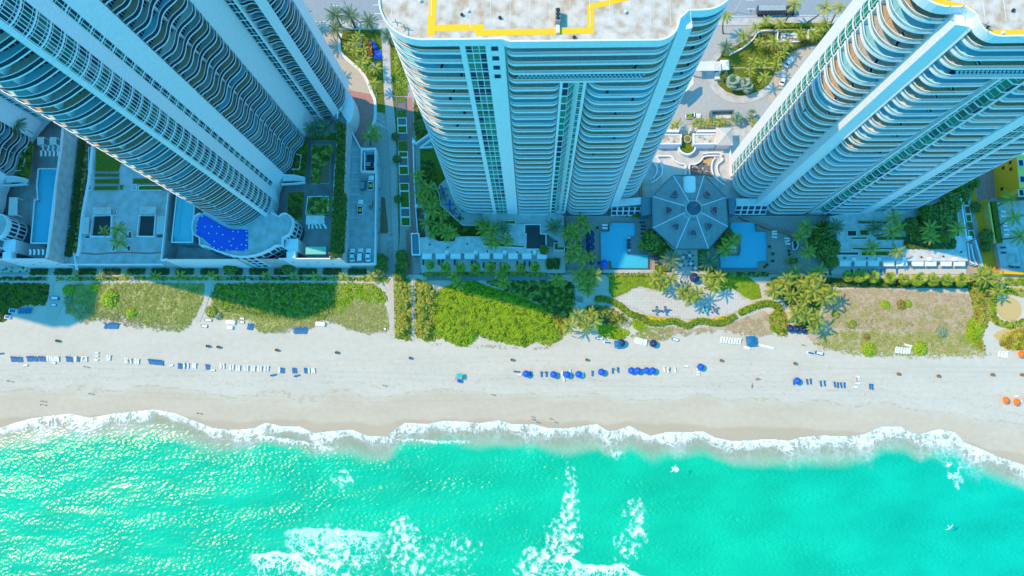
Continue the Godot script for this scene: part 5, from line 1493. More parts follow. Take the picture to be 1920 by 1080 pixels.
func garden_court() -> void:
	# two flat white roofs, a green court with a round bed, a hipped house, drum-shaped ramps
	for s in [[V2([43.9,-95.6,52.1,-95.5,52,-92.2,43.7,-92.2]), "left"], [V2([56.8,-95.7,64.7,-95.7,64.5,-92.1,56.7,-92.1]), "right"]]:
		var t := thing("flat_roofed_wing", "low white flat-roofed wing %s of the round green court" % s[1], "building")
		obj("roof", MB.new().prism(s[0], 0.4, 4.2).mesh(), M.roof, t)
		obj("parapet", MB.new().wall(s[0], 0.4, 4.7, 0.35, true).mesh(), M.white, t)
		for i in 3:
			var q: Vector2 = s[0][0].lerp(s[0][2], 0.25 + 0.22 * i)
			obj("roof_vent", MB.new().lathe(V2([0.2, 0, 0.2, 0.4, 0.3, 0.45, 0, 0.6]), 8).mesh(), M.roof_grey, t, Vector3(q.x, 4.2, q.y))
	var hr := thing("hipped_house", "small house with a pale square hipped roof in the court", "house")
	var h := V2([64.4,-97.8,70.1,-97.8,69.8,-91.2,64.1,-91.3])
	hip_roof(hr, h[0].x, h[0].y, h[1].x, h[2].y, 5.4, 1.7, M.roof_tile)
	obj("wall", MB.new().prism(rect(h[0].x + 0.5, h[0].y + 0.5, h[1].x - 0.5, h[2].y - 0.5), 0.3, 5.2).mesh(), M.white2, hr)
	slab("lawn", "lawn", 0.0, 1.9, smooth(V2([53.1,-96.8,56.9,-96.8,56.7,-93.1,57.4,-92.5,57,-90.9,55.6,-89.9,54.1,-89.9,52.7,-91,52.3,-92.4,52.9,-93.2,53.1,-96.8]), 2))
	var cw := thing("court_wall", "white wall that rings the round green court", "wall")
	obj("coping", MB.new().wall(smooth(V2([52.8,-96.9,52.6,-92.9,51.8,-92.1,52.3,-90.3,54,-89.2,55.7,-89.3,57.2,-90.5,57.7,-92.3,56.9,-93.1,57.1,-96.9]), 3), 0.3, 2.7, 0.5).mesh(), M.white, cw)
	var rb := thing("round_bed", "round white-rimmed bed with yellow-green plants in the court", "planter", Vector3(54.9,2,-94.7))
	obj("rim", MB.new().wall(arc(0, 0, 1.25, 0, 345, 18), -0.2, 0.9, 0.3, true).mesh(), M.tan_paver, rb)
	obj("planting", MB.new().lathe(V2([0, 1.0, 0.7, 0.95, 1.1, 0.7]), 14).mesh(), M.leaf_yellow, rb)
	for q in [[V2([45.7,-97.6,51.8,-97.6,51.7,-96.8,45.7,-96.8]), "left"], [V2([58.2,-97.5,65.5,-97.5,65.5,-96.7,58.1,-96.7]), "right"]]:
		var w := thing("garden_wall", "thick white wall behind the %s flat-roofed wing" % q[1], "wall")
		obj("wall_face", MB.new().prism(q[0], 0.3, 4.4).mesh(), M.white, w)
	for q in [V2([51,-98]), V2([52.6,-98.8]), V2([56.5,-98.1]), V2([58.2,-98.1])]:
		var ur := thing("gate_post", "%s from the left of the stout white posts above the green court" % ordinal(names.get("gate_post", -1) + 1), "post", Vector3(q[0].x, 0.4, q[0].y))
		obj("shaft", MB.new().box(Vector3(0, 1.6, 0), Vector3(1.1, 3.2, 1.1)).mesh(), M.white, ur)
		obj("finial", MB.new().lathe(V2([0.5, 3.2, 0.55, 3.5, 0.3, 3.8, 0.1, 4.1, 0, 4.15]), 10).mesh(), M.tan_paver, ur)
	# curved ramp walls on both sides of the axis
	var l := [[V2([44,-88.5,45.4,-86.3,45.9,-83.5,44.9,-81.1,41.8,-78.8]), "outer wall of the round ramp left of the pavilion"], [V2([42.3,-86.9,43.7,-85.5,44,-83.1,42.6,-80.5]), "inner wall of the round ramp left of the pavilion"], [V2([64.7,-88.3,63.5,-86,63.5,-82.6,64.9,-80.2,67.6,-78]), "inner wall of the round ramp right of the pavilion"], [V2([66.8,-89.5,67.3,-87.3,65.5,-85.7,65.2,-83.4,66.2,-81,68,-79.4]), "outer wall of the round ramp right of the pavilion"], [V2([43.9,-88.8,48.8,-88.8,50.3,-87.2,52.1,-86,54.1,-85.4,54,-81.4]), "scalloped white wall left of the axis"], [V2([65.4,-88.9,61.1,-88.7,59.5,-86.9,57.5,-85.7,55.6,-85.4,55.5,-81.4]), "scalloped white wall right of the axis"], [V2([70.2,-91.4,70.2,-87.1,70.1,-81.1]), "straight white wall running down towards the right tower"], [V2([60.3,-89.7,66.7,-89.9,66.8,-87.1]), "thin white wall under the hipped house"]]
	for q in l:
		var w := thing("court_wall", q[1], "wall")
		obj("coping", MB.new().wall(smooth(q[0], 4), 0.3, 1.7, 0.38).mesh(), M.white, w)
	slab("court", "grey_soil", 0.0, 0.5, V2([56.2,-85.9,57.9,-86.3,59.9,-87.5,61.4,-89.3,65.2,-89,64,-86.7,64,-83.3,65.4,-80.9,60.7,-81.9,56,-81.9]))
	slab("court", "pale_paver", 0.0, 0.5, V2([45.8,-87,49.1,-89.2,50.6,-87.7,52.4,-86.5,54.3,-85.9,54.2,-81.9,49.8,-81.9,45.6,-78.8,45.6,-81.8,46.5,-84.2]))
	slab("hoarding", "timber", 0.4, 0.9, V2([60.9,-87.5,63.7,-88.3,64.6,-87.5,63.1,-85.9,60.4,-86.5]))
	slab("hoarding", "timber", 0.4, 1.0, V2([60.2,-81.3,61,-81.9,63.2,-79.9,62.8,-79.1]))
	slab("hoarding", "timber", 0.4, 1.2, V2([38.5,-80.2,39.3,-80.2,39.1,-74.3,38.4,-74.1]))
	var rub := []
	for i in 30: rub.append(inside(V2([56.7,-85.5,60.6,-87.7,63.6,-85.9,63.8,-83.3,64.9,-81.7,60.8,-82.3,56.6,-82.3])))
	rub.sort()
	for i in 30:
		var q: Vector2 = rub[i]
		var r := thing("rubble_block", "%s from left of the grey rubble blocks above the pavilion" % ordinal(i), "rubble", Vector3(q.x, 0.5, q.y), rng.randf() * TAU, "rubble on the torn-up court")
		var s := rng.randf_range(0.25, 0.6)
		var bm := MB.new()
		bm.lathe(V2([0, 0, s * 0.9, 0.02, s, s * 0.4, s * 0.5, s * 0.75, 0, s * 0.8]), 5, Vector3.ZERO, 1.3, 0.8)
		obj("block", bm.mesh(), [M.concrete, M.grey_soil, M.slate][i % 3], r)
	# open steel bay by the drive
	var bay := thing("loading_bay", "open white-walled bay with dark rim beside the round drive", "wall")
	obj("wall_face", MB.new().wall(V2([63.8,-102.5,63.9,-105.3,71.7,-105.5,71.6,-103.7]), 0.0, 2.8, 0.5).mesh(), M.slate_blue, bay)
	obj("bay_floor", MB.new().sheet(V2([64.8,-105.9,72.1,-106,71.6,-103.4,64.7,-103.2]), 0.5).mesh(), M.white2, bay)
	# trellis over the drive and the gate lodge
	var tr := thing("trellis", "white slatted trellis over the drive beside the middle tower", "trellis")
	var a := V2([58.3,-123.4,67.3,-123.3,67.1,-119.8,58.2,-119.9])
	for i in 26:
		var x := lerpf(a[0].x, a[1].x, i / 25.0)
		obj("slat", MB.new().box(Vector3(x, 4.6, (a[0].y + a[2].y) * 0.5), Vector3(0.16, 0.3, a[2].y - a[0].y)).mesh(), M.white, tr)
	for z in [a[0].y + 0.4, a[2].y - 0.4]:
		obj("beam", MB.new().box(Vector3((a[0].x + a[1].x) * 0.5, 4.3, z), Vector3(a[1].x - a[0].x + 0.4, 0.35, 0.4)).mesh(), M.white, tr)
		for x in [a[0].x, a[1].x]:
			obj("post", MB.new().box(Vector3(x, 2.1, z), Vector3(0.45, 4.2, 0.45)).mesh(), M.white, tr)
	var lo := thing("gate_lodge", "small gate lodge with a white pyramid roof beside the trellis", "lodge")
	var g := V2([67.8,-124.6,70.8,-124.6,70.6,-120.8,67.6,-120.9])
	hip_roof(lo, g[0].x, g[0].y, g[1].x, g[2].y, 3.4, 1.1, M.white)
	obj("wall", MB.new().prism(rect(g[0].x + 0.3, g[0].y + 0.3, g[1].x - 0.3, g[2].y - 0.3), 0.0, 3.3).mesh(), M.white2, lo)
	obj("plinth", MB.new().prism(V2([66.4,-120.9,70.7,-120.9,70.5,-118.2,65.9,-118.2]), 0.0, 1.5).mesh(), M.white2, lo)
	# the entrance canopy of the middle tower whose shade lies on the drive
	var cn := thing("entrance_canopy", "white angular entrance canopy jutting from the middle tower over the drive", "canopy")
	obj("canopy_roof", MB.new().prism(V2([51.3,-113.6,56.4,-117,57.1,-117,57,-114.2,54.7,-111.6,51.9,-109.2]), 5.4, 6.0).mesh(), M.white, cn)
	obj("canopy_wall", MB.new().prism(V2([49.8,-113.6,54.2,-115.2,54.1,-112,50.8,-110]), 0.0, 5.4).mesh(), M.white2, cn)
	# walls in the round garden
	for q in [[V2([72.1,-128.1,76.7,-130.5,80.7,-133.9,83.5,-137.1,90.1,-137.2]), "curved white wall in the round garden"], [V2([90.1,-137.2,90,-132.9,97.7,-132.8]), "white wall round the play corner of the round garden"], [V2([100.8,-133.4,101.1,-137.3,103.8,-137.2]), "white angled wall near the right tower's top edge"], [V2([49,-100.4,54.2,-100.3]), "short white wall with a dark shadow behind the court"], [V2([59.5,-100.3,66.3,-99.9]), "short white wall under the row of small palms"]]:
		var w := thing("garden_wall", q[1], "wall")
		obj("coping", MB.new().wall(smooth(q[0], 3), 0.0, 1.3, 0.4).mesh(), M.white, w)
	slab("play_floor", "white2", 0.0, 0.25, V2([91.3,-136.8,97.3,-136.7,97.1,-133.5,91.1,-133.6]))
	for i in 9:
		var q := inside(V2([91.7,-136.6,96.9,-136.5,96.7,-133.9,91.5,-134]))
		var b := thing("play_block", "%s %s play block in the white play corner of the round garden" % [ordinal(i / 3), ["blue", "orange", "pale"][i % 3]], "toy", Vector3(q.x, 0.25, q.y), rng.randf() * 3.0, "play blocks in the round garden")
		obj("block", MB.new().box(Vector3(0, 0.35, 0), Vector3(0.9, 0.7, 0.5)).mesh(), [M.tarp_blue, M.orange, M.tile_pale][i % 3], b)
		obj("cap", MB.new().lathe(V2([0.3, 0.7, 0.3, 0.9, 0, 1.0]), 8).mesh(), M.rail, b)

func north_gardens() -> void:
	# play park beside the road
	var a := thing("shade_sail", "flat dark blue square shelter among palms in the left park", "shelter", Vector3(-65.3,2.4,-132.9))
	obj("canopy", MB.new().prism(rect(-1.5, -1.4, 1.5, 1.4), 0.0, 0.12).mesh(), M.slate_blue, a)
	for s in [[-1, -1], [1, -1], [1, 1], [-1, 1]]:
		obj("post", MB.new().box(Vector3(s[0] * 1.35, -1.15, s[1] * 1.25), Vector3(0.12, 2.3, 0.12)).mesh(), M.rail, a)
	var sl := thing("playground_slide", "orange playground slide tower beside the blue play floor", "slide", Vector3(-61,0,-131.7))
	obj("chute", MB.new().prism(V2([-0.9, -2.6, 0.9, -2.4, 0.7, 0.0, 1.0, 2.4, -0.5, 2.6, -0.8, 0.4]), 0.6, 1.1).mesh(), M.orange, sl)
	obj("tower", MB.new().box(Vector3(0, 1.0, -2.0), Vector3(1.4, 2.0, 1.2)).mesh(), M.orange, sl)
	obj("ladder", MB.new().box(Vector3(0, 0.9, -3.2), Vector3(0.7, 1.8, 0.2)).mesh(), M.tarp_blue, sl)
	slab("play_floor", "tarp_blue", 0.0, 0.2, V2([-59.7,-132,-56.9,-131.9,-56.8,-127.8,-59.6,-127.9]))
	for q in [V2([-59.8,-133.9]), V2([-59.2,-132.6]), V2([-59.1,-125.1])]:
		var b := thing("play_cube", "%s bright blue play house near the orange slide" % ["upper", "middle", "lower"][names.get("play_cube", -1) + 1], "playhouse", Vector3(q[0].x, 0, q[0].y))
		obj("wall", MB.new().box(Vector3(0, 0.7, 0), Vector3(1.3, 1.4, 1.3)).mesh(), M.tarp_blue, b)
		obj("roof", MB.new().lathe(V2([1.1, 1.4, 0, 2.1]), 4).mesh(), M.tarp_blue, b)
	# lamp posts by the road
	for q in [[V2([-69.8,-147.3]), "black street lamp at the left park's kerb"], [V2([75,-145.7]), "pale traffic signal pole beside the middle tower's roof"]]:
		var l := thing("street_lamp", q[1], "street lamp", Vector3(q[0][0].x, 0, q[0][0].y))
		obj("pole", MB.new().tube(Vector3.ZERO, Vector3(0, 7.5, 0), 0.12, 0.08, 8).mesh(), M.dark if "black" in q[1] else M.rail, l)
		obj("arm", MB.new().tube(Vector3(0, 7.4, 0), Vector3(0.0, 7.6, -1.6), 0.06, 0.05, 6).mesh(), M.dark if "black" in q[1] else M.rail, l)
		obj("lamp_head", MB.new().box(Vector3(0, 7.55, -1.8), Vector3(0.35, 0.16, 0.8)).mesh(), M.dark if "black" in q[1] else M.rail, l)
	var sg := thing("road_post", "short yellow post at the pavement's edge near the left tower", "post", Vector3(-81.9,0,-141.1))
	obj("post", MB.new().box(Vector3(0, 0.8, 0), Vector3(0.5, 1.6, 0.4)).mesh(), M.yellow, sg)
	obj("cap", MB.new().box(Vector3(0, 1.66, 0), Vector3(0.6, 0.12, 0.5)).mesh(), M.ochre, sg)
	# white bollards along the dark lawn
	var n := 0
	for p in V2([-58.1,-112.2,-58,-111.3,-57.9,-110.5,-57.8,-109.6,-57.8,-108.8,-57.8,-108,-57.8,-107.1,-57.7,-106.3,-57.8,-105.5,-57.4,-104.4,-56.8,-104,-56.2,-103.6,-55.6,-103.1,-55,-102.9,-54.4,-102.6,-57.8,-114.3,-58,-113.4]):
		var b := thing("bollard", "%s of the small white bollards along the dark lawn, counted round its curb" % ordinal(n), "bollard", Vector3(p.x, 0.1, p.y), 0.0, "white bollards at the curb of the red drive")
		n += 1
		obj("shaft", MB.new().tube(Vector3.ZERO, Vector3(0, 0.7, 0), 0.16, 0.14, 8).mesh(), M.white, b)
		obj("cap", MB.new().lathe(V2([0.17, 0.7, 0.12, 0.8, 0, 0.84]), 8).mesh(), M.white, b)
	# round drum building at the left tower's back foot
	var dr := thing("rounded_annex", "pale curved annex wall at the back foot of the left tower", "building")
	var cv := smooth(V2([-69,-113.8,-66.5,-111.8,-64.7,-108.7,-63.9,-104.6,-64.5,-100.6,-65.9,-98.4]), 3)
	obj("wall", MB.new().prism(cv + PackedVector2Array([Vector2(-72, -101), Vector2(-72, -114)]), 0.0, 8.5).mesh(), M.white2, dr)
	obj("roof", MB.new().prism(cv + PackedVector2Array([Vector2(-72, -101), Vector2(-72, -114)]), 8.5, 8.8).mesh(), M.white, dr)

func yellow_house() -> void:
	var t := thing("ochre_house", "ochre yellow resort building at the right edge with dark windows", "house")
	var w := V2([162.2,-84.9,161.9,-73.1,184.2,-73,186,-87.1])
	obj("wall", MB.new().prism(w, 0.0, 11.5).mesh(), M.ochre, t)
	obj("roof", MB.new().prism(w, 11.5, 11.8).mesh(), M.ochre_pale, t)
	for q in [[0.15, 8.6], [0.35, 8.6], [0.2, 5.0], [0.8, 3.4]]:
		var p: Vector2 = w[0].lerp(w[1], q[0])
		obj("window", MB.new().box(Vector3(p.x - 0.03, q[1], p.y), Vector3(0.2, 1.2, 1.0)).mesh(), M.dark, t)
	for q in [Vector3(163,11.9,-81.6), Vector3(162.8,11.9,-75.9), Vector3(161.9,11.9,-71.2)]:
		var f := obj("skylight_curb", MB.new().wall(rect(-0.8, -1.1, 0.8, 1.1), 0, 0.4, 0.15, true).mesh(), M.white2, t, q)
		obj("pane", MB.new().box(Vector3(0, 0.2, 0), Vector3(1.5, 0.1, 2.1)).mesh(), M.dark_glass, f)
	slab("driveway", "red_paver", -0.4, 0.06, V2([155.6,-82.3,162.2,-84.9,161.6,-73.5,155.4,-71.6]))
	slab("driveway", "ochre_dark", -0.4, 0.07, V2([155,-79.4,155.4,-71.6,158.7,-73.1,159.5,-67.7,159.9,-58.2,160.3,-46.5,156.7,-45.8,155,-48.7,154.7,-54.4,154.5,-63.9,153.5,-73.2]))
	var ow := thing("garden_wall", "ochre wall along the sea front of the right edge resort", "wall")
	obj("coping", MB.new().wall(V2([153.9,-44.8,158.7,-46.1,178.3,-45.2]), 0.0, 3.2, 0.9).mesh(), M.ochre, ow)
	obj("coping", MB.new().wall(V2([157.2,-70.7,157.7,-56.5]), 0.0, 3.0, 0.5).mesh(), M.ochre_pale, ow)
	slab("terrace", "concrete", 0.0, 2.2, V2([160.3,-70.9,181.6,-72.7,178.1,-46,159.3,-46.8,158.6,-56.7]))
	slab("hedge_bed", "lawn", 0.0, 2.6, V2([158.4,-71.2,160.2,-71.2,160.6,-56.6,158.8,-56.3]))
	pool("small square turquoise whirlpool at the right edge resort", V2([162,-52.2,164.5,-52.3,164.4,-49.9,161.9,-49.7]), 2.3, 0.3, "", "pool_tile_pale")
	pool("blue pool cut off by the right edge of the picture", V2([166.2,-54.6,180.1,-55.3,179.1,-47.1,166.5,-47.1]), 2.3, 0.3)
	slab("path", "ochre_sand", -0.4, 0.47, V2([155.1,-40.3,156.9,-40.3,156.6,-37.5,155.5,-31.1,156.7,-29.5,155.6,-29.1,154.3,-31.1,155.3,-35.7]))
	slab("path", "ochre_sand", -0.4, 0.46, V2([161.2,-41.6,179.7,-40.9,179.6,-40.1,161,-40.5]))
	slab("sand_circle", "ochre_sand", -0.4, 0.48, arc(V2([161.5,-34.1])[0].x, V2([161.5,-34.1])[0].y, 4.1, 0, 350, 20))
	slab("path", "ochre_sand", -0.4, 0.465, V2([155.1,-24.8,156.7,-26.2,160.4,-27.5,178.4,-30.3,178.1,-28.1,162,-26.2,158.2,-24.1,157.2,-23]))

# ---------------------------------------------------------------- plants
var palm_kinds := {}
var leaf_meshes := {}

# one frond: a bent rib with leaflets to both sides, pointing along +x
func frond_mesh(length: float, rise: float, droop: float, pairs: int, leaf: float, width: float) -> ArrayMesh:
	var b := MB.new()
	var at := func(t: float) -> Vector3: return Vector3(length * (t - 0.12 * t * t * droop), rise * t - droop * t * t * length * 0.42, 0.0)
	for i in 6:
		var p: Vector3 = at.call(i / 6.0)
		var q: Vector3 = at.call((i + 1) / 6.0)
		var w := 0.05 * (1.0 - i / 7.0)
		b.quad(p + Vector3(0, 0, -w), p + Vector3(0, 0, w), q + Vector3(0, 0, w * 0.8), q + Vector3(0, 0, -w * 0.8))
	for i in pairs:
		var t := 0.12 + 0.88 * (i + 0.5) / pairs
		var p: Vector3 = at.call(t)
		var q: Vector3 = at.call(minf(1.0, t + 0.03))
		var f := (q - p).normalized()
		var l := leaf * (0.55 + 0.75 * sin(PI * clampf(t * 0.86 + 0.1, 0.0, 1.0)))
		for s in [-1.0, 1.0]:
			var d := (f * 0.75 + Vector3(0, -0.28, s)).normalized()
			var tip := p + d * l
			b.tri(p - f * width, tip, p + f * width)
	return b.mesh()

func fan_mesh(stalk: float, r: float, ribs: int) -> ArrayMesh:
	var b := MB.new()
	var hub := Vector3(stalk, stalk * 0.25, 0)
	b.quad(Vector3(0, 0, -0.03), Vector3(0, 0, 0.03), hub + Vector3(0, 0, 0.03), hub + Vector3(0, 0, -0.03))
	for i in ribs:
		var a := lerpf(-2.2, 2.2, float(i) / (ribs - 1))
		var d := Vector3(cos(a), -0.12 - 0.1 * absf(a), sin(a))
		var l := r * (1.0 - 0.09 * a * a)
		var side := Vector3(-sin(a), 0.0, cos(a)) * l * 0.12
		var mid := hub + d * l * 0.6
		b.tri(hub, mid + side, hub + d * l)
		b.tri(hub, hub + d * l, mid - side - Vector3(0, 0.05, 0))
	return b.mesh()

func palm_kind(key: String, called: String, hgt: float, lean: float, fronds: int, frond: Array, leaf_keys: Array, r0: float, r1: float) -> void:
	var t := Node3D.new()
	t.set_meta("kindname", called)
	t.set_meta("category", "palm tree")
	var b := MB.new()
	var n := 6
	for i in n:
		var s := i / float(n)
		var s2 := (i + 1) / float(n)
		b.tube(Vector3(lean * (s - 1.0) * (s - 1.0) * -1.0, hgt * s, 0), Vector3(lean * (s2 - 1.0) * (s2 - 1.0) * -1.0, hgt * s2, 0), lerpf(r0, r1, s), lerpf(r0, r1, s2), 7, false)
	obj("trunk", b.mesh(), M.bark, t)
	for i in fronds:
		var f := MeshInstance3D.new()
		f.name = "frond"
		f.mesh = frond[i % frond.size()]
		f.material_override = M[leaf_keys[i % leaf_keys.size()]]
		t.add_child(f, true)
		var up: float = float(i) / fronds
		f.transform = Transform3D(Basis.from_euler(Vector3(rng.randf_range(-0.15, 0.15), i * 2.39996 + rng.randf_range(-0.15, 0.15), lerpf(-0.35, 0.95, up * up))).scaled(Vector3.ONE * rng.randf_range(0.85, 1.1)), Vector3(0, hgt - 0.1 + 0.15 * up, 0))
	var hb := MB.new().lathe(V2([0.0, hgt - 0.5, 0.28, hgt - 0.3, 0.32, hgt, 0.15, hgt + 0.25, 0, hgt + 0.3]), 7)
	obj("crown_heart", hb.mesh(), M.bark, t)
	palm_kinds[key] = t

func leaf_ball(seed_: int, n: int, rx: float, ry: float, leaf: float, clumps: int) -> ArrayMesh:
	var g := RandomNumberGenerator.new()
	g.seed = seed_
	var b := MB.new()
	var cs: Array[Vector3] = []
	for i in clumps:
		var a := i * 2.39996
		var y := 1.0 - (i + 0.5) / clumps * 1.25
		var r := sqrt(maxf(0.05, 1.0 - y * y)) * g.randf_range(0.62, 0.95)
		cs.append(Vector3(cos(a) * r * rx, maxf(y, -0.25) * ry * g.randf_range(0.75, 1.0), sin(a) * r * rx))
	for i in n:
		var c := cs[i % clumps]
		var d := Vector3(g.randfn(), g.randfn() * 0.8 + 0.25, g.randfn()).normalized()
		var p := c + d * rx * 0.34 * pow(g.randf(), 0.35)
		var nn := (d + Vector3(g.randf_range(-0.6, 0.6), 0.6, g.randf_range(-0.6, 0.6))).normalized()
		var s := nn.cross(Vector3(g.randf() - 0.5, 0.2, g.randf() - 0.5)).normalized()
		var q := s.cross(nn)
		var l := leaf * g.randf_range(0.7, 1.3)
		b.tri(p - s * l * 0.5, p + q * l * 0.7, p + s * l * 0.5)
		b.tri(p - s * l * 0.5, p + s * l * 0.5, p - q * l * 0.5)
	return b.mesh()

# a low tuft: blades that stand up and lean out
func tuft_mesh(seed_: int, n: int, r: float, h: float, w: float) -> ArrayMesh:
	var g := RandomNumberGenerator.new()
	g.seed = seed_
	var b := MB.new()
	for i in n:
		var a := g.randf() * TAU
		var d := Vector3(cos(a), 0, sin(a))
		var s := Vector3(-sin(a), 0, cos(a)) * w
		var p := d * r * 0.25 * g.randf()
		var m := p + d * r * 0.45 + Vector3(0, h * g.randf_range(0.6, 1.0), 0)
		var e := p + d * r * g.randf_range(0.7, 1.1) + Vector3(0, h * g.randf_range(0.3, 0.9), 0)
		b.tri(p - s, m, p + s)
		b.tri(m - s, e, m + s)
	return b.mesh()

func edge_dist(p: Vector2, poly: PackedVector2Array) -> float:
	var d := 1e9
	for i in poly.size():
		d = minf(d, p.distance_squared_to(Geometry2D.get_closest_point_to_segment(p, poly[i], poly[(i + 1) % poly.size()])))
	return sqrt(d)

# a mass of shrubs nobody could count: a lumpy body and a skin of leaves
func thicket(called: String, poly: PackedVector2Array, y: float, hgt: float, keys: Array, dens: float, leaf := "broad", body := "leaf_under", seed_ := 0, soft := 2.5) -> void:
	var n := FastNoiseLite.new()
	n.seed = 60 + seed_
	n.frequency = 0.22
	n.fractal_octaves = 3
	var at := []
	for k in keys.size(): at.append([])
	var cnt := int(area(poly) * dens)
	var hf := func(q: Vector2) -> float:
		return hgt * smoothstep(0.0, soft, edge_dist(q, poly)) * (0.72 + 0.55 * n.get_noise_2d(q.x, q.y))
	# body
	var lo := poly[0]
	var hi := poly[0]
	for q in poly:
		lo = lo.min(q); hi = hi.max(q)
	var cell := 0.8
	var b := MB.new()
	var nx := int((hi.x - lo.x) / cell) + 1
	var nz := int((hi.y - lo.y) / cell) + 1
	var hs := PackedFloat32Array()
	for j in nz + 1:
		for i in nx + 1:
			var q := lo + Vector2(i, j) * cell
			hs.append(float(hf.call(q)) * 0.8 if Geometry2D.is_point_in_polygon(q, poly) else -0.3)
	for j in nz:
		for i in nx:
			var k := j * (nx + 1) + i
			if maxf(maxf(hs[k], hs[k + 1]), maxf(hs[k + nx + 1], hs[k + nx + 2])) < 0.0: continue
			var p := lo + Vector2(i, j) * cell
			b.quad(Vector3(p.x, y + hs[k], p.y), Vector3(p.x + cell, y + hs[k + 1], p.y), Vector3(p.x + cell, y + hs[k + nx + 2], p.y + cell), Vector3(p.x, y + hs[k + nx + 1], p.y + cell))
	if b.v.size() > 0:
		var o := obj(called, b.mesh(), M[body])
		o.set_meta("kind", "stuff")
	for i in cnt:
		var q := inside(poly)
		var h: float = hf.call(q)
		var k := int(clampf((n.get_noise_2d(q.x * 1.7 + 90.0, q.y * 1.7) * 0.9 + 0.5 + rng.randf_range(-0.2, 0.2)) * keys.size(), 0, keys.size() - 1))
		var bs := Basis.from_euler(Vector3(rng.randf_range(-0.3, 0.3), rng.randf() * TAU, rng.randf_range(-0.3, 0.3))).scaled(Vector3.ONE * rng.randf_range(0.7, 1.25))
		at[k].append(Transform3D(bs, Vector3(q.x, y + h * 0.92, q.y)))
	for k in keys.size():
		if at[k].size(): scatter(called, leaf_meshes[leaf], M[keys[k]], at[k])

# scattered tufts of dune grass on a patch
func tufts(called: String, poly: PackedVector2Array, y: float, key: String, dens: float, leaf := "tuft", clumpy := 0.0, seed_ := 0) -> void:
	var n := FastNoiseLite.new()
	n.seed = 80 + seed_
	n.frequency = 0.16
	n.fractal_octaves = 3
	var at := []
	for i in int(area(poly) * dens):
		var q := inside(poly)
		if clumpy > 0.0 and n.get_noise_2d(q.x, q.y) < clumpy - 0.35: continue
		at.append(Transform3D(Basis(Vector3.UP, rng.randf() * TAU).scaled(Vector3.ONE * rng.randf_range(0.6, 1.3)), Vector3(q.x, y, q.y)))
	if at.size(): scatter(called, leaf_meshes[leaf], M[key], at)

func hedge(label: String, poly: PackedVector2Array, y: float, hgt: float, keys: Array, seed_ := 0) -> void:
	var t := thing("hedge", label, "hedge")
	obj("hedge_body", MB.new().prism(poly, y - 0.1, y + hgt * 0.86).mesh(), M.leaf_under, t)
	var at := []
	for k in keys.size(): at.append([])
	for i in int(area(poly) * 9.0):
		var q := inside(poly)
		at[rng.randi() % keys.size()].append(Transform3D(Basis.from_euler(Vector3(rng.randf_range(-0.4, 0.4), rng.randf() * TAU, rng.randf_range(-0.4, 0.4))).scaled(Vector3.ONE * rng.randf_range(0.7, 1.2)), Vector3(q.x, y + hgt * rng.randf_range(0.78, 1.0), q.y)))
	# the sides
	for i in poly.size():
		var a := poly[i]
		var b := poly[(i + 1) % poly.size()]
		for j in int(a.distance_to(b) * 4.0):
			var q := a.lerp(b, rng.randf())
			at[rng.randi() % keys.size()].append(Transform3D(Basis.from_euler(Vector3(rng.randf_range(-1.2, 1.2), rng.randf() * TAU, rng.randf_range(-1.2, 1.2))).scaled(Vector3.ONE * rng.randf_range(0.6, 1.1)), Vector3(q.x, y + hgt * rng.randf_range(0.1, 0.9), q.y)))
	for k in keys.size():
		if at[k].size(): scatter("leaves", leaf_meshes.broad, M[keys[k]], at[k], t)

func palms(kind: String, phrase: String, y: float, pts: PackedVector2Array, group: String, s0 := 0.85, s1 := 1.15) -> void:
	var a := Array(pts)
	a.sort_custom(func(p: Vector2, q: Vector2) -> bool: return p.x < q.x)
	for i in a.size():
		var lab := "%s from left of the %s" % [ordinal(i), phrase] if a.size() > 1 else phrase
		if a.size() == 2: lab = "%s of the two %s" % [["left", "right"][i], phrase]
		dup(palm_kinds[kind], Vector3(a[i].x, y, a[i].y), rng.randf() * TAU, lab, group, rng.randf_range(s0, s1) * 1.3)

var crown_protos := []
func round_plant(called: String, label: String, category: String, at: Vector3, r: float, h: float, keys: Array, trunk := 0.0, group := "") -> void:
	var t := thing(called, label, category, at, rng.randf() * TAU, group)
	var st := MB.new()
	if trunk > 0.0:
		st.tube(Vector3(0, -0.1, 0), Vector3(0.1, trunk * 0.7, 0.05), 0.05 * r + 0.1, 0.04 * r + 0.06, 8)
		for i in 5:
			var a := TAU * i / 5.0
			st.tube(Vector3(0.1, trunk * 0.65, 0.05), Vector3(cos(a) * r * 0.5, trunk + h * 0.35, sin(a) * r * 0.5), 0.03 * r + 0.05, 0.03, 6)
		obj("trunk", st.mesh(), M.bark, t)
	else:
		for i in 4:
			var a := TAU * i / 4.0 + 0.4
			st.tube(Vector3(0, -0.1, 0), Vector3(cos(a) * r * 0.45, h * 0.5, sin(a) * r * 0.45), 0.06, 0.03, 5)
		obj("stem", st.mesh(), M.bark, t)
	for k in keys.size():
		var c := obj("crown", crown_protos[(names[called] + k) % crown_protos.size()], M[keys[k]], t, Vector3(0, trunk, 0), k * 1.3)
		c.scale = Vector3(r, h, r) * (1.0 - 0.06 * k)
	var core := obj("crown_core", MB.new().lathe(V2([0, -0.25, 0.45, -0.1, 0.66, 0.2, 0.55, 0.5, 0.25, 0.68, 0, 0.7]), 9).mesh(), M.leaf_mid, t, Vector3(0, trunk, 0))
	core.scale = Vector3(r, h, r)

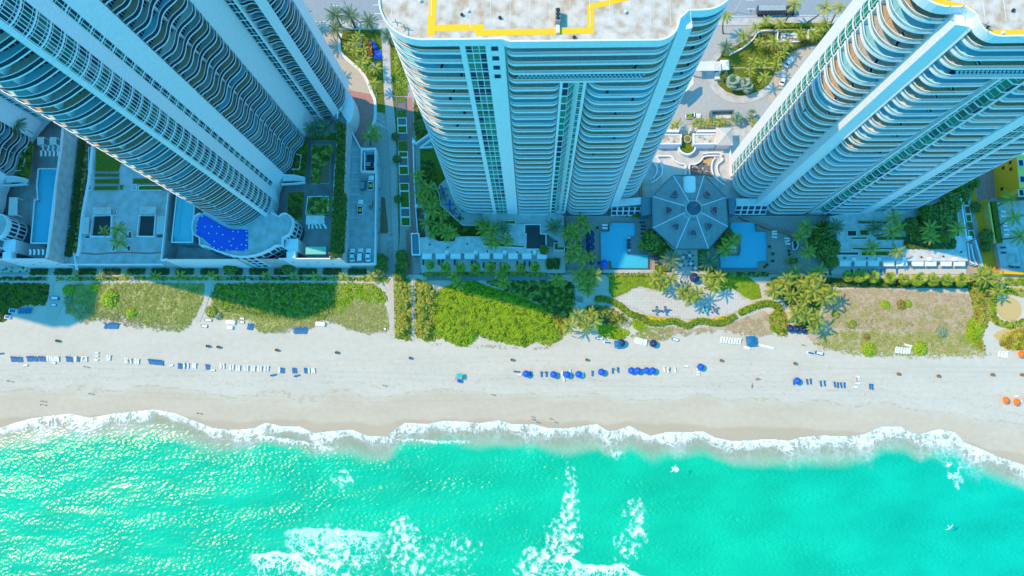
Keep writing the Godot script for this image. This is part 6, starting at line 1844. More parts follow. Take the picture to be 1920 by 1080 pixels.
func plants() -> void:
	mk("leaf_bright", 0.33, 0.48, 0.004, 0.6)
	mk("leaf_bright2", 0.25, 0.39, 0.004, 0.6)
	mk("leaf_mid", 0.15, 0.21, 0.01, 0.6)
	mk("leaf_dark", 0.06, 0.10, 0.016, 0.6)
	mk("leaf_deep", 0.025, 0.06, 0.02, 0.6)
	mk("leaf_under", 0.19, 0.25, 0.006, 0.9)
	mk("leaf_olive", 0.42, 0.45, 0.09, 0.7)
	mk("leaf_gold", 0.50, 0.45, 0.02, 0.7)
	mk("leaf_tan", 0.58, 0.46, 0.28, 0.9)
	mk("leaf_rust", 0.38, 0.25, 0.04, 0.8)
	mk("leaf_silver", 0.27, 0.36, 0.27, 0.6)
	mk("palm_a", 0.20, 0.26, 0.02, 0.5)
	mk("palm_b", 0.33, 0.37, 0.02, 0.5)
	mk("palm_c", 0.40, 0.35, 0.03, 0.6)
	mk("date_a", 0.06, 0.15, 0.09, 0.5)
	mk("date_b", 0.13, 0.22, 0.09, 0.5)
	mk("dune_green", 0.48, 0.47, 0.18, 0.95, "blotch", 0.3)
	mk("dune_tan", 0.56, 0.45, 0.29, 0.95, "blotch", 0.3)
	mk("dune_dark", 0.10, 0.12, 0.05, 0.95, "blotch", 0.3)
	for k in ["leaf_bright", "leaf_bright2", "leaf_mid", "palm_a", "palm_b", "palm_c", "leaf_olive", "leaf_gold", "date_a", "date_b"]:
		M[k].backlight_enabled = true
		M[k].backlight = M[k].albedo_color * 0.5
	leaf_meshes.broad = leaf_ball(5, 20, 0.44, 0.25, 0.30, 5)
	leaf_meshes.tuft = tuft_mesh(6, 12, 0.5, 0.45, 0.035)
	leaf_meshes.low = tuft_mesh(7, 14, 0.45, 0.22, 0.06)
	for i in 4: crown_protos.append(leaf_ball(70 + i, 620, 0.92, 0.85, 0.17, 26))
	var cf := [frond_mesh(3.2, 1.1, 1.0, 20, 0.52, 0.07), frond_mesh(2.9, 0.9, 1.3, 18, 0.5, 0.07)]
	var df := [frond_mesh(3.2, 1.0, 0.5, 22, 0.38, 0.06), frond_mesh(2.9, 0.8, 0.65, 20, 0.38, 0.06)]
	palm_kind("C", "coconut_palm", 6.5, 1.1, 15, cf, ["palm_a", "palm_b", "palm_a", "palm_c"], 0.2, 0.13)
	palm_kind("T", "tall_palm", 8.5, 1.8, 15, cf, ["palm_a", "palm_b", "palm_c"], 0.22, 0.13)
	palm_kind("D", "date_palm", 6.0, 0.0, 34, df, ["date_a", "date_b"], 0.34, 0.28)
	palm_kind("Y", "young_palm", 2.6, 0.3, 11, [frond_mesh(2.1, 0.9, 1.0, 15, 0.38, 0.05)], ["palm_b", "palm_c", "palm_a"], 0.12, 0.1)
	palm_kind("S", "fan_palm", 3.6, 0.0, 26, [fan_mesh(0.85, 0.85, 13), fan_mesh(0.7, 0.8, 13)], ["leaf_bright2", "palm_b", "leaf_mid"], 0.2, 0.17)
	palm_kind("B", "silver_palm", 2.6, 0.0, 22, [fan_mesh(1.0, 1.05, 15)], ["leaf_silver", "leaf_silver", "date_b"], 0.22, 0.2)
	# --- palms, by place
	palms("D", "date palms at the kerb of the left park", 0.1, V2([-72.4,-141,-67.2,-141.2,-72.5,-136.4,-60.2,-139.2]), "date palms along the road")
	palms("D", "date palm half hidden behind the left tower's roadside edge", 0.1, V2([-85.1,-142.1]), "date palms along the road")
	palms("D", "date palm standing at the white path beside the middle tower's sunlit corner", 0.1, V2([-53.1,-133.3]), "date palms along the road")
	palms("D", "date palms behind the left tower whose shade lies on the drive", 0.1, V2([-80.3,-134.8,-77,-122.1]), "date palms along the road")
	palms("C", "coconut palms on the lawn of the left park", 0.1, V2([-64.1,-134.4,-65.2,-131.6,-68.3,-130.6,-61.9,-129,-65.2,-128.4,-60.8,-124.8,-60.2,-121.2,-57.1,-121,-57.6,-115.2,-62.5,-123.1]), "coconut palms in the left park", 0.6, 0.8)
	palms("T", "tall palms along the road above the round garden", 0.1, V2([92.8,-141.7,103.2,-140.1,108.9,-140.7,68.3,-137.9]), "tall palms along the road", 0.85, 1.0)
	palms("C", "coconut palms in the round garden", 0.15, V2([75.5,-132.3,80.3,-136,84.2,-138.5,88.9,-137,81.5,-130.4,86.1,-129.1,91.2,-129.2,89.7,-126.1,78.7,-122.5,82.5,-121.9,86.6,-121,77.6,-119.1,81.9,-116,103.2,-135.7,95.8,-133.1,88.1,-124.7,100,-132.4,105.2,-137]), "coconut palms in the round garden", 0.6, 0.85)
	palms("D", "date palm on the pavement bulge above the trellis", 0.1, V2([69.2,-127.9]), "coconut palms in the round garden", 0.8, 0.9)
	palms("B", "silver fan palms at the tip of the round garden", 0.15, V2([71.9,-115.9,73.8,-114.9,76.1,-115.5,77.1,-114]), "silver fan palms")
	palms("B", "silver fan palms beside the open bay", 0.15, V2([72.7,-102.3,77.9,-103.8]), "silver fan palms", 0.8, 1.0)
	palms("Y", "young palms in the row below the round drive", 0.5, V2([57.5,-100.4,58.7,-101,60,-100.1,61.1,-100.7,62.4,-100.1,63.8,-100.9,64.9,-100.3,66.3,-101.1,67.5,-100.3,68.7,-100.9,49.9,-99.6,51.5,-100.2,78.5,-100.4]), "young palms in the row below the drive", 0.7, 1.0)
	palms("D", "dark date palms on the left tower's terrace", 13.9, V2([-72.3,-93.1,-69.9,-92.3,-74.6,-92]), "date palms on the terraces", 0.75, 0.85)
	palms("D", "dark date palm on the pool terrace at the left edge", 13.9, V2([-175.7,-94.1]), "date palms on the terraces", 0.95, 1.0)
	palms("C", "palms at the tip of the red drive", 0.1, V2([-57.4,-97.8,-58.7,-95.1,-56.2,-95.5]), "palms by the red drive", 0.65, 0.8)
	palms("C", "leaning palms in the lower court", 5.6, V2([-141.9,-59.4,-140.9,-54.8]), "leaning palms in the lower court", 0.85, 0.9)
	palms("Y", "small palm growing in the dark left light well", 5.3, V2([-149.6,-60]), "leaning palms in the lower court", 0.9, 1.0)
	palms("C", "dark palms in the garden left of the middle tower", 0.3, V2([-39.4,-77.4,-36.3,-74.8,-38.2,-70.2,-35,-67.1,-37.1,-63.2,-31.6,-66.3,-28.5,-59.4,-32.2,-62.1,-39.3,-73.5,-34.5,-70.9,-34.8,-59.6,-29.9,-59,-40.4,-80.3]), "dark palms left of the middle tower", 0.75, 1.0)
	palms("C", "dark palms at the front of the middle tower's garden", 0.6, V2([-18.2,-62.9,-15.8,-61.7,-13.8,-59.8,-14.5,-56.4,-9,-56.8,-17.3,-59.8,-13.2,-55.9]), "dark palms before the middle tower", 0.7, 0.95)
	palms("D", "blue-green date palm beside the oblong bed before the middle tower", 3.9, V2([-10.2,-60.4]), "date palms before the towers", 0.7, 0.8)
	palms("D", "spreading blue-green date palm under the middle tower's glass", 3.9, V2([7.1,-60.5]), "date palms before the towers", 0.85, 0.9)
	palms("C", "palms between the dark basin and the left pool", 1.2, V2([13.4,-60.1,17.9,-61.1,12.4,-50.8,15.8,-50.2,18.9,-50.8,14.6,-57.7,11.5,-58.6,16.5,-63.9,13.7,-53.4]), "palms beside the left pool", 0.75, 0.95)
	palms("S", "fan palms in the row before the nine awnings", 0.6, V2([-35.7,-48.5,-30.3,-47.9,-25.1,-47.9,-20.1,-47.5,-14.9,-47.7,-9.8,-47.7,-4.4,-47.5,0.4,-47.7]), "fan palms in rows before the awnings", 0.85, 1.0)
	palms("C", "palms on the gravel strip behind the big green thicket", 0.3, V2([-27.3,-44.1,-25.3,-41.7,-11.7,-44.7,-10.2,-41.9,7.8,-43,9.5,-42.1]), "palms behind the thicket", 0.6, 0.8)
	palms("C", "coconut palms at the head of the terrace path", 0.5, V2([15.4,-44.4,18.5,-45.3,19.4,-42,18.1,-39.2,20.6,-44,16.6,-41.8]), "coconut palms by the terrace path", 0.8, 1.0)
	palms("C", "coconut palms where the terrace path meets the beach", 0.4, V2([14.7,-30.7,12,-27.1,19.2,-31.1,20.1,-28.6,17.6,-26.9,16.2,-28.6]), "coconut palms by the terrace path", 0.7, 0.95)
	palms("C", "coconut palms left of the sea terrace's middle", 0.5, V2([42.4,-43.8,46.3,-42.9,43.6,-40.7,40.8,-42.5]), "coconut palms on the sea terrace", 0.75, 0.9)
	palms("C", "coconut palms on the small lawn tongue of the sea terrace", 0.5, V2([49.8,-38.3,52.4,-36.5,54.9,-38,51.8,-39.2]), "coconut palms on the sea terrace", 0.75, 0.9)
	palms("C", "coconut palms right of the sea terrace's middle", 0.5, V2([58.5,-43.8,62.5,-43.8,60.2,-40.7]), "coconut palms on the sea terrace", 0.8, 0.95)
	palms("D", "big date palms before the octagonal pavilion", 1.2, V2([46.3,-49.2,58.8,-49]), "date palms before the pavilion", 0.95, 1.05)
	palms("C", "coconut palms in the sunlit grove beside the right dune", 0.5, V2([84.7,-43.4,81.8,-39.1,86.1,-37.4,89.5,-41.6,93.2,-43.2,96,-41.1,92.9,-38.7,98.8,-38.2,90.4,-36.5,80,-38.9,86.5,-30.6,90,-30.6,93.4,-29.2,93.1,-26.7,88.5,-33.3,95.9,-36.2,83.5,-41.2,91.6,-40.9,88,-45.3,95.1,-45.3]), "coconut palms in the sunlit grove", 0.8, 1.0)
	palms("S", "fan palms in the row before the ten awnings", 0.6, V2([106.1,-44.4,110.1,-44.3,114.6,-44.3,120.1,-43.9,124.6,-43.3,129.1,-43.1,133.8,-43.1,138.6,-43.1,143.4,-43.1]), "fan palms in rows before the awnings", 1.0, 1.25)
	palms("C", "coconut palms at the corner of the ochre drive", 0.4, V2([150,-45.7,150.2,-42.8,154,-42.2,154.1,-38.8,151.8,-44.8,147.9,-44]), "coconut palms by the ochre drive", 0.75, 0.95)
	palms("C", "dark palms at the edge of the right pool deck", 1.2, V2([91.9,-60.7,91.8,-51.9,90.1,-57.5,64.6,-52.9,66.6,-55.1]), "dark palms on the right pool deck", 0.75, 0.95)
	palms("C", "small palm at the right pool's tiled island", 1.3, V2([69.2,-57.3]), "dark palms on the right pool deck", 0.65, 0.7)
	palms("D", "blue-green date palms on the right terrace", 4.0, V2([101.3,-60.4,114.1,-60]), "date palms before the towers", 0.75, 0.85)
	palms("C", "dark palms in the right terrace's grove", 4.1, V2([119.8,-63.1,121.1,-59.4,131,-59.4,139.7,-59,131.6,-56.3,118.1,-58.1]), "dark palms in the right grove", 0.8, 1.0)
	palms("C", "palms in the long beds of the right terrace", 4.2, V2([111.7,-52.7,120.3,-51.6]), "palms in the long beds", 0.8, 0.9)
	palms("C", "palms on the terrace of the ochre resort", 2.3, V2([159.7,-69.8,159.8,-63.3,160.8,-56.8]), "palms at the ochre resort", 0.85, 1.0)
	palms("Y", "palms along the left side of the middle beach path", 0.4, V2([-45.4,-42.3,-45.8,-39.3,-44.8,-35.7,-43.7,-32.4,-45,-30.1,-43.6,-40.8,-43.9,-27.4,-46.4,-34.2,-43.3,-37,-45.8,-26.3,-47,-41.5]), "palms along the beach path", 0.65, 1.0)
	palms("Y", "palms along the right side of the middle beach path", 0.4, V2([-39.7,-39.4,-38.7,-36.6,-39.2,-33.9,-38.5,-30.5,-34.9,-33.3,-35.8,-39.3,-37.7,-41.1,-36.8,-35.2,-39.5,-27.6,-36.4,-27.8,-37.4,-25]), "palms along the beach path", 0.65, 1.0)
	palms("Y", "brownish palms along the paved walk below the left terraces", 0.2, V2([-66.3,-45.1,-75.7,-44.5,-56.1,-44.9,-112.8,-45.1,-93.5,-45.1,-83.6,-44.9,-161.3,-45.2,-152.7,-45,-143.8,-45.1,-132.7,-45,-123.9,-44.9]), "palms along the paved walk", 0.8, 1.1)
	# --- trees
	for q in [[Vector3(-106.7,0.2,-48), 2.6, "dark tree in front of the rounded glazed wing"], [Vector3(-86,0.2,-48), 2.4, "dark tree below the left tower's stair box"], [Vector3(-53.4,0.2,-50.4), 2.6, "dark tree at the corner of the parking deck, upper"], [Vector3(-53.1,0.2,-47.4), 2.3, "dark tree at the corner of the parking deck, lower"], [Vector3(-46.2,0.2,-52.2), 2.3, "dark tree on the left of the red path, upper"], [Vector3(-45.7,0.2,-48.9), 2.8, "dark tree on the left of the red path, middle"], [Vector3(-46.6,0.2,-45.4), 2.4, "dark tree on the left of the red path, lower"], [Vector3(41.2,1.2,-56.8), 4.6, "broad round tree at the pavilion's lower left corner"], [Vector3(67.3,1.2,-58.5), 2.6, "dark tree at the pavilion's lower right corner"],
			[Vector3(100.1,1.2,-59.9), 4.2, "large dark tree between the pool deck and the right terrace, upper"], [Vector3(100.6,1.2,-54.2), 4.4, "large dark tree between the pool deck and the right terrace, lower"], [Vector3(97.4,1.2,-55.7), 3.4, "dark tree left in the grove at the right pool deck"], [Vector3(101.6,1.2,-50), 2.8, "dark tree beside the first white awning on the right"], [Vector3(137.5,4.2,-64.7), 4.6, "largest dark tree in the right terrace's grove"], [Vector3(134,4.2,-65.6), 3.4, "dark tree left in the right terrace's grove"], [Vector3(142.1,4.2,-69.4), 3.8, "dark tree at the upper end of the right terrace's grove"], [Vector3(130.3,4.2,-59.1), 3.0, "dark tree below in the right terrace's grove"], [Vector3(127.9,4.2,-61.9), 2.8, "dark tree next to the right tower's low corner"], [Vector3(146.9,0.5,-77.3), 3.5, "dark tree between the right tower and the red drive, upper"], [Vector3(151.9,0.5,-78.3), 3.2, "dark tree between the right tower and the red drive, right"], [Vector3(148.4,0.5,-73.8), 3.2, "dark tree between the right tower and the red drive, lower"],
			[Vector3(155.1,0.3,-59.1), 2.4, "dark tree leaning over the ochre drive, upper"], [Vector3(155.6,0.3,-55.3), 1.8, "dark tree leaning over the ochre drive, lower"], [Vector3(153.7,0.3,-69.6), 2.0, "tree over the white-edged beds beside the ochre drive"], [Vector3(-49.4,0.2,-88.5), 1.6, "thin tree over the ladder of square beds, upper"], [Vector3(-50.3,0.2,-97.1), 1.5, "thin tree over the ladder of square beds, middle"], [Vector3(-48.5,0.2,-73.4), 1.5, "thin tree over the ladder of square beds, lower"], [Vector3(-41,0.2,-100.7), 2.6, "dark tree at the middle tower's left foot, upper"], [Vector3(-39.7,0.2,-105.9), 2.4, "dark tree at the middle tower's left foot, top"], [Vector3(69.4,0.3,-119.2), 1.8, "yellow-green tree beside the gate lodge"], [Vector3(3.7,3.9,-53.7), 1.7, "round dark bush at the dark water basin"]]:
		var r: float = q[1]
		round_plant("broad_tree", q[2], "tree", q[0], r, r * 0.85, ["leaf_mid", "leaf_dark", "leaf_mid"], 2.2 if r > 2.0 else 1.0)
	# --- single bushes on the dunes
	for q in [[Vector3(-149.9,0.4,-37.4), 3.4, "largest round bright bush on the left dune", 0], [Vector3(-141.5,0.4,-32.2), 2.1, "smaller round bright bush on the left dune", 0], [Vector3(113.2,0.4,-20.2), 2.6, "bright round bush at the beach edge, left of the white loungers", 0], [Vector3(130.5,0.4,-20.6), 2.6, "bright round bush at the beach edge, right of the white loungers", 0], [Vector3(125.6,0.4,-35.3), 1.9, "dark reddish bush in the middle of the right dune", 2], [Vector3(127.6,0.4,-35.7), 1.6, "bright bush touching the dark reddish one on the right dune", 0], [Vector3(120.1,0.4,-35.3), 1.7, "bright bush left of the dark reddish one on the right dune", 0], [Vector3(103.3,0.4,-32), 1.5, "rusty green bush at the left of the right dune", 1], [Vector3(108.4,0.4,-28.7), 1.7, "olive bush at the lower left of the right dune", 1], [Vector3(113,0.4,-24.3), 1.3, "small rusty bush near the beach edge of the right dune", 2],
			[Vector3(138.1,0.4,-25.8), 2.0, "grey-green bush low on the right dune", 3], [Vector3(-13.4,0.4,-42.9), 1.2, "small dark bush on the gravel behind the thicket", 1], [Vector3(-112.9,0.4,-32.8), 2.4, "bright bush right of the second beach path", 1], [Vector3(-110.1,0.4,-31.3), 1.6, "grey-green bush beside the blue lounger stack", 3], [Vector3(-164.9,0.4,-40.3), 2.0, "bright bush at the left end of the left dune", 0], [Vector3(-155.6,0.4,-41.2), 2.0, "bright bush at the upper edge of the left dune", 0], [Vector3(-164.7,0.4,-37), 1.6, "grey-green bush at the left end of the left dune", 3], [Vector3(83.1,0.4,-43.7), 1.4, "dark bush at the lawn's right end", 1]]:
		round_plant("round_bush", q[2], "bush", q[0], q[1], q[1] * 0.6, [["leaf_bright", "leaf_bright2", "leaf_mid"], ["leaf_mid", "leaf_olive", "leaf_bright2"], ["leaf_rust", "leaf_dark", "leaf_mid"], ["leaf_silver", "leaf_mid"]][q[3]])
	# --- hedges
	hedge("long tall dark hedge between the left terrace and the parking deck", V2([-67.5,-97.6,-65.2,-95.6,-64.5,-77.5,-64.6,-71.8,-63.4,-70.7,-63.3,-60.6,-63.4,-51.4,-64.2,-49.2,-67.2,-48.7,-67.6,-50,-67.4,-58.8,-67.2,-73.7,-67.2,-87.1]), 13.6, 1.8, ["leaf_dark", "leaf_mid"])
	hedge("narrow dark hedge beside the pale roof strip", V2([-164.1,-95.7,-162.4,-94.4,-161.8,-59.4,-162.6,-51.7,-163.9,-51.7,-163.6,-63.3]), 5.3, 0.9, ["leaf_dark"])
	hedge("curved green hedge along the left of the sea terrace", ribbon(V2([21.6,-37.1,24.9,-37.3,28,-36,30.9,-34.1,33.1,-32.2,35.3,-31.5,37.8,-30.6]), 0.75, 1.0), 0.4, 0.8, ["leaf_mid", "leaf_bright2"])
	hedge("curved green hedge along the middle of the sea terrace", ribbon(V2([37.8,-30.2,40.3,-29.1,43.9,-28.9,48,-29.7,50.8,-28.6,53,-28,55.2,-29.3,58.5,-29.7,61.2,-29,64.3,-29,66.9,-30.1,69.1,-31.5]), 0.75, 1.0), 0.4, 0.8, ["leaf_mid", "leaf_bright2"])
	hedge("curved green hedge along the right of the sea terrace", ribbon(V2([70.6,-32.3,73.6,-33.8,76.9,-35.1,80.2,-35.8,83.2,-34.9,84.8,-33.6]), 0.8, 1.0), 0.4, 0.8, ["leaf_mid", "leaf_bright2"])
	hedge("dark hedge behind the right row of fan palms", V2([102.5,-44.2,148.1,-43,147.9,-41.4,127.9,-41.6,102.3,-41.9]), 0.3, 1.0, ["leaf_dark", "leaf_mid"])
	hedge("low yellow-green hedge at the top of the left lawn", V2([26,-46.5,45.4,-46.5,45.4,-45.5,26,-45.5]), 0.3, 0.7, ["leaf_gold", "leaf_mid", "leaf_olive"])
	hedge("low dark hedge at the top of the right lawn", V2([60.3,-46.4,81.2,-46.4,81.1,-45.5,60.3,-45.5]), 0.3, 0.7, ["leaf_dark", "leaf_olive"])
	hedge("two-part clipped hedge with a gap beside the palms", V2([4.8,-51.2,6.5,-51.2,6.5,-48,4.8,-48]), 0.7, 1.2, ["leaf_mid", "leaf_dark"])
	hedge("second half of the clipped hedge beside the palms", V2([7.4,-51.4,8.9,-51.4,8.9,-48,7.4,-48]), 0.7, 1.2, ["leaf_mid", "leaf_dark"])
	hedge("small clipped hedge at the right pool deck's edge", V2([87.7,-51.1,90.8,-51.1,90.7,-49.8,87.6,-49.8]), 1.2, 0.9, ["leaf_mid", "leaf_olive"])
	hedge("small square hedge above the left pool's deck", V2([35.1,-67.9,37.3,-67.9,37.3,-66.5,35.1,-66.5]), 1.2, 0.9, ["leaf_mid"])
	hedge("dark clipped hedge above the left pool", V2([31.4,-70,33.8,-70,33.8,-68.6,31.4,-68.6]), 1.2, 1.0, ["leaf_dark"])
	hedge("curved dark hedge along the round drive", ribbon(V2([88.7,-122.5,90,-125.9,92.7,-129,96.1,-131.3,100.7,-132.7,105.6,-133.5]), 0.8, 1.0), 0.1, 1.0, ["leaf_mid", "leaf_dark"])
	hedge("straight hedge behind the pavement above the round garden", V2([83.7,-140.2,112.8,-139.8,112.7,-138.9,83.6,-139.3]), 0.1, 0.9, ["leaf_mid", "leaf_bright2"])
	hedge("hedge under the left awnings' fan palms", V2([-38.4,-46.5,4.5,-46.5,4.5,-45.6,-38.4,-45.6]), 0.3, 0.6, ["leaf_gold", "leaf_mid", "leaf_olive"])
	hedge("dark green hedge frame round the big planter of the right terrace", V2([126.8,-56.8,128.1,-56.8,127.9,-55.7,142.2,-55.6,142.3,-56.8,143.4,-56.8,143.1,-54.3,126.6,-54.4]), 4.0, 0.7, ["leaf_dark", "leaf_mid"])
	for q in [[V2([38.9,-31.3,42.2,-30.6,47.2,-30.2,46.8,-29.3,43.9,-28.9,40.7,-29.3]), "left"], [V2([58.9,-30,62.1,-30.2,65.4,-31.2,64.3,-29.7,61.7,-28.9,59.2,-29.3]), "right"]]:
		hedge("%s bed of bright yellow flowers along the sea terrace" % q[1], q[0], 0.4, 0.5, ["leaf_flower", "leaf_flower", "leaf_gold"])
	# --- thickets and dune cover, as masses
	var sg := V2([-33.2,-40.6,-28,-42.5,-25,-43.5,-20,-43.7,-14.9,-41.2,-9.3,-39.7,-1.9,-37.5,3.7,-34.1,6.6,-31.1,9.2,-27.8,10.3,-24.1,8.1,-22.6,4,-21.5,1.1,-22.6,-2.7,-20.6,-7,-21.5,-10.1,-22,-13.2,-22.6,-16.6,-24,-18.8,-24.8,-20.2,-22.5,-23.5,-20.7,-28,-21.4,-31.3,-23.6,-34.1,-24.7,-34.8,-29.9,-34.2,-36.5])
	thicket("sea_grape_thicket", sg, 0.35, 2.2, ["leaf_bright2", "leaf_bright", "leaf_bright", "leaf_mid"], 7.0, "broad", "leaf_under", 1)
	thicket("dark_shrubs", V2([-17.7,-43.7,10.8,-43.7,14.5,-42.2,14.4,-34.7,11.4,-27.8,9.2,-28.1,6.6,-31.5,0,-37.1,-9.3,-40.1]), 0.35, 1.3, ["leaf_dark", "leaf_mid", "leaf_olive"], 5.0, "broad", "leaf_under", 2)
	thicket("flowering_shrubs", V2([6.6,-30.4,11.4,-28.9,12.9,-30,12.1,-26.7,9.2,-23.3,5.5,-21.1,3.3,-22.6,4.8,-26.3]), 0.35, 1.3, ["leaf_rust", "leaf_olive", "leaf_gold", "leaf_bright2"], 6.0, "broad", "leaf_under", 3)
	thicket("path_shrubs", V2([-48.6,-44.3,-43.5,-44.3,-43.1,-37.4,-42.3,-29.9,-42.2,-22.5,-45.8,-23,-47.8,-24,-48.3,-31.8]), 0.35, 1.1, ["leaf_mid", "leaf_bright2", "leaf_olive", "leaf_rust"], 5.0, "broad", "leaf_under", 4)
	thicket("path_shrubs", V2([-41.4,-44.3,-37.4,-43.5,-34,-40.3,-34.7,-33.7,-34.7,-25.3,-32.1,-23.6,-35.7,-22.3,-40.6,-24,-41.2,-31.8]), 0.35, 1.2, ["leaf_mid", "leaf_bright2", "leaf_olive", "leaf_rust"], 5.0, "broad", "leaf_under", 5)
	thicket("dune_shrubs", V2([-202.5,-42.8,-179.1,-43,-172.8,-42.6,-172.6,-38.1,-173.4,-34.9,-178.1,-35.3,-181.9,-34.7,-184.5,-32.6,-187.4,-29.3,-200.4,-28.5]), 0.35, 1.0, ["leaf_dark", "leaf_mid", "leaf_mid"], 5.0, "broad", "leaf_under", 6)  # leaf mix toned darker than the neighbouring dunes for the shade here
	thicket("dune_shrubs", V2([-112.5,-42.6,-99.9,-42.9,-82.8,-42.9,-69.9,-42.9,-67.5,-40.3,-68.3,-34.6,-69.3,-31.8,-73.5,-29.9,-78.3,-30.2,-82,-29.5,-89.6,-30.6,-95.3,-30.6,-101.1,-32.1,-108.7,-32.7,-112.3,-35.5,-113.7,-38.3]), 0.35, 0.9, ["leaf_bright2", "leaf_mid", "leaf_olive", "leaf_mid"], 5.0, "broad", "leaf_under", 7)
	thicket("dune_shrubs", V2([-70.4,-42.7,-63.8,-43.1,-55.5,-42.4,-53.1,-40.3,-51,-37.8,-52.2,-35.5,-57.9,-36.3,-62.8,-37.4,-64.3,-34,-67.1,-31.8,-69,-33.6]), 0.35, 0.8, ["leaf_bright2", "leaf_bright", "leaf_olive"], 5.0, "broad", "leaf_under", 8)
	thicket("terrace_shrubs", V2([18.1,-34.5,21.4,-35.4,25.8,-34.8,30.9,-31.9,33,-29.7,29.3,-27.8,24.8,-28.9,19.9,-30,18.1,-31.9]), 0.35, 1.0, ["leaf_rust", "leaf_olive", "leaf_mid", "leaf_dark"], 5.0, "broad", "leaf_under", 9)
	thicket("terrace_shrubs", V2([21.7,-27.8,25.7,-28.5,29.3,-27.6,32.9,-26,31.4,-23.8,29.2,-23.2,24.7,-24.1,22.4,-25.6]), 0.35, 1.1, ["leaf_bright", "leaf_bright2"], 6.0, "broad", "leaf_under", 10)
	thicket("terrace_shrubs", V2([33.8,-30.4,37.8,-29.3,39.6,-27.8,39.1,-26,36.2,-26.3,33.7,-27.8]), 0.35, 0.7, ["leaf_bright", "leaf_bright2"], 5.0, "broad", "leaf_under", 11)
	thicket("agave_patch", V2([27.2,-29.3,29.4,-31.7,32.3,-31.1,34,-29.7,33,-27.4,30.2,-27.4]), 0.3, 0.4, ["leaf_silver", "leaf_silver", "leaf_tan"], 4.0, "low", "dune_tan", 12)
	thicket("terrace_shrubs", V2([80.7,-31.9,83.8,-34.3,86.5,-31.9,87.3,-27.9,86,-24.3,83.2,-25,80.8,-27.2]), 0.35, 1.0, ["leaf_mid", "leaf_bright2", "leaf_olive", "leaf_rust"], 6.0, "broad", "leaf_under", 13)
	thicket("grove_shrubs", V2([80.3,-42.7,84.8,-45,103,-45,103,-40.3,98.6,-34.7,96.4,-28.3,92.6,-25.5,89.1,-27.4,88.1,-33.8,86.1,-37.1,82.5,-37.5]), 0.3, 0.7, ["leaf_mid", "leaf_olive", "leaf_dark"], 3.5, "broad", "leaf_under", 14)
	thicket("corner_shrubs", V2([149.1,-44.2,155.6,-44.9,160.2,-42,156.8,-39.7,154.5,-35.7,154.6,-30.2,151.2,-24.8,152,-19.4,148.9,-20.3,146.3,-24.8,149.3,-32,148.8,-38.3]), 0.35, 1.2, ["leaf_mid", "leaf_olive", "leaf_rust", "leaf_bright2"], 5.0, "broad", "leaf_under", 15)
	thicket("bright_shrubs", V2([146.8,-29.8,150.1,-30.9,152.8,-29.5,151.6,-24.8,148.7,-21.5,145.8,-23.7]), 0.35, 1.7, ["leaf_bright", "leaf_bright", "leaf_bright2"], 6.0, "broad", "leaf_under", 16)
	thicket("ring_hedge", ribbon(V2([158.6,-39.7,156.5,-37.2,155.8,-33.9,156.1,-30.9,158,-29.1,161.3,-28.4,164.9,-29.1,173,-30.2]), 1.1, 1.0), 0.35, 0.9, ["leaf_mid", "leaf_bright2", "leaf_olive"], 6.0, "broad", "leaf_under", 17, 0.8)
	thicket("ring_hedge", ribbon(V2([158.9,-39.7,161.8,-40.1,166.2,-39.4,173.9,-37.5]), 1.1, 1.0), 0.35, 0.9, ["leaf_mid", "leaf_bright2", "leaf_olive"], 6.0, "broad", "leaf_under", 18, 0.8)
	thicket("corner_shrubs", V2([157.1,-23.7,160.2,-26.2,165.6,-27.5,178,-28.4,177,-20.3,163,-20.1,159.5,-20.3,157.2,-21.5]), 0.35, 1.2, ["leaf_olive", "leaf_gold", "leaf_rust", "leaf_mid"], 6.0, "broad", "leaf_under", 19)
	thicket("corner_shrubs", V2([161.3,-44.6,180.1,-44.2,179.8,-41.6,161.3,-42]), 0.35, 0.9, ["leaf_mid", "leaf_bright2", "leaf_olive"], 5.0, "broad", "leaf_under", 20)
	thicket("verge_shrubs", V2([-203.1,-45.3,-173.3,-45.3,-173.1,-44,-202.9,-44]), 0.1, 0.6, ["leaf_dark", "leaf_mid"], 5.0, "broad", "leaf_under", 21, 0.8)
	thicket("verge_shrubs", V2([-170.6,-45.3,-115.2,-45.3,-115.1,-43.9,-170.4,-43.8]), 0.1, 0.6, ["leaf_olive", "leaf_mid", "leaf_gold", "leaf_bright2"], 5.0, "broad", "leaf_under", 22, 0.8)
	thicket("verge_shrubs", V2([-113.2,-45.3,-73.1,-45.3,-73,-43.9,-113.1,-43.9]), 0.1, 0.6, ["leaf_dark", "leaf_mid", "leaf_olive"], 5.0, "broad", "leaf_under", 23, 0.8)
	thicket("verge_shrubs", V2([-73.1,-45.3,-49.8,-45.3,-51,-42.8,-53.7,-43.4,-73,-43.9]), 0.1, 0.6, ["leaf_olive", "leaf_mid", "leaf_gold", "leaf_bright2"], 5.0, "broad", "leaf_under", 24, 0.8)
	for k in 14:
		var x: float = lerpf(V2([-180.4,-48.1])[0].x, V2([-56.6,-48])[0].x, k / 14.0)
		thicket("bed_shrubs", rect(x + 0.2, -48.0, x + 6.2, -46.1), 0.12, 0.7, ["leaf_dark"], 5.0, "broad", "leaf_under", 25 + k, 0.5)
	thicket("garden_shrubs", V2([-40.6,-88.4,-36.3,-88.3,-34.2,-79.3,-32.8,-70.3,-30.1,-68.3,-25,-63.6,-18.9,-63.6,-18.9,-60.4,-28.4,-60.5,-28.7,-58.9,-33.3,-58.9,-36.8,-60.5,-38.2,-70.3,-40.2,-74.3]), 0.2, 0.9, ["leaf_dark", "leaf_mid"], 3.5, "broad", "leaf_under", 40)
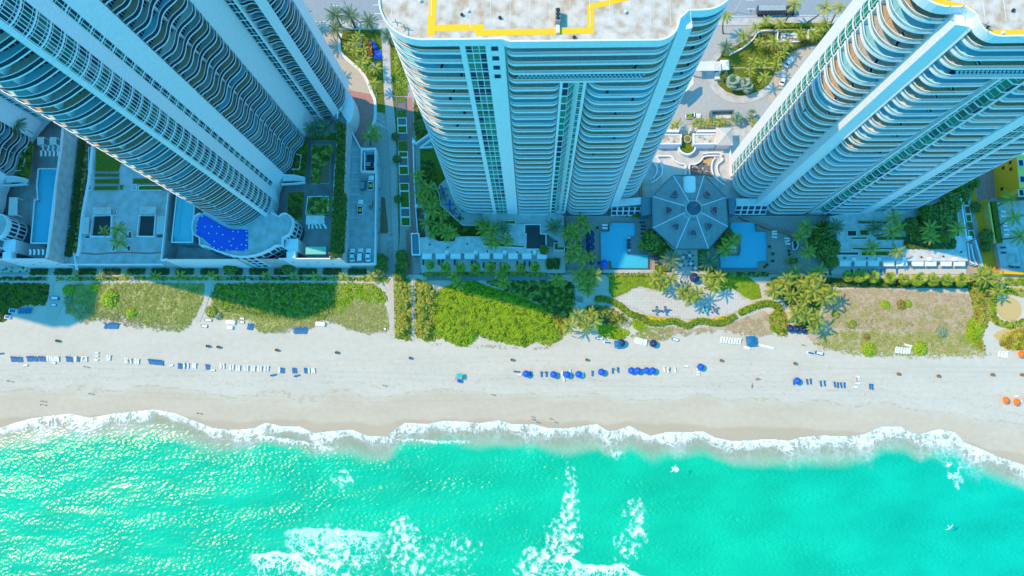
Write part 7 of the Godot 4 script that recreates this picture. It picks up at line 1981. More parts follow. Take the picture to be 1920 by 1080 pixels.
	thicket("garden_shrubs", V2([-44,-112.1,-39.3,-111.1,-36.6,-99.6,-38.9,-98.2,-42.4,-96.1,-43.3,-100.7]), 0.2, 0.9, ["leaf_dark", "leaf_rust", "leaf_mid"], 3.5, "broad", "leaf_under", 41)
	thicket("garden_shrubs", V2([128.3,-62.5,132.2,-65.5,136.8,-68.9,142.5,-71.5,144.6,-71.5,144.8,-60.9,143.3,-59,143,-60.9,128.7,-60.9]), 4.0, 1.0, ["leaf_dark", "leaf_mid"], 3.5, "broad", "leaf_under", 42)
	thicket("garden_shrubs", V2([-83.2,-71.7,-78.4,-71.8,-78.4,-63.2,-80,-62.5,-81.6,-64,-82.9,-64.7]), 13.8, 1.3, ["leaf_dark", "leaf_mid"], 5.0, "broad", "leaf_under", 43, 1.2)
	thicket("garden_shrubs", V2([-76,-88.5,-69.5,-88.5,-69.8,-83.3,-72.9,-79.9,-72.6,-74.9,-75.4,-74.9]), 14.1, 0.6, ["leaf_dark", "leaf_mid", "leaf_olive"], 4.0, "broad", "leaf_under", 44, 1.2)
	thicket("garden_shrubs", V2([-76.2,-70,-69.4,-70.2,-69.3,-64,-76.6,-64]), 14.1, 0.6, ["leaf_dark", "leaf_mid", "leaf_olive"], 4.0, "broad", "leaf_under", 45, 1.2)
	thicket("garden_shrubs", V2([-81,-90.6,-78.8,-90.4,-78.1,-85.4,-78.4,-78.1,-82.7,-78.3,-81.8,-83.1]), 13.8, 0.8, ["leaf_dark", "leaf_mid"], 4.0, "broad", "leaf_under", 46, 0.8)
	thicket("garden_shrubs", shifted(V2([-81,-90.6,-78.8,-90.4,-78.1,-85.4,-78.4,-78.1,-82.7,-78.3,-81.8,-83.1]), -96.9), 13.8, 0.8, ["leaf_dark", "leaf_mid"], 4.0, "broad", "leaf_under", 47, 0.8)
	thicket("bed_shrubs", V2([-162.1,-93.2,-160.2,-92.6,-159.9,-59.5,-160.8,-52.1,-162.3,-52.1,-161.8,-59.5]), 5.4, 0.4, ["leaf_olive", "leaf_dark", "leaf_rust"], 2.0, "broad", "soil", 48, 0.8)
	thicket("round_garden_shrubs", V2([79,-133,84.2,-136.8,89.7,-136.7,89.8,-132.9,96.8,-132.8,90.4,-129.5,86.2,-130.8]), 0.2, 0.6, ["leaf_mid", "leaf_olive", "leaf_rust"], 2.5, "broad", "soil", 49)
	thicket("round_garden_shrubs", V2([104.5,-138.1,115.9,-139.4,115.5,-134.7,106.8,-134]), 0.1, 0.8, ["leaf_mid", "leaf_bright2"], 4.0, "broad", "leaf_under", 50)
	thicket("lawn_shrubs", V2([-53.5,-138.6,-48.1,-138.5,-46.5,-113.7,-51.3,-114.2]), 0.1, 0.5, ["leaf_mid", "leaf_bright2", "leaf_olive"], 3.0, "broad", "leaf_under", 51)
	# dune ground and grass
	slab("dune", "dune_green", -0.3, 0.47, V2([-167.9,-41,-166.2,-42.4,-144.1,-43,-116.6,-42.8,-116.3,-37.4,-118.2,-32.1,-120.9,-28.3,-124.2,-26.8,-131.2,-28.7,-138.5,-29,-142,-31.7,-146.9,-32.8,-152.6,-32,-158.7,-35.1,-165,-36.2]))
	tufts("dune_grass", V2([-167.9,-41,-166.2,-42.4,-144.1,-43,-116.6,-42.8,-116.3,-37.4,-118.2,-32.1,-120.8,-27.5,-124.1,-25.7,-131,-26.4,-138.3,-27.5,-141.8,-29.8,-146.7,-30.5,-152.3,-29.4,-160,-29.7,-164.9,-32]), 0.38, "leaf_olive", 6.0, "tuft", 0.0, 1)
	tufts("dune_grass", V2([-166.2,-42.4,-144.1,-43,-116.6,-42.8,-116.3,-37.4,-118.2,-32.1,-121.6,-27.9,-138.4,-28.6,-152.4,-30.1,-164.2,-32.6]), 0.38, "leaf_mid", 2.2, "low", 0.3, 2)
	tufts("dune_grass", V2([-166.3,-37.4,-152.8,-33.6,-140.9,-30.2,-123.6,-28.7,-121,-25.7,-130.9,-25.5,-139.6,-26.8,-152.2,-28.6,-159.8,-28.2,-165.6,-31.6]), 0.34, "leaf_tan", 3.0, "tuft", 0.3, 3)
	slab("dune", "dune_green", -0.3, 0.468, V2([-113.7,-37.4,-112.7,-39.7,-67.3,-37.4,-62.8,-37,-57.8,-35.9,-51.8,-35.2,-50.6,-31.8,-50.2,-26.9,-57.4,-25.8,-64,-27.6,-69.2,-29.9,-74.5,-30.4,-76.6,-28,-84.7,-27.6,-87.4,-26.1,-94.9,-25.9,-98.2,-29.8,-104.7,-30.2,-108.9,-30.2,-113.9,-31.3]))
	tufts("dune_grass", V2([-114.3,-30.9,-112.9,-37.4,-97.3,-32.7,-82,-30.6,-67.2,-34.6,-62.8,-37,-51.8,-35.2,-50.2,-26.5,-57.4,-25,-64.6,-26.9,-69.2,-29.1,-74.5,-29.9,-76.2,-27.2,-84.7,-27.2,-87.4,-25.4,-95.7,-25.3,-99,-29.5,-104.7,-29.6]), 0.37, "leaf_olive", 6.0, "tuft", 0.0, 4)
	tufts("dune_grass", V2([-67.2,-34.6,-62.8,-37,-51.8,-35.2,-50.1,-25.8,-57.4,-24.9,-64.6,-26.5,-74.4,-29.1,-76.2,-27.1,-87.4,-25.2,-95.6,-25.2]), 0.35, "leaf_tan", 3.0, "tuft", 0.1, 5)
	slab("dune", "dune_tan", -0.3, 0.466, V2([41.7,-26.7,47.9,-27.3,53,-26.7,60.3,-27.7,67.9,-29.3,73.5,-31.2,78.7,-33.4,80.4,-31.9,80.8,-27.2,82.1,-25,77.3,-25,71,-26,63.8,-26.8,56.6,-26,53,-26.7,46.5,-24.5]))
	tufts("dry_grass", V2([39.5,-26,47.9,-27.7,53,-26.9,60.3,-27.9,68,-29.5,73.5,-31.4,79,-33.8,81.1,-31.9,81.1,-25.5,76.3,-24.2,70.1,-25.3,63.8,-25.7,56.5,-25.3,46.5,-23.4,40.5,-22.7]), 0.36, "leaf_tan", 5.0, "tuft", 0.15, 6)
	tufts("dune_grass", V2([32.9,-24.5,39.5,-27.3,47.9,-27.5,46.5,-23.8,40.5,-22.5,35.6,-23]), 0.36, "leaf_olive", 6.0, "tuft", 0.0, 7)
	slab("dune", "dune_tan", -0.3, 0.466, V2([102.3,-40.7,117.2,-41.2,131.4,-40.1,148.2,-39.2,149.7,-33.9,147.3,-27.5,145,-22.9,148.9,-20.3,143.6,-19.3,133,-19.3,124.2,-19.6,115.3,-19.3,108.3,-20.1,101.2,-21,96,-22.8,92.9,-24.3,96.3,-27.9,98.8,-32.9,100.3,-37.5]))
	tufts("dry_grass", V2([101.7,-40.3,117.1,-41,131.4,-39.9,148.1,-39,149.4,-33.9,146.8,-26.6,126.6,-26.5,101.7,-27.4,98.3,-30.1,99.6,-35.6]), 0.36, "leaf_tan", 4.0, "tuft", 0.0, 8)
	tufts("dune_grass", V2([102.4,-37.5,147,-34.8,146.4,-26.6,148.8,-19.4,132.9,-18.2,124,-18.2,108.1,-18.5,95.9,-21.9,99.2,-30.1]), 0.36, "leaf_olive", 3.5, "tuft", 0.35, 9)
	tufts("dune_grass", V2([101.6,-26.1,146.1,-26.2,152.3,-18.7,143.4,-17.9,132.9,-18.2,124,-18,115.2,-18,108.1,-18.5,101.1,-19.9,95,-22.1]), 0.36, "leaf_olive", 5.0, "tuft", 0.0, 10)
	tufts("dune_grass", V2([101.9,-30.1,146.7,-32,146.5,-22,133.1,-20.2,108.3,-20.1]), 0.36, "leaf_mid", 1.6, "low", 0.4, 11)
	tufts("dry_grass", V2([91.1,-25,96,-22.8,101.2,-20.7,108.2,-18.9,125.8,-17.9,148.7,-17.9,154.1,-19.4,152.1,-17.2,125.7,-17.1,106.3,-17.8,94.1,-21.4]), 0.33, "leaf_tan", 2.6, "tuft", 0.2, 12)
	tufts("dry_grass", V2([-36.9,-22.5,-27.6,-20.7,-18.4,-21.6,-2.7,-20,3.7,-20.8,9.2,-22.2,11.4,-22.6,3.7,-19.8,-18.4,-20.3,-36.8,-21.4]), 0.33, "leaf_tan", 2.0, "tuft", 0.1, 13)
	# lawns get their nap
	tufts("lawn_grass", V2([26.6,-45.4,45,-45.3,45.2,-40.6,40.7,-41.2,37,-42.1,35.3,-41.4,32.4,-39.9,28.1,-38.2,26.4,-39.3]), 0.42, "leaf_bright2", 9.0, "low", 0.0, 14)
	tufts("lawn_grass", V2([60.5,-45.3,73.8,-45.3,77.5,-42.3,78.3,-38,75.2,-37.3,72.4,-38.6,69.9,-40.8,63.5,-40.6,60.6,-40.6]), 0.42, "leaf_bright2", 9.0, "low", 0.0, 15)

# ---------------------------------------------------------------- furniture, vehicles, people
var protos := {}

func proto(called: String, category: String) -> Node3D:
	var t := Node3D.new()
	t.set_meta("kindname", called)
	t.set_meta("category", category)
	protos[called] = t
	return t

func lounger_proto(key: String, called: String, cushion: String, frame: String) -> void:
	var t := Node3D.new()
	t.set_meta("kindname", called)
	t.set_meta("category", "sun lounger")
	var f := MB.new()
	for s in [-1, 1]:
		f.box(Vector3(s * 0.27, 0.3, 0.15), Vector3(0.06, 0.06, 1.6))
	obj("frame", f.mesh(), M[frame], t)
	for s in [[-1, -0.6], [1, -0.6], [-1, 0.85], [1, 0.85]]:
		obj("leg", MB.new().box(Vector3(s[0] * 0.27, 0.14, s[1]), Vector3(0.06, 0.28, 0.06)).mesh(), M[frame], t)
	obj("seat", MB.new().box(Vector3(0, 0.37, 0.3), Vector3(0.56, 0.1, 1.3)).mesh(), M[cushion], t)
	var b := MB.new()
	b.obox(Vector3(0, 0.56, -0.62), Basis.from_euler(Vector3(0.55, 0, 0)).scaled_local(Vector3(0.28, 0.05, 0.36)))
	obj("backrest", b.mesh(), M[cushion], t)
	protos[key] = t

func umbrella_proto(key: String, canvas: String, r: float) -> void:
	var t := Node3D.new()
	t.set_meta("kindname", "beach_umbrella")
	t.set_meta("category", "umbrella")
	obj("pole", MB.new().tube(Vector3(0, -0.1, 0), Vector3(0, 2.3, 0), 0.035, 0.03, 7).mesh(), M.rail, t)
	for i in 8:
		var a := TAU * i / 8.0
		var b := TAU * (i + 1) / 8.0
		var m := MB.new()
		var A := Vector3(cos(a) * r, 1.78, sin(a) * r)
		var B := Vector3(cos(b) * r, 1.78, sin(b) * r)
		var A2 := Vector3(cos(a) * r * 0.55, 2.12, sin(a) * r * 0.55)
		var B2 := Vector3(cos(b) * r * 0.55, 2.12, sin(b) * r * 0.55)
		var top := Vector3(0, 2.36, 0)
		m.tri(A2, top, B2)
		m.quad(A, A2, B2, B)
		m.quad(A, B, B - Vector3(0, 0.14, 0), A - Vector3(0, 0.14, 0))
		obj("canopy_panel", m.mesh(), M[canvas], t)
	obj("finial", MB.new().lathe(V2([0.09, 2.33, 0.07, 2.44, 0, 2.48]), 8).mesh(), M.rail, t)
	protos[key] = t

func smin(a: float, b: float, k: float) -> float:
	var h := clampf(0.5 + 0.5 * (b - a) / k, 0.0, 1.0)
	return lerpf(b, a, h) - k * h * (1.0 - h)

# a body as one surface: bones with radii, joined smoothly, meshed as surface nets
func body_mesh(bones: Array, cell: float, paint: Callable) -> ArrayMesh:
	var lo := Vector3.ONE * 1e9
	var hi := Vector3.ONE * -1e9
	for b in bones:
		var r := maxf(b[2], b[3]) + cell * 2.0
		lo = lo.min(b[0] - Vector3.ONE * r).min(b[1] - Vector3.ONE * r)
		hi = hi.max(b[0] + Vector3.ONE * r).max(b[1] + Vector3.ONE * r)
	var n := Vector3i(((hi - lo) / cell).ceil()) + Vector3i.ONE
	var d := PackedFloat32Array()
	d.resize(n.x * n.y * n.z)
	for k in n.z:
		for j in n.y:
			for i in n.x:
				var p := lo + Vector3(i, j, k) * cell
				var v := 1e3
				for b in bones:
					var ab: Vector3 = b[1] - b[0]
					var t := clampf((p - b[0]).dot(ab) / maxf(ab.length_squared(), 1e-6), 0.0, 1.0)
					v = smin(v, p.distance_to(b[0] + ab * t) - lerpf(b[2], b[3], t), b[4])
				d[(k * n.y + j) * n.x + i] = v
	var at := {}
	var mb := MB.new()
	mb.use_col = true
	var idx := func(i: int, j: int, k: int) -> int: return (k * n.y + j) * n.x + i
	for k in n.z - 1:
		for j in n.y - 1:
			for i in n.x - 1:
				var s := Vector3.ZERO
				var c := 0
				for e in [[0, 0, 0, 1, 0, 0], [0, 0, 0, 0, 1, 0], [0, 0, 0, 0, 0, 1], [1, 1, 1, 0, 1, 1], [1, 1, 1, 1, 0, 1], [1, 1, 1, 1, 1, 0], [1, 0, 0, 1, 1, 0], [1, 0, 0, 1, 0, 1], [0, 1, 0, 1, 1, 0], [0, 1, 0, 0, 1, 1], [0, 0, 1, 1, 0, 1], [0, 0, 1, 0, 1, 1]]:
					var a: float = d[idx.call(i + e[0], j + e[1], k + e[2])]
					var b: float = d[idx.call(i + e[3], j + e[4], k + e[5])]
					if (a < 0.0) != (b < 0.0):
						s += Vector3(e[0], e[1], e[2]).lerp(Vector3(e[3], e[4], e[5]), a / (a - b))
						c += 1
				if c > 0: at[Vector3i(i, j, k)] = lo + (Vector3(i, j, k) + s / c) * cell
	for c in at:
		for ax in 3:
			var u := Vector3i.ZERO
			var v := Vector3i.ZERO
			var w := Vector3i.ZERO
			w[ax] = 1; u[(ax + 1) % 3] = 1; v[(ax + 2) % 3] = 1
			if not (at.has(c - u) and at.has(c - v) and at.has(c - u - v)): continue
			var q: Vector3i = c + w
			if q.x >= n.x or q.y >= n.y or q.z >= n.z: continue
			var a: float = d[idx.call(c.x, c.y, c.z)]
			var b: float = d[idx.call(q.x, q.y, q.z)]
			if (a < 0.0) == (b < 0.0): continue
			var m: Vector3 = (at[c] + at[c - u - v]) * 0.5
			mb.col = paint.call(m)
			if a < 0.0: mb.quad(at[c], at[c - v], at[c - u - v], at[c - u])
			else: mb.quad(at[c], at[c - u], at[c - u - v], at[c - v])
	return mb.mesh()

func person_bones(pose: String) -> Array:
	var st := 0.22 if pose == "walk" else 0.05
	var b := [
		[Vector3(0, 0.98, 0), Vector3(0, 1.16, 0), 0.13, 0.125, 0.05], [Vector3(0, 1.16, 0), Vector3(0, 1.38, 0), 0.125, 0.12, 0.05],
		[Vector3(-0.14, 1.4, 0), Vector3(0.14, 1.4, 0), 0.075, 0.075, 0.06], [Vector3(0, 1.42, 0), Vector3(0, 1.56, 0.01), 0.055, 0.05, 0.03],
		[Vector3(0, 1.64, 0.0), Vector3(0, 1.70, 0.01), 0.085, 0.095, 0.02], [Vector3(0, 1.63, 0.09), Vector3(0, 1.65, 0.1), 0.015, 0.012, 0.02]]
	for s in [-1.0, 1.0]:
		var f: float = st * s
		var knee := Vector3(0.1 * s, 0.52, f * 0.6 + 0.03)
		var foot := Vector3(0.1 * s, 0.07, f * 1.2 - (0.05 if f < 0.0 else 0.0))
		b.append([Vector3(0.085 * s, 0.95, 0), knee, 0.095, 0.06, 0.04])
		b.append([knee, foot, 0.06, 0.04, 0.02])
		b.append([foot, foot + Vector3(0.02 * s, -0.03, 0.17), 0.04, 0.03, 0.02])
		var el := Vector3(0.25 * s, 1.13, -f * 0.5)
		var ha := Vector3(0.27 * s, 0.88, -f * 0.8 + 0.05)
		b.append([Vector3(0.19 * s, 1.4, 0), el, 0.05, 0.038, 0.03])
		b.append([el, ha, 0.038, 0.028, 0.015])
		b.append([ha, ha + Vector3(0.0, -0.09, 0.01), 0.035, 0.03, 0.015])
		for k in 4:
			b.append([ha + Vector3(0, -0.09, -0.025 + k * 0.02), ha + Vector3(-0.01 * s, -0.16 - 0.012 * (k % 3), -0.02 + k * 0.018), 0.011, 0.009, 0.004])
		b.append([ha + Vector3(-0.01 * s, -0.03, 0.035), ha + Vector3(-0.02 * s, -0.1, 0.065), 0.012, 0.01, 0.006])
	return b

func person_protos() -> void:
	var skins := [Color(0.42, 0.24, 0.15), Color(0.55, 0.36, 0.26), Color(0.22, 0.12, 0.07)]
	var suits := [Color(0.02, 0.05, 0.22), Color(0.35, 0.03, 0.04), Color(0.03, 0.03, 0.035), Color(0.6, 0.6, 0.58)]
	for i in 4:
		for pose in ["stand", "walk"]:
			var t := proto("person_%s_%d" % [pose, i], "person")
			t.set_meta("kindname", "person")
			var skin: Color = skins[i % 3]
			var suit: Color = suits[i]
			var shirt: bool = i >= 2
			var paint := func(p: Vector3) -> Color:
				if p.y > 1.66 or (p.y > 1.56 and p.z < -0.02): return Color(0.03, 0.02, 0.012)
				if p.y > 0.74 and p.y < 1.05 and absf(p.x) < 0.23: return suit
				if shirt and p.y > 1.03 and p.y < 1.48 and absf(p.x) < 0.24: return Color(0.7, 0.7, 0.68) if i == 2 else Color(0.1, 0.2, 0.5)
				return skin
			var m := obj("body", body_mesh(person_bones(pose), 0.045, paint), M.person, t)
			var h := MB.new().lathe(V2([0.098, 1.62, 0.108, 1.7, 0.08, 1.79, 0, 1.81]), 10, Vector3(0, 0, -0.012))
			obj("hair", h.mesh(), M.hair, t)
	# lying on the back, along z
	for i in 2:
		var t := proto("person_lie_%d" % i, "person")
		t.set_meta("kindname", "person")
		var bs := []
		for b in person_bones("stand"):
			var c: Array = b.duplicate()
			for e in 2: c[e] = Vector3(b[e].x, b[e].z + 0.13, 0.95 - b[e].y)
			bs.append(c)
		var skin: Color = skins[i]
		var suit: Color = suits[i]
		var paint := func(p: Vector3) -> Color:
			var y := 0.95 - p.z
			if y > 1.7: return Color(0.03, 0.02, 0.012)
			if y > 0.78 and y < 1.05 and absf(p.x) < 0.23: return suit
			return skin
		obj("body", body_mesh(bs, 0.045, paint), M.person, t)
		obj("hair", MB.new().lathe(V2([0.0, -0.08, 0.1, -0.02, 0.09, 0.05, 0, 0.1]), 9, Vector3(0, 0.13, -0.8)).mesh(), M.hair, t)

# car outline along z (front at +z) as a lofted body
func car_proto(key: String, called: String, category: String, paint: String, l: float, w: float, h: float, kind: String) -> void:
	var t := Node3D.new()
	t.set_meta("kindname", called)
	t.set_meta("category", category)
	var b := MB.new()
	var secs := [[-0.5, 0.42, 0.62, 0.86], [-0.46, 0.26, 0.78, 0.94], [-0.3, 0.2, 0.84, 1.0], [0.0, 0.2, 0.84, 1.0], [0.3, 0.2, 0.8, 0.98], [0.44, 0.24, 0.7, 0.9], [0.5, 0.38, 0.56, 0.76]]
	var ring := func(s: Array) -> Array:
		var hw: float = w * 0.5 * s[3]
		var y0: float = s[1]
		var y1: float = s[2]
		var z: float = l * s[0]
		return [Vector3(-hw * 0.92, y0, z), Vector3(-hw, lerpf(y0, y1, 0.45), z), Vector3(-hw * 0.95, y1 * 0.96, z), Vector3(-hw * 0.8, y1, z), Vector3(0, y1 + 0.03, z), Vector3(hw * 0.8, y1, z), Vector3(hw * 0.95, y1 * 0.96, z), Vector3(hw, lerpf(y0, y1, 0.45), z), Vector3(hw * 0.92, y0, z)]
	for i in secs.size() - 1:
		var A: Array = ring.call(secs[i])
		var B: Array = ring.call(secs[i + 1])
		for j in 8: b.quad(A[j], A[j + 1], B[j + 1], B[j])
		b.quad(A[8], A[0], B[0], B[8])
	for e in [0, 6]:
		var A: Array = ring.call(secs[e])
		for j in range(1, 8): b.tri(A[0], A[j], A[j + 1])
	obj("body", b.mesh(), M[paint], t)
	# cabin: glass below, roof above
	var c0 := -0.34 if kind == "sedan" else (-0.46 if kind == "van" else -0.08)
	var c1 := 0.18 if kind != "van" else 0.22
	var g := MB.new()
	var r := MB.new()
	var hw := w * 0.44
	var y0 := 0.82
	var y1 := h
	var zb := l * c0
	var zf := l * c1
	var rb := zb + (0.45 if kind != "van" else 0.18)
	var rf := zf - 0.75
	var P := [Vector3(-hw, y0, zb), Vector3(hw, y0, zb), Vector3(hw, y0, zf), Vector3(-hw, y0, zf)]
	var Q := [Vector3(-hw * 0.8, y1, rb), Vector3(hw * 0.8, y1, rb), Vector3(hw * 0.8, y1, rf), Vector3(-hw * 0.8, y1, rf)]
	var names4 := ["rear_window", "side_window", "windscreen", "side_window"]
	for i in 4:
		var m := MB.new()
		m.quad(P[i], P[(i + 1) % 4], Q[(i + 1) % 4], Q[i])
		obj(names4[i], m.mesh(), M.car_glass, t)
	r.quad(Q[0], Q[1], Q[2], Q[3])
	for i in 4:
		r.bar(P[i], Q[i], 0.1, 0.08)
		r.bar(Q[i] + Vector3(0, 0.02, 0), Q[(i + 1) % 4] + Vector3(0, 0.02, 0), 0.12, 0.06)
	obj("roof", r.mesh(), M[paint], t)
	if kind == "pickup":
		var bed := MB.new()
		bed.wall(V2([-w * 0.43, -l * 0.48, w * 0.43, -l * 0.48, w * 0.43, -l * 0.1, -w * 0.43, -l * 0.1]), 0.8, 1.12, 0.09, true)
		obj("load_bed", bed.mesh(), M[paint], t)
		obj("bed_floor", MB.new().sheet(rect(-w * 0.42, -l * 0.47, w * 0.42, -l * 0.11), 0.9).mesh(), M.dark, t)
	for s in [[-1, -0.32], [1, -0.32], [-1, 0.31], [1, 0.31]]:
		var wh := obj("wheel", MB.new().tube(Vector3(-0.11, 0, 0), Vector3(0.11, 0, 0), 0.34, 0.34, 14).mesh(), M.rubber, t, Vector3(s[0] * (w * 0.5 - 0.12), 0.34, l * s[1]))
		obj("rim", MB.new().tube(Vector3(-0.115, 0, 0), Vector3(0.115, 0, 0), 0.2, 0.2, 10).mesh(), M.frame, wh)
	for s in [-1, 1]:
		obj("headlight", MB.new().box(Vector3(s * w * 0.34, 0.6, l * 0.485), Vector3(0.36, 0.14, 0.12)).mesh(), M.rail, t)
		obj("tail_light", MB.new().box(Vector3(s * w * 0.36, 0.66, -l * 0.488), Vector3(0.3, 0.16, 0.1)).mesh(), M.red, t)
		obj("wing_mirror", MB.new().box(Vector3(s * (w * 0.5 + 0.08), 0.95, l * 0.1), Vector3(0.2, 0.13, 0.12)).mesh(), M[paint], t)
	protos[key] = t

func put(key: String, at: Vector3, turn: float, label: String, group := "", size := 1.0) -> Node3D:
	return dup(protos[key], at, turn, label, group, size)

func row(key: String, y: float, pts: PackedVector2Array, turn: float, phrase: String, group: String, jitter := 0.12, size := 1.0) -> void:
	var a := Array(pts)
	a.sort_custom(func(p: Vector2, q: Vector2) -> bool: return p.x < q.x)
	for i in a.size():
		var lab := "%s from left of the %s" % [ordinal(i), phrase]
		if a.size() == 1: lab = phrase
		elif a.size() == 2: lab = "%s of the two %s" % [["left", "right"][i], phrase]
		put(key, Vector3(a[i].x, y if y > 0.5 else beach_y(a[i].x, a[i].y) + 0.02, a[i].y), turn + rng.randf_range(-jitter, jitter), lab, group, size)

func things() -> void:
	mk("lounge_blue", 0.01, 0.15, 0.34, 0.7)
	mk("lounge_white", 0.80, 0.80, 0.78, 0.7)
	mk("lounge_navy", 0.012, 0.04, 0.09, 0.7)
	mk("umbrella_blue", 0.004, 0.10, 0.55, 0.7)
	mk("umbrella_navy", 0.006, 0.035, 0.12, 0.7)
	mk("umbrella_orange", 0.90, 0.17, 0.005, 0.7)
	mk("teal", 0.02, 0.45, 0.45, 0.7)
	mk("rubber", 0.015, 0.015, 0.016, 0.8)
	mk("red", 0.5, 0.01, 0.01, 0.4)
	mk("hair", 0.02, 0.014, 0.01, 0.7)
	mk("basket", 0.30, 0.18, 0.10, 0.8)
	mk("bin_blue", 0.02, 0.10, 0.22, 0.6)
	var cg := mk("car_glass", 0.01, 0.02, 0.03, 0.08)
	for k in [["car_white", 0.80, 0.80, 0.80], ["car_grey", 0.16, 0.24, 0.30], ["car_silver", 0.5, 0.55, 0.58], ["truck_blue", 0.01, 0.03, 0.07]]:
		var m := mk(k[0], k[1], k[2], k[3], 0.3)
		m.clearcoat_enabled = true
		m.clearcoat = 0.6
	var pm := mk("person", 1, 1, 1, 0.7)
	pm.vertex_color_use_as_albedo = true
	lounger_proto("lb", "sun_lounger", "lounge_blue", "rail")
	lounger_proto("lw", "sun_lounger", "lounge_white", "rail")
	lounger_proto("ln", "sun_lounger", "lounge_navy", "slate_blue")
	umbrella_proto("ub", "umbrella_blue", 1.25)
	umbrella_proto("un", "umbrella_navy", 1.35)
	umbrella_proto("uo", "umbrella_orange", 1.2)
	person_protos()
	car_proto("sedan", "parked_car", "car", "car_white", 4.7, 1.85, 1.42, "sedan")
	car_proto("suv", "parked_car", "car", "car_grey", 4.8, 1.95, 1.75, "van")
	car_proto("van", "parked_car", "van", "car_white", 5.0, 1.95, 1.85, "van")
	car_proto("pickup", "pickup_truck", "pickup truck", "car_white", 5.5, 2.0, 1.75, "pickup")
	beach_row()
	vehicles()
	deck_things()
	people()

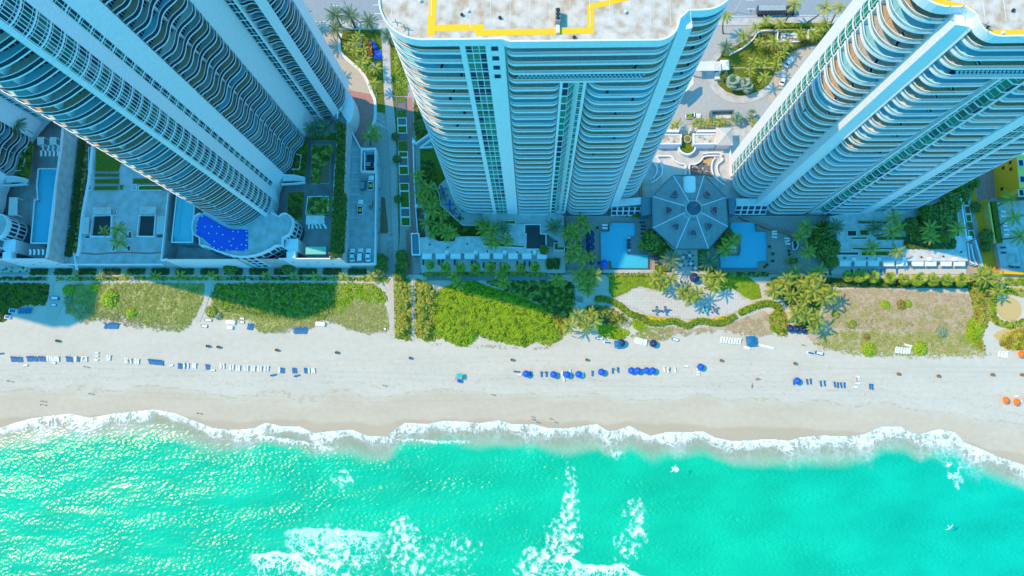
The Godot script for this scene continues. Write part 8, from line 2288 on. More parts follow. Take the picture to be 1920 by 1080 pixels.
func beach_row() -> void:
	var gb := "blue sun loungers on the beach"
	var gw := "white sun loungers on the beach"
	row("lb", 0, V2([-182.6,-15.9,-182,-15.9,-181.2,-15.9,-180.5,-15.8,-179.8,-15.8,-179.3,-15.8,-176.9,-16,-176.2,-16,-175.5,-16.1,-174.7,-16.1,-173.9,-16,-172.6,-16.1,-171.8,-16.1,-171.2,-16,-162.9,-16,-162.2,-16,-161.5,-15.9,-133.5,-15.2,-132.8,-15.2,-132,-15.1,-131.3,-15,-130.5,-15,-129.7,-14.9,-129,-14.8]), 0.25, "blue loungers in the left beach row", gb)
	row("lb", 0, V2([-123,-13.7,-122.3,-13.7,-113.2,-13.4,-112.6,-13.4,-158.9,-16,-120.6,-13.8,-86.9,-12.3,-86.3,-12.3,-82.8,-12.3,-82,-12.3,-78.7,-12.3,-78,-12.3]), 0.1, "blue loungers standing apart in the left beach row", gb)
	row("lw", 0, V2([-169.8,-16.2,-169,-16.2,-168.2,-16.1,-167.4,-16.1,-166.7,-16.1,-166,-16,-159.8,-16,-157.5,-16,-156.8,-16,-156,-16,-148.4,-16.4,-147.7,-16.5,-141.9,-15.5,-141.1,-15.5,-140.2,-15.4,-138.3,-15.3,-137.5,-15.2,-121.1,-13.8,-119.8,-13.8,-118,-13.9,-117.2,-13.8,-108.2,-13.9,-107.2,-13.8]), 0.1, "white loungers at the left end of the beach row", gw)
	row("lw", 0, V2([-104.8,-13.2,-103.9,-13.4,-102.5,-13.1,-101.7,-13.1,-99.7,-13,-98.8,-13,-97.2,-12.9,-96.4,-12.9,-94.9,-12.9,-94.1,-12.9,-92.7,-12.9,-91.7,-12.9,-87.6,-12.5,-77.3,-12.3,-76.2,-12.3,-75.5,-12.3]), 0.1, "white loungers at the right end of the left beach row", gw)
	row("lw", 0, V2([-152.8,-18.1,-152.7,-17.2,-152.7,-15.7,-177.7,-13.7,-167.7,-14.8,-126,-13.8,-111.1,-12.2]), 1.5, "white loungers turned sideways in the left beach row", gw, 0.4)
	row("lb", 0, V2([-89.6,-10.7,-81.4,-10.5,-187,-17.8]), 1.75, "blue loungers lying crosswise below the left beach row", gb, 0.2)
	row("ub", 0, V2([-2.5,-11.4,6.8,-11.2,11.4,-11.2,15.3,-11.3,23,-12.1,33.1,-12.6,35.2,-12.6,38.2,-12.6,40.2,-12.6,56.3,-13.9,88.2,-9.4]), 0.2, "royal blue umbrellas on the middle beach", "royal blue umbrellas on the beach", 0.4)
	row("un", 0, V2([30,-22,40.7,-21.8,87,-27,89.1,-26.8,91.4,-26.6]), 0.2, "dark blue umbrellas beside the dune plants", "dark blue umbrellas", 0.4)
	row("uo", 0, V2([155.8,-3.4,159.2,-2.8,162.6,-3.7,162.6,-18.6]), 0.2, "orange umbrellas at the right edge", "orange umbrellas at the right edge", 0.4)
	row("lb", 0, V2([-0.9,-11.5,2.7,-11.4,4.4,-11.4,20,-11.7,26.9,-12.6,28.7,-12.9,87.5,-9,91.9,-9.2,93.1,-9.3,96.4,-8.6,97.7,-8.7,101,-8.3,102,-8.1,103.1,-8.1,104.2,-8.1,112.6,-7.7,113.4,-7.6]), 0.1, "blue loungers along the middle and right beach", gb)
	row("lb", 0, V2([-5.7,-12.2]), 1.57, "single blue lounger lying crosswise beside the first royal blue umbrella", gb)
	row("lw", 0, V2([9.7,-11.6,10.3,-9.9,12.5,-12.2,16.8,-11.3,44.4,-13.2,45.7,-12.9,48,-13]), 0.2, "white loungers between the royal blue umbrellas", gw, 0.3)
	row("lw", 0, V2([-5,-11.2,51.6,-14.2,55.3,-13.2,55.3,-12.3,55.3,-11.4,108.7,-10.9,108.4,-9.9,108.5,-8.7,107.6,-7.4,159.9,-4.6,160.3,-2.1,160.8,-3]), 1.57, "white loungers turned sideways on the right half of the beach", gw, 0.1)
	# stacks of loungers beside the dunes
	for s in [["lb", V2([-182,-33,-181.3,-33,-180.4,-33,-179.5,-33,-178.7,-33,-177.9,-33]), "blue loungers stacked in the tower's shade at the left"], ["lb", V2([-150.4,-27.7,-149,-27.7,-148.4,-27.7,-147.7,-27.7,-146.9,-27.7,-146.3,-27.7]), "blue loungers stacked at the edge of the left dune"], ["lb", V2([-99.5,-27.5,-98.8,-27.4,-98.3,-27.4]), "blue loungers in the small three-high stack"], ["lb", V2([-82.9,-26.1,-82.2,-26.1,-81.4,-26.1,-80.7,-26.1,-79.9,-26.1,-79.2,-26.1]), "blue loungers stacked below the shaded dune"],
			["lw", V2([34.9,-23,35.6,-22.9,36.3,-22.7,37,-22.5,37.8,-22.3,38.4,-22.1]), "white loungers in the stack beside a dark blue umbrella"], ["lw", V2([64,-23.3,64.9,-23.2,65.8,-23.1,66.7,-23,67.6,-22.9,68.5,-22.8,69.4,-22.8,70.3,-22.7]), "white loungers in the longest stack, left of the blue tent"], ["lw", V2([122.3,-20,123.1,-19.9,124,-19.8,124.9,-19.7,125.8,-19.7,126.7,-19.7]), "white loungers in the stack between two round bushes"], ["lw", V2([156.1,-18.7,157,-18.6,157.9,-18.5,158.6,-18.5]), "white loungers in the stack near the orange umbrella"]]:
		row(s[0], 0.6 if false else 0.0, s[1], -0.2, s[2], "stacked sun loungers", 0.03, 1.15)
	# crates, carts, boards, tents
	for q in [[V2([-74.2,-28.4]), 3.4, 1.5, "white", "long white storage chest at the edge of the shaded dune"], [V2([-105.9,-28.9]), 3.4, 1.4, "white", "white beach cart with blue cover beside the grey-green bush"], [V2([-105.9,-27.1]), 1.9, 1.2, "white", "small white chest below the white beach cart"], [V2([-184.4,-32.9]), 2.8, 1.6, "pale", "pale chest left of the blue stack in the shade"], [V2([-186,-30.7]), 2.0, 1.3, "pale", "pale cart alone at the edge of the shade"], [V2([72.7,-20.6]), 2.2, 0.9, "white", "low white board under the blue tent"], [V2([77.5,-21.4]), 2.7, 0.8, "white", "left long white board right of the blue tent"], [V2([80.3,-20.7]), 3.0, 0.8, "white", "right long white board right of the blue tent"], [V2([22.7,-23.6]), 2.8, 0.8, "blue", "blue and white board leaning along the green shrubs"], [V2([25.4,-22.2]), 2.8, 0.8, "pale", "pale board left of the blue beach hut"], [V2([48.5,-23.3]), 2.5, 0.9, "blue", "blue and white board alone on the sand"], [V2([96.6,-18.8]), 2.6, 1.1, "blue", "blue boxed cart at the lower left of the right dune"], [V2([93.9,-18.8]), 2.6, 0.9, "pale", "pale board beside the blue boxed cart"], [V2([126.5,-21.5]), 3.0, 0.8, "white", "white board behind the stack between two round bushes"], [V2([-169.9,-37.5]), 3.2, 1.1, "blue", "blue cart on the first beach path"], [V2([-170.1,-35.1]), 2.2, 1.0, "blue", "blue watercraft below the blue cart"], [V2([-114,-29.8]), 2.8, 0.9, "blue", "blue board at the foot of the second beach path"], [V2([-115.2,-27.6]), 2.4, 1.0, "blue", "blue and white board among scattered gear"], [V2([-102.1,-30.3]), 1.9, 0.8, "blue", "upper blue board above the small blue stack"], [V2([-102,-29]), 1.9, 0.7, "blue", "lower blue board above the small blue stack"], [V2([-51.5,-26.7]), 0.9, 0.9, "blue", "small teal box at the third path's mouth"]]:
		var p: Vector2 = q[0][0]
		var t := thing("beach_chest", q[4], "chest" if q[2] > 1.05 else "board", Vector3(p.x, 0.35, p.y), -0.1 if q[0][0].x < 30 else -0.25)
		var hgt: float = 0.7 if q[2] > 1.05 else 0.3
		obj("hull", MB.new().prism(V2([-q[1] * 0.5, -q[2] * 0.3, -q[1] * 0.42, -q[2] * 0.5, q[1] * 0.42, -q[2] * 0.5, q[1] * 0.5, -q[2] * 0.3, q[1] * 0.5, q[2] * 0.3, q[1] * 0.42, q[2] * 0.5, -q[1] * 0.42, q[2] * 0.5, -q[1] * 0.5, q[2] * 0.3]), 0.0, hgt).mesh(), M.lounge_blue if q[3] == "blue" else M.canvas, t)
		obj("lid", MB.new().prism(rect(-q[1] * 0.34, -q[2] * 0.36, q[1] * 0.4, q[2] * 0.36), hgt, hgt + 0.09).mesh(), M.lounge_blue if q[3] == "pale" else M.rail, t)
		for s in [-1, 1]:
			obj("skid", MB.new().box(Vector3(0, 0.02, s * q[2] * 0.3), Vector3(q[1] * 0.8, 0.08, 0.1)).mesh(), M.slate_blue, t)
	for q in [[Vector3(28.7,0.3,-21.6), 2.4, "blue square beach hut beside the green shrubs"], [Vector3(73.6,0.3,-22.8), 3.2, "blue square beach tent right of the longest white stack"]]:
		var t := thing("beach_tent", q[2], "tent", q[0], 0.1)
		var r: float = q[1] * 0.5
		for i in 4:
			var a := TAU * (i + 0.5) / 4.0
			var b := TAU * (i + 1.5) / 4.0
			var m := MB.new()
			var k := r * 1.414
			m.tri(Vector3(cos(a) * k, 1.9, sin(a) * k), Vector3(0, 2.5, 0), Vector3(cos(b) * k, 1.9, sin(b) * k))
			m.quad(Vector3(cos(a) * k, 1.9, sin(a) * k), Vector3(cos(b) * k, 1.9, sin(b) * k), Vector3(cos(b) * k, 1.6, sin(b) * k), Vector3(cos(a) * k, 1.6, sin(a) * k))
			obj("roof_panel", m.mesh(), M.lounge_blue, t)
			obj("post", MB.new().box(Vector3(cos(a) * k * 0.95, 0.85, sin(a) * k * 0.95), Vector3(0.08, 1.9, 0.08)).mesh(), M.rail, t)
	# litter barrels in a line along the beach
	var bt := proto("litter_barrel", "barrel")
	obj("drum", MB.new().lathe(V2([0.3, 0, 0.36, 0.25, 0.38, 0.55, 0.34, 0.9, 0.36, 0.95, 0.3, 0.95, 0.28, 0.6, 0, 0.6]), 14).mesh(), M.basket, bt)
	obj("hoop", MB.new().lathe(V2([0.37, 0.3, 0.4, 0.33, 0.4, 0.38, 0.37, 0.41]), 14).mesh(), M.bark, bt)
	row("litter_barrel", 0, V2([-166.9,-22.3,-113.3,-20.6,-109.5,-20.3,-88.9,-19.3,-67.9,-18.5,-7.3,-16.2,18.2,-16.3,63.6,-16.2,88.2,-15.3,122.3,-11.9,135.4,-11.3,153.1,-11.8,162.7,-11.8]), 0.0, "brown litter barrels along the beach", "brown litter barrels along the beach", 3.0, 1.25)
	var bb := proto("blue_barrel", "barrel")
	obj("drum", MB.new().lathe(V2([0.34, 0, 0.38, 0.3, 0.38, 0.6, 0.34, 0.95, 0.0, 1.0]), 14).mesh(), M.bin_blue, bb)
	obj("hoop", MB.new().lathe(V2([0.38, 0.3, 0.41, 0.33, 0.41, 0.38, 0.38, 0.41]), 14).mesh(), M.rail, bb)
	row("blue_barrel", 0, V2([-42.4,-16.7]), 0.0, "dark blue barrel alone on the sand below the thicket", "", 1.0, 1.25)
	# the bathers' camp
	var t := thing("beach_shelter", "turquoise square shade alone on the middle beach", "shelter", Vector3(-25.1,0.3,-10.7), 0.15)
	obj("canopy", MB.new().prism(V2([-0.95, -0.8, 0.95, -0.8, 0.95, 0.8, -0.95, 0.8]), 1.7, 1.78).mesh(), M.teal, t)
	for s in [[-1, -1], [1, -1], [1, 1], [-1, 1]]:
		obj("pole", MB.new().box(Vector3(s[0] * 0.88, 0.85, s[1] * 0.74), Vector3(0.05, 1.75, 0.05)).mesh(), M.rail, t)
	put("ub", Vector3(-25.3,0.3,-9), 0.3, "small blue parasol beside the turquoise square shade", "", 0.55)

func vehicles() -> void:
	var g := "cars on the parking deck"
	put("suv", Vector3(-59.9,5.3,-77.5), PI, "dark blue-grey car next to a white pickup on the parking deck", g)
	for q in [[Vector3(-57.2,5.3,-77.9), PI, "white pickup with a yellow drum in its bed on the parking deck", "yellow"], [Vector3(-60.6,5.3,-69), PI, "white pickup with loose cargo parked across the stalls", "ochre"]]:
		var p := put("pickup", q[0], q[1], q[2], g)
		obj("drum", MB.new().lathe(V2([0.55, 0.9, 0.6, 1.2, 0.35, 1.45, 0, 1.5]), 12).mesh(), M[q[3]], p, Vector3(0, 0, -1.25))
		obj("tool_box", MB.new().box(Vector3(0.2, 1.05, -2.2), Vector3(0.9, 0.3, 0.5)).mesh(), M.dark, p)
	put("sedan", Vector3(-62.6,5.3,-51.8), PI, "left of three white cars at the lower end of the parking deck", g)
	put("van", Vector3(-59.8,5.3,-51.7), PI, "white van between two white cars at the lower end of the deck", g)
	put("sedan", Vector3(-57.1,5.3,-51.8), PI, "right of three white cars at the lower end of the parking deck", g)
	put("suv", Vector3(-57.7,5.4,-84.4), 1.57, "dark car inside the open shaft of the parking deck", g)
	put("van", Vector3(-66.4,5.3,-95.9), 0.5, "small white car in the corner of the parking deck", g, 0.75)
	put("sedan", Vector3(93.3,0.1,-124.9), 2.45, "white car higher up on the round drive", "cars on the round drive")
	put("sedan", Vector3(90.6,0.1,-118.1), 2.85, "white car with a dark roof lower on the round drive", "cars on the round drive")
	var p := put("pickup", Vector3(57.8,0.1,-104.3), 1.57, "white gardener's pickup loaded with cut greenery near the court", "")
	obj("cut_greenery", leaf_ball(90, 120, 0.8, 0.5, 0.4, 6), M.leaf_bright, p, Vector3(0, 1.2, -1.5))
	# golf cart
	var t := thing("golf_cart", "small brown and grey cart on the parking deck", "cart", Vector3(-56.9,5.3,-69.9), PI)
	obj("body", MB.new().prism(V2([-0.55, -1.3, 0.55, -1.3, 0.6, -0.4, 0.5, 1.25, -0.5, 1.25, -0.6, -0.4]), 0.25, 0.75).mesh(), M.basket, t)
	obj("canopy", MB.new().box(Vector3(0, 1.75, 0.3), Vector3(1.15, 0.08, 1.5)).mesh(), M.roof_grey, t)
	for s in [[-1, -0.4], [1, -0.4], [-1, 0.95], [1, 0.95]]:
		obj("post", MB.new().box(Vector3(s[0] * 0.5, 1.2, s[1]), Vector3(0.05, 1.1, 0.05)).mesh(), M.rail, t)
		obj("wheel", MB.new().tube(Vector3(-0.08, 0, 0), Vector3(0.08, 0, 0), 0.24, 0.24, 12).mesh(), M.rubber, t, Vector3(s[0] * 0.52, 0.24, s[1] * 0.9 - 0.1))
	obj("seat", MB.new().box(Vector3(0, 0.85, 0.1), Vector3(1.0, 0.25, 0.5)).mesh(), M.dark, t)
	# lorry on the road
	var l := thing("dump_truck", "dark lorry with a long pale-topped box on the road", "lorry", Vector3(89.1,0.1,-145), 0.0)
	obj("load_box", MB.new().prism(rect(-6.6, -1.25, 3.6, 1.25), 1.1, 3.4).mesh(), M.truck_blue, l)
	obj("box_top", MB.new().prism(rect(-6.4, -1.12, 3.4, 1.12), 3.4, 3.5).mesh(), M.roof_tin2, l)
	for i in 9:
		obj("box_rib", MB.new().box(Vector3(-6.2 + i * 1.2, 2.2, 1.28), Vector3(0.12, 2.2, 0.08)).mesh(), M.rubber, l)
	obj("cab", MB.new().prism(V2([4.1, -1.15, 6.3, -1.15, 7.8, -0.85, 7.9, 0.85, 6.3, 1.15, 4.1, 1.15]), 0.7, 1.9).mesh(), M.truck_blue, l)
	obj("cab_roof", MB.new().prism(V2([4.1, -1.1, 6.0, -1.1, 6.0, 1.1, 4.1, 1.1]), 1.9, 3.0).mesh(), M.truck_blue, l)
	obj("windscreen", MB.new().box(Vector3(6.05, 2.4, 0), Vector3(0.1, 0.8, 1.9)).mesh(), M.car_glass, l)
	for s in [-1, 1]:
		obj("exhaust", MB.new().tube(Vector3(3.9, 1.2, s * 1.0), Vector3(3.9, 3.6, s * 1.0), 0.09, 0.09, 8).mesh(), M.rail, l)
		for x in [-5.6, -4.3, -3.0, 5.0, 6.9]:
			obj("wheel", MB.new().tube(Vector3(0, 0, -0.18), Vector3(0, 0, 0.18), 0.52, 0.52, 14).mesh(), M.rubber, l, Vector3(x, 0.52, s * 1.05))

func table_set(label: String, at: Vector3, r: float, turn: float, n := 4, top := "slate_blue", group := "") -> void:
	var t := thing("garden_table", label + ", table", "table", at, turn, group)
	obj("table_top", MB.new().lathe(V2([0, 0.72, r, 0.72, r, 0.77, 0, 0.78]), 12).mesh(), M[top], t)
	obj("table_leg", MB.new().tube(Vector3.ZERO, Vector3(0, 0.72, 0), 0.08, 0.06, 8).mesh(), M.frame, t)
	obj("table_foot", MB.new().lathe(V2([0.35, 0, 0.35, 0.04, 0, 0.07]), 10).mesh(), M.frame, t)
	for i in n:
		var a := turn + TAU * i / n
		var c := thing("garden_chair", "%s, chair %s" % [label, ["on the sea side", "on the right", "on the land side", "on the left"][i % 4]], "chair", at + Vector3(sin(a), 0, cos(a)) * (r + 0.5), a, group)
		obj("seat", MB.new().box(Vector3(0, 0.42, 0), Vector3(0.55, 0.1, 0.55)).mesh(), M.lounge_blue, c)
		obj("backrest", MB.new().box(Vector3(0, 0.72, 0.27), Vector3(0.55, 0.6, 0.07)).mesh(), M.slate_blue, c)
		for s in [[-1, -1], [1, -1], [1, 1], [-1, 1]]:
			obj("leg", MB.new().box(Vector3(s[0] * 0.23, 0.2, s[1] * 0.23), Vector3(0.05, 0.4, 0.05)).mesh(), M.frame, c)

func deck_things() -> void:
	var gn := "dark sun loungers round the left pool"
	row("lw", 13.82, V2([-171.2,-86.3,-169.7,-86.3,-168.2,-86.3,-166.7,-86.3,-165.3,-86.3]), 0.0, "white loungers in the left terrace's upper row", "white loungers on the left pool terrace", 0.02)
	row("lw", 13.82, V2([-170.8,-88.3,-168.9,-88.3,-167.3,-88.3,-165.5,-88.3]), 0.0, "white loungers under the canopies on the left pool terrace", "white loungers on the left pool terrace", 0.3)
	row("lw", 13.82, V2([-170.5,-51.1,-169.1,-51.1,-167.6,-51.1,-166.1,-51.1,-164.6,-51.1]), 0.05, "white loungers in the left terrace's lower row", "white loungers on the left pool terrace", 0.02)
	row("lw", 13.82, V2([-75.6,-60,-74.4,-60,-73.1,-60,-71.8,-60,-70.2,-59.9]), 0.3, "white loungers under the blue cabana of the left tower", "white loungers at the blue cabana", 0.4)
	row("ln", 0.72, V2([-38.7,-50.3,-33.2,-50.3,-31.9,-50.3,-27.6,-50.3,-21.5,-49.9,-20.4,-49.9,-17.4,-49.3,-13.5,-49.3,-11.4,-49.1,-9.9,-49.1,-5.6,-49.7,-3,-49.7,-1.3,-49.7]), 0.0, "dark loungers before the nine awnings", "dark loungers before the awnings", 0.03)
	row("lb", 0.72, V2([114.1,-46.7,115.2,-46.7,116.7,-46.9,117.9,-46.7,119.4,-46.7,120.6,-46.9,124.8,-47.1]), 0.0, "blue loungers before the ten awnings", "blue loungers before the awnings", 0.03)
	row("ln", 0.72, V2([100.7,-46.5,102.2,-46.5,109.6,-46.7,112,-46.9]), 0.0, "dark loungers at the left end of the ten awnings", "dark loungers before the awnings", 0.1)
	row("ln", 1.22, V2([29.1,-67.6,30.4,-67.6,31.6,-67.6,32.9,-67.4]), 0.0, "dark loungers above the left pool", gn, 0.05)
	row("ln", 1.22, V2([38.2,-64.4,38.6,-63.1,38.5,-61.9,38.5,-60.4]), 1.57, "dark loungers right of the left pool, beside the pavilion", gn, 0.05)
	row("ln", 1.22, V2([42.9,-53.7,42.3,-52.2,42.8,-51,43,-49.9]), 1.57, "dark loungers at the lower right corner of the left pool", gn, 0.1)
	row("lw", 1.22, V2([25.1,-63.5,25.1,-62.4]), 1.57, "pale loungers at the left pool's upper corner", gn, 0.05)
	row("ln", 1.22, V2([16.5,-57.6,16.4,-56.6,16.4,-55.6,16.4,-54.7,15,-57.2]), 1.57, "dark loungers left of the row of dark umbrellas", gn, 0.05)
	row("un", 1.22, V2([19.7,-59.6,19.7,-57.3,19.8,-54.9,19.8,-52.6,19.8,-50.3]), 0.0, "dark umbrellas in the dense row left of the left pool", "dark umbrellas beside the left pool", 0.4, 1.25)
	put("ub", Vector3(24.4,1.3,-49.2), 0.2, "dark royal blue umbrella at the lower left corner of the left pool", "", 1.15)
	row("un", 1.22, V2([33.3,-57.8,33.3,-56.5,33.3,-55.3]), 0.0, "small dark umbrellas on the pool's white ledge", "small dark umbrellas", 0.4, 0.5)
	row("lw", 1.22, V2([83.8,-61,83.8,-60.1,83.7,-59,88,-58.5,88,-57.5,88.2,-56.6,69.3,-58.2,69.2,-56.8,69.4,-55.9,69.5,-55.2,69.4,-53.9]), 1.57, "white loungers round the right pool", "white loungers round the right pool", 0.12)
	var k := 0
	for q in [Vector3(42.4,0.5,-33.2), Vector3(45.5,0.5,-33.2), Vector3(59.2,0.5,-33.2), Vector3(62.3,0.5,-33.4)]:
		table_set("%s set of garden furniture on the sea terrace" % ["first", "second", "third", "fourth"][k], q, 0.75, 0.2 * k, 4, ["slate_blue", "lounge_blue", "teal", "slate_blue"][k], "furniture on the sea terrace")
		k += 1
	k = 0
	for q in [Vector3(54.2,1.3,-52.4), Vector3(54.5,1.3,-49.5), Vector3(51.9,1.3,-51.6), Vector3(56,1.3,-48), Vector3(51.1,1.3,-49.1)]:
		table_set("%s cafe set below the octagonal pavilion" % ["first", "second", "third", "fourth", "fifth"][k], q, 0.55, 0.7 * k, 4, "rail", "cafe furniture below the pavilion")
		k += 1
	put("un", Vector3(55.3,0.6,-44.4), 0.0, "navy umbrella at the head of the sea terrace", "", 1.3)
	k = 0
	for q in [Vector3(52.2,0.6,-41.6), Vector3(53.5,0.6,-41), Vector3(51.3,0.6,-42.3)]:
		table_set("%s crowded seat group between the palms of the sea terrace" % ["first", "second", "third"][k], q, 0.5, 0.9 * k, 4, "frame", "seat groups between the palms")
		k += 1
	# seats on the patio left of the middle tower
	k = 0
	for q in [Vector3(-29.9,0.5,-71.4), Vector3(-31.9,0.5,-74.2), Vector3(-28.5,0.5,-68.6), Vector3(-26.2,0.5,-66.3), Vector3(-32.5,0.5,-76.8)]:
		table_set("%s lounge group on the patio left of the middle tower" % ["first", "second", "third", "fourth", "fifth"][k], q, 0.8, 0.5 * k, 4, ["tarp_blue", "slate_blue", "slate_blue", "leaf_dark", "slate_blue"][k], "lounge groups on the patio")
		k += 1
	# yellow-cushioned seats at the far left and loungers of the ochre resort
	k = 0
	for q in [Vector3(-190.2,0.2,-48.7), Vector3(-187.7,0.2,-48.1), Vector3(-185.8,0.2,-49.6), Vector3(-183.6,0.2,-48.1), Vector3(-181.7,0.2,-48.3)]:
		table_set("%s patio set below the left edge's wall" % ["first", "second", "third", "fourth", "fifth"][k], q, 0.5, 0.6 * k, 3, "ochre_pale", "patio sets at the left edge")
		k += 1
	row("ln", 2.22, V2([160.4,-54.9,160.4,-53.1,162.3,-48.2,164.4,-48]), 1.57, "dark loungers round the whirlpool of the ochre resort", "loungers at the ochre resort", 0.3)
	row("lw", 2.22, V2([161.9,-67.6,161.7,-65.9,161.8,-63.6,162,-62.5,162.1,-61.1,162,-59.4]), 1.57, "pale loungers along the hedge of the ochre resort", "loungers at the ochre resort", 0.1)
	# lamps and planters in pots
	k = 0
	var pot := proto("plant_pot", "plant pot")
	obj("pot", MB.new().lathe(V2([0.28, 0, 0.42, 0.35, 0.4, 0.6, 0.3, 0.62, 0, 0.58]), 12).mesh(), M.slate, pot)
	obj("plant", leaf_ball(95, 60, 0.5, 0.45, 0.3, 5), M.leaf_dark, pot, Vector3(0, 0.75, 0))
	row("plant_pot", 1.22, V2([22.5,-62.4,22.7,-49.7,81.8,-55.5,82.8,-52.9,82.6,-50.4,80.5,-49.1,88.3,-54,88.4,-52.7,79.8,-48.4]), 0.0, "dark plant pots round the two pools", "plant pots round the pools", 1.0, 1.1)
	row("plant_pot", 4.02, V2([-36.1,-55.9,-29.7,-54.9,-23,-56,-15.9,-53.4,-5.5,-53.1,-0.4,-53.1,106,-50.9,113.5,-50.7,131.7,-51.2,139,-51.4,145.2,-52.9]), 0.0, "small dark deck drains and pots on the pale terraces", "dark pots on the pale terraces", 1.0, 0.6)
	# tall street lights of the garden: none; suspended work platforms on the towers
	for q in [[Vector3(71.5, 66.0, -78.6), 1.1, "work platform hanging from the right tower's curved balconies"], [Vector3(-106.9, 46.0, -64.6), 1.2, "work platform hanging on the sunlit edge of the left tower"]]:
		var t := thing("work_platform", q[2], "platform", q[0], q[1])
		obj("deck", MB.new().box(Vector3(0, 0, 0), Vector3(6.0, 0.15, 0.9)).mesh(), M.frame, t)
		for s in [-1, 1]:
			obj("rail", MB.new().wall(V2([-3.0, s * 0.42, 3.0, s * 0.42]), 0.9, 1.0, 0.06).mesh(), M.rail, t)
			obj("hoist", MB.new().box(Vector3(s * 2.7, 0.6, 0), Vector3(0.4, 1.1, 0.7)).mesh(), M.slate_blue, t)
			obj("cable", MB.new().tube(Vector3(s * 2.7, 1.1, 0), Vector3(s * 2.7, 52.0, 0), 0.03, 0.03, 5).mesh(), M.dark, t)
	balcony_furniture()

func balcony_furniture() -> void:
	var ch := proto("balcony_chair", "chair")
	obj("seat", MB.new().box(Vector3(0, 0.35, 0), Vector3(0.7, 0.14, 0.7)).mesh(), M.slate, ch)
	obj("backrest", MB.new().box(Vector3(0, 0.65, -0.32), Vector3(0.7, 0.6, 0.1)).mesh(), M.slate, ch)
	for s in [-1, 1]: obj("armrest", MB.new().box(Vector3(s * 0.36, 0.48, 0), Vector3(0.08, 0.3, 0.65)).mesh(), M.frame, ch)
	var spots := []
	for f in [28, 27, 25, 24, 22, 20, 18, 15]:
		spots.append([Vector3(-18.5 + (f % 4) * 1.2, 4.45 + STOREY * f, -68.0), "on the %s balcony up the left run of the middle tower" % ordinal(f)])
		spots.append([Vector3(16.0 + (f % 5) * 1.5, 4.45 + STOREY * f, -67.6), "on the %s balcony up the broad run of the middle tower" % ordinal(f)])
		spots.append([Vector3(33.0 + (f % 3) * 0.6, 4.45 + STOREY * f, -73.8), "on the %s balcony up the right end of the middle tower" % ordinal(f)])
		spots.append([Vector3(74.5 - (f % 3) * 0.7, 4.45 + STOREY * f, -73.9), "on the %s balcony up the curved run of the right tower" % ordinal(f)])
		spots.append([Vector3(88.0 + (f % 4) * 1.4, 4.45 + STOREY * f, -67.6), "on the %s balcony up the middle run of the right tower" % ordinal(f)])
	for s in spots:
		put("balcony_chair", s[0], rng.randf_range(-0.6, 0.6), "dark balcony chair " + s[1], "balcony chairs")

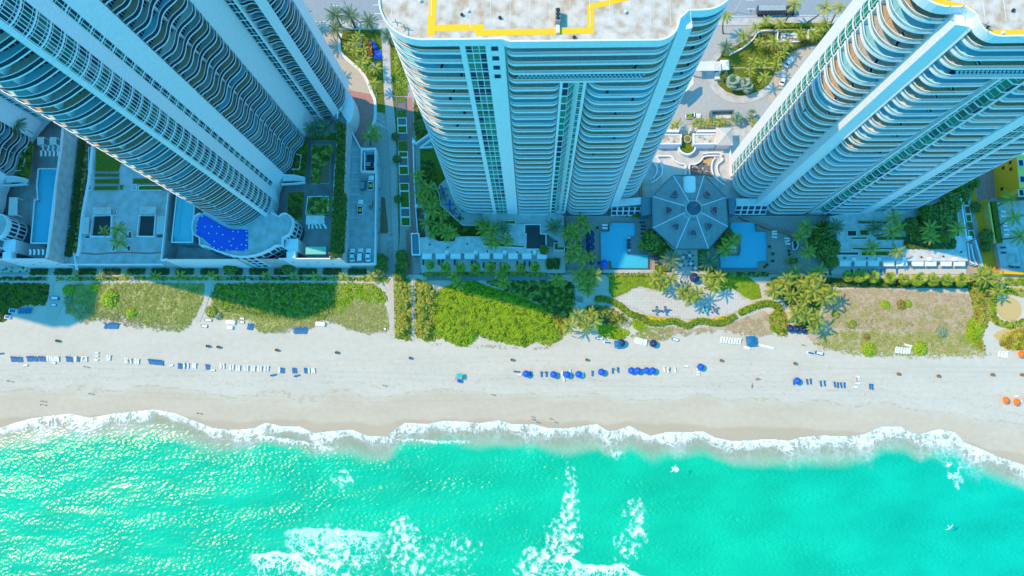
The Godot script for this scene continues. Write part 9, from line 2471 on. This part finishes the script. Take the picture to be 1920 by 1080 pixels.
func people() -> void:
	var g := "bathers on the beach"
	var q := [[V2([-182.3,-8.2]), "walk_0", "person walking alone on the left beach, nearest the left edge"], [V2([-155.8,-13.3]), "stand_1", "person standing below the left beach row, near four white loungers"], [V2([-153.2,-4]), "walk_1", "person strolling alone on the damp sand of the left beach"], [V2([-169.8,-1.4]), "walk_2", "upper one of two people walking together at the left waterline"], [V2([-169.7,-0.2]), "walk_3", "lower one of two people walking together at the left waterline"], [V2([-114.7,2.4]), "walk_0", "person wading right at the left surf's highest tongue"], [V2([-51.2,-7.3]), "stand_3", "person in dark clothes alone on the sand between the two beach rows"], [V2([-14,-4.4]), "walk_1", "person walking alone left of the group near the middle surf"], [V2([-0.5,2.9]), "stand_0", "upper left person of the group at the middle surf"], [V2([-0.4,3.7]), "stand_2", "middle left person of the group at the middle surf"], [V2([1.2,4.7]), "walk_3", "lowest person of the left trio at the middle surf"], [V2([5.7,3.5]), "walk_2", "upper one of the right pair at the middle surf"], [V2([7.2,4.6]), "walk_1", "lower one of the right pair at the middle surf"], [V2([74.7,-10]), "stand_1", "left one of a pair standing on the right beach"], [V2([75.4,-10.2]), "stand_0", "right one of a pair standing on the right beach"], [V2([13.4,-24.3]), "stand_3", "person at the mouth of the terrace path"], [V2([91.1,-21.6]), "stand_2", "person in dark clothes below the triple dark umbrellas"], [V2([-24.2,-9.6]), "stand_0", "person beside the turquoise square shade"], [V2([-26.4,-9.9]), "walk_0", "person left of the turquoise square shade"], [V2([3.6,-12]), "stand_1", "person at the blue loungers near the second royal blue umbrella"], [V2([27.6,-13]), "stand_0", "person between two blue loungers right of the fifth royal blue umbrella"]]
	for p in q:
		var v: Vector2 = p[0][0]
		put("person_" + p[1], Vector3(v.x, beach_y(v.x, v.y), v.y), rng.randf() * TAU, p[2], g)
	for p in [[V2([-140.9,-15.5]), "lie_0", "sunbather lying at the orange-red towel of the left beach row"], [V2([-157,-16.1]), "lie_1", "sunbather on the white loungers left of the three sideways ones"], [V2([46,-13.1]), "lie_0", "sunbather on the white loungers right of the double umbrellas"], [V2([108.4,-9.9]), "lie_1", "sunbather on the middle of the right sideways white loungers"], [V2([73.7,-7.7]), "lie_0", "sunbather lying directly on the sand of the right beach"]]:
		var v: Vector2 = p[0][0]
		put("person_" + p[1], Vector3(v.x, beach_y(v.x, v.y) + (0.43 if not "sand" in p[2] else 0.02), v.y), rng.randf_range(-0.2, 0.2), p[2], g)
	# gulls over the water
	for p in [[Vector3(129.3,9,35.9), 0.6, "white gull gliding over the water at the right"], [Vector3(44.7,9,18.9), 0.9, "white gull gliding just off the surf"]]:
		var t := thing("gull", p[2], "bird", p[0], p[1])
		obj("body", MB.new().lathe(V2([0.0, -0.55, 0.1, -0.35, 0.14, 0.0, 0.1, 0.3, 0.07, 0.42, 0, 0.52]), 10).mesh(), M.rail, t).rotation.x = PI / 2
		for s in [-1.0, 1.0]:
			var w := MB.new()
			w.quad(Vector3(s * 0.08, 0.02, -0.16), Vector3(s * 0.08, 0.02, 0.2), Vector3(s * 0.7, 0.16, 0.22), Vector3(s * 0.7, 0.16, -0.02))
			w.quad(Vector3(s * 0.7, 0.16, -0.02), Vector3(s * 0.7, 0.16, 0.22), Vector3(s * 1.5, 0.04, -0.22), Vector3(s * 1.4, 0.04, -0.28))
			w.quad(Vector3(s * 0.08, -0.02, -0.16), Vector3(s * 0.7, 0.12, -0.02), Vector3(s * 0.7, 0.12, 0.22), Vector3(s * 0.08, -0.02, 0.2))
			obj("wing", w.mesh(), M.rail, t)
		obj("tail", MB.new().prism(V2([-0.06, -0.45, 0.06, -0.45, 0.16, -0.75, -0.16, -0.75]), -0.02, 0.02).mesh(), M.rail, t)
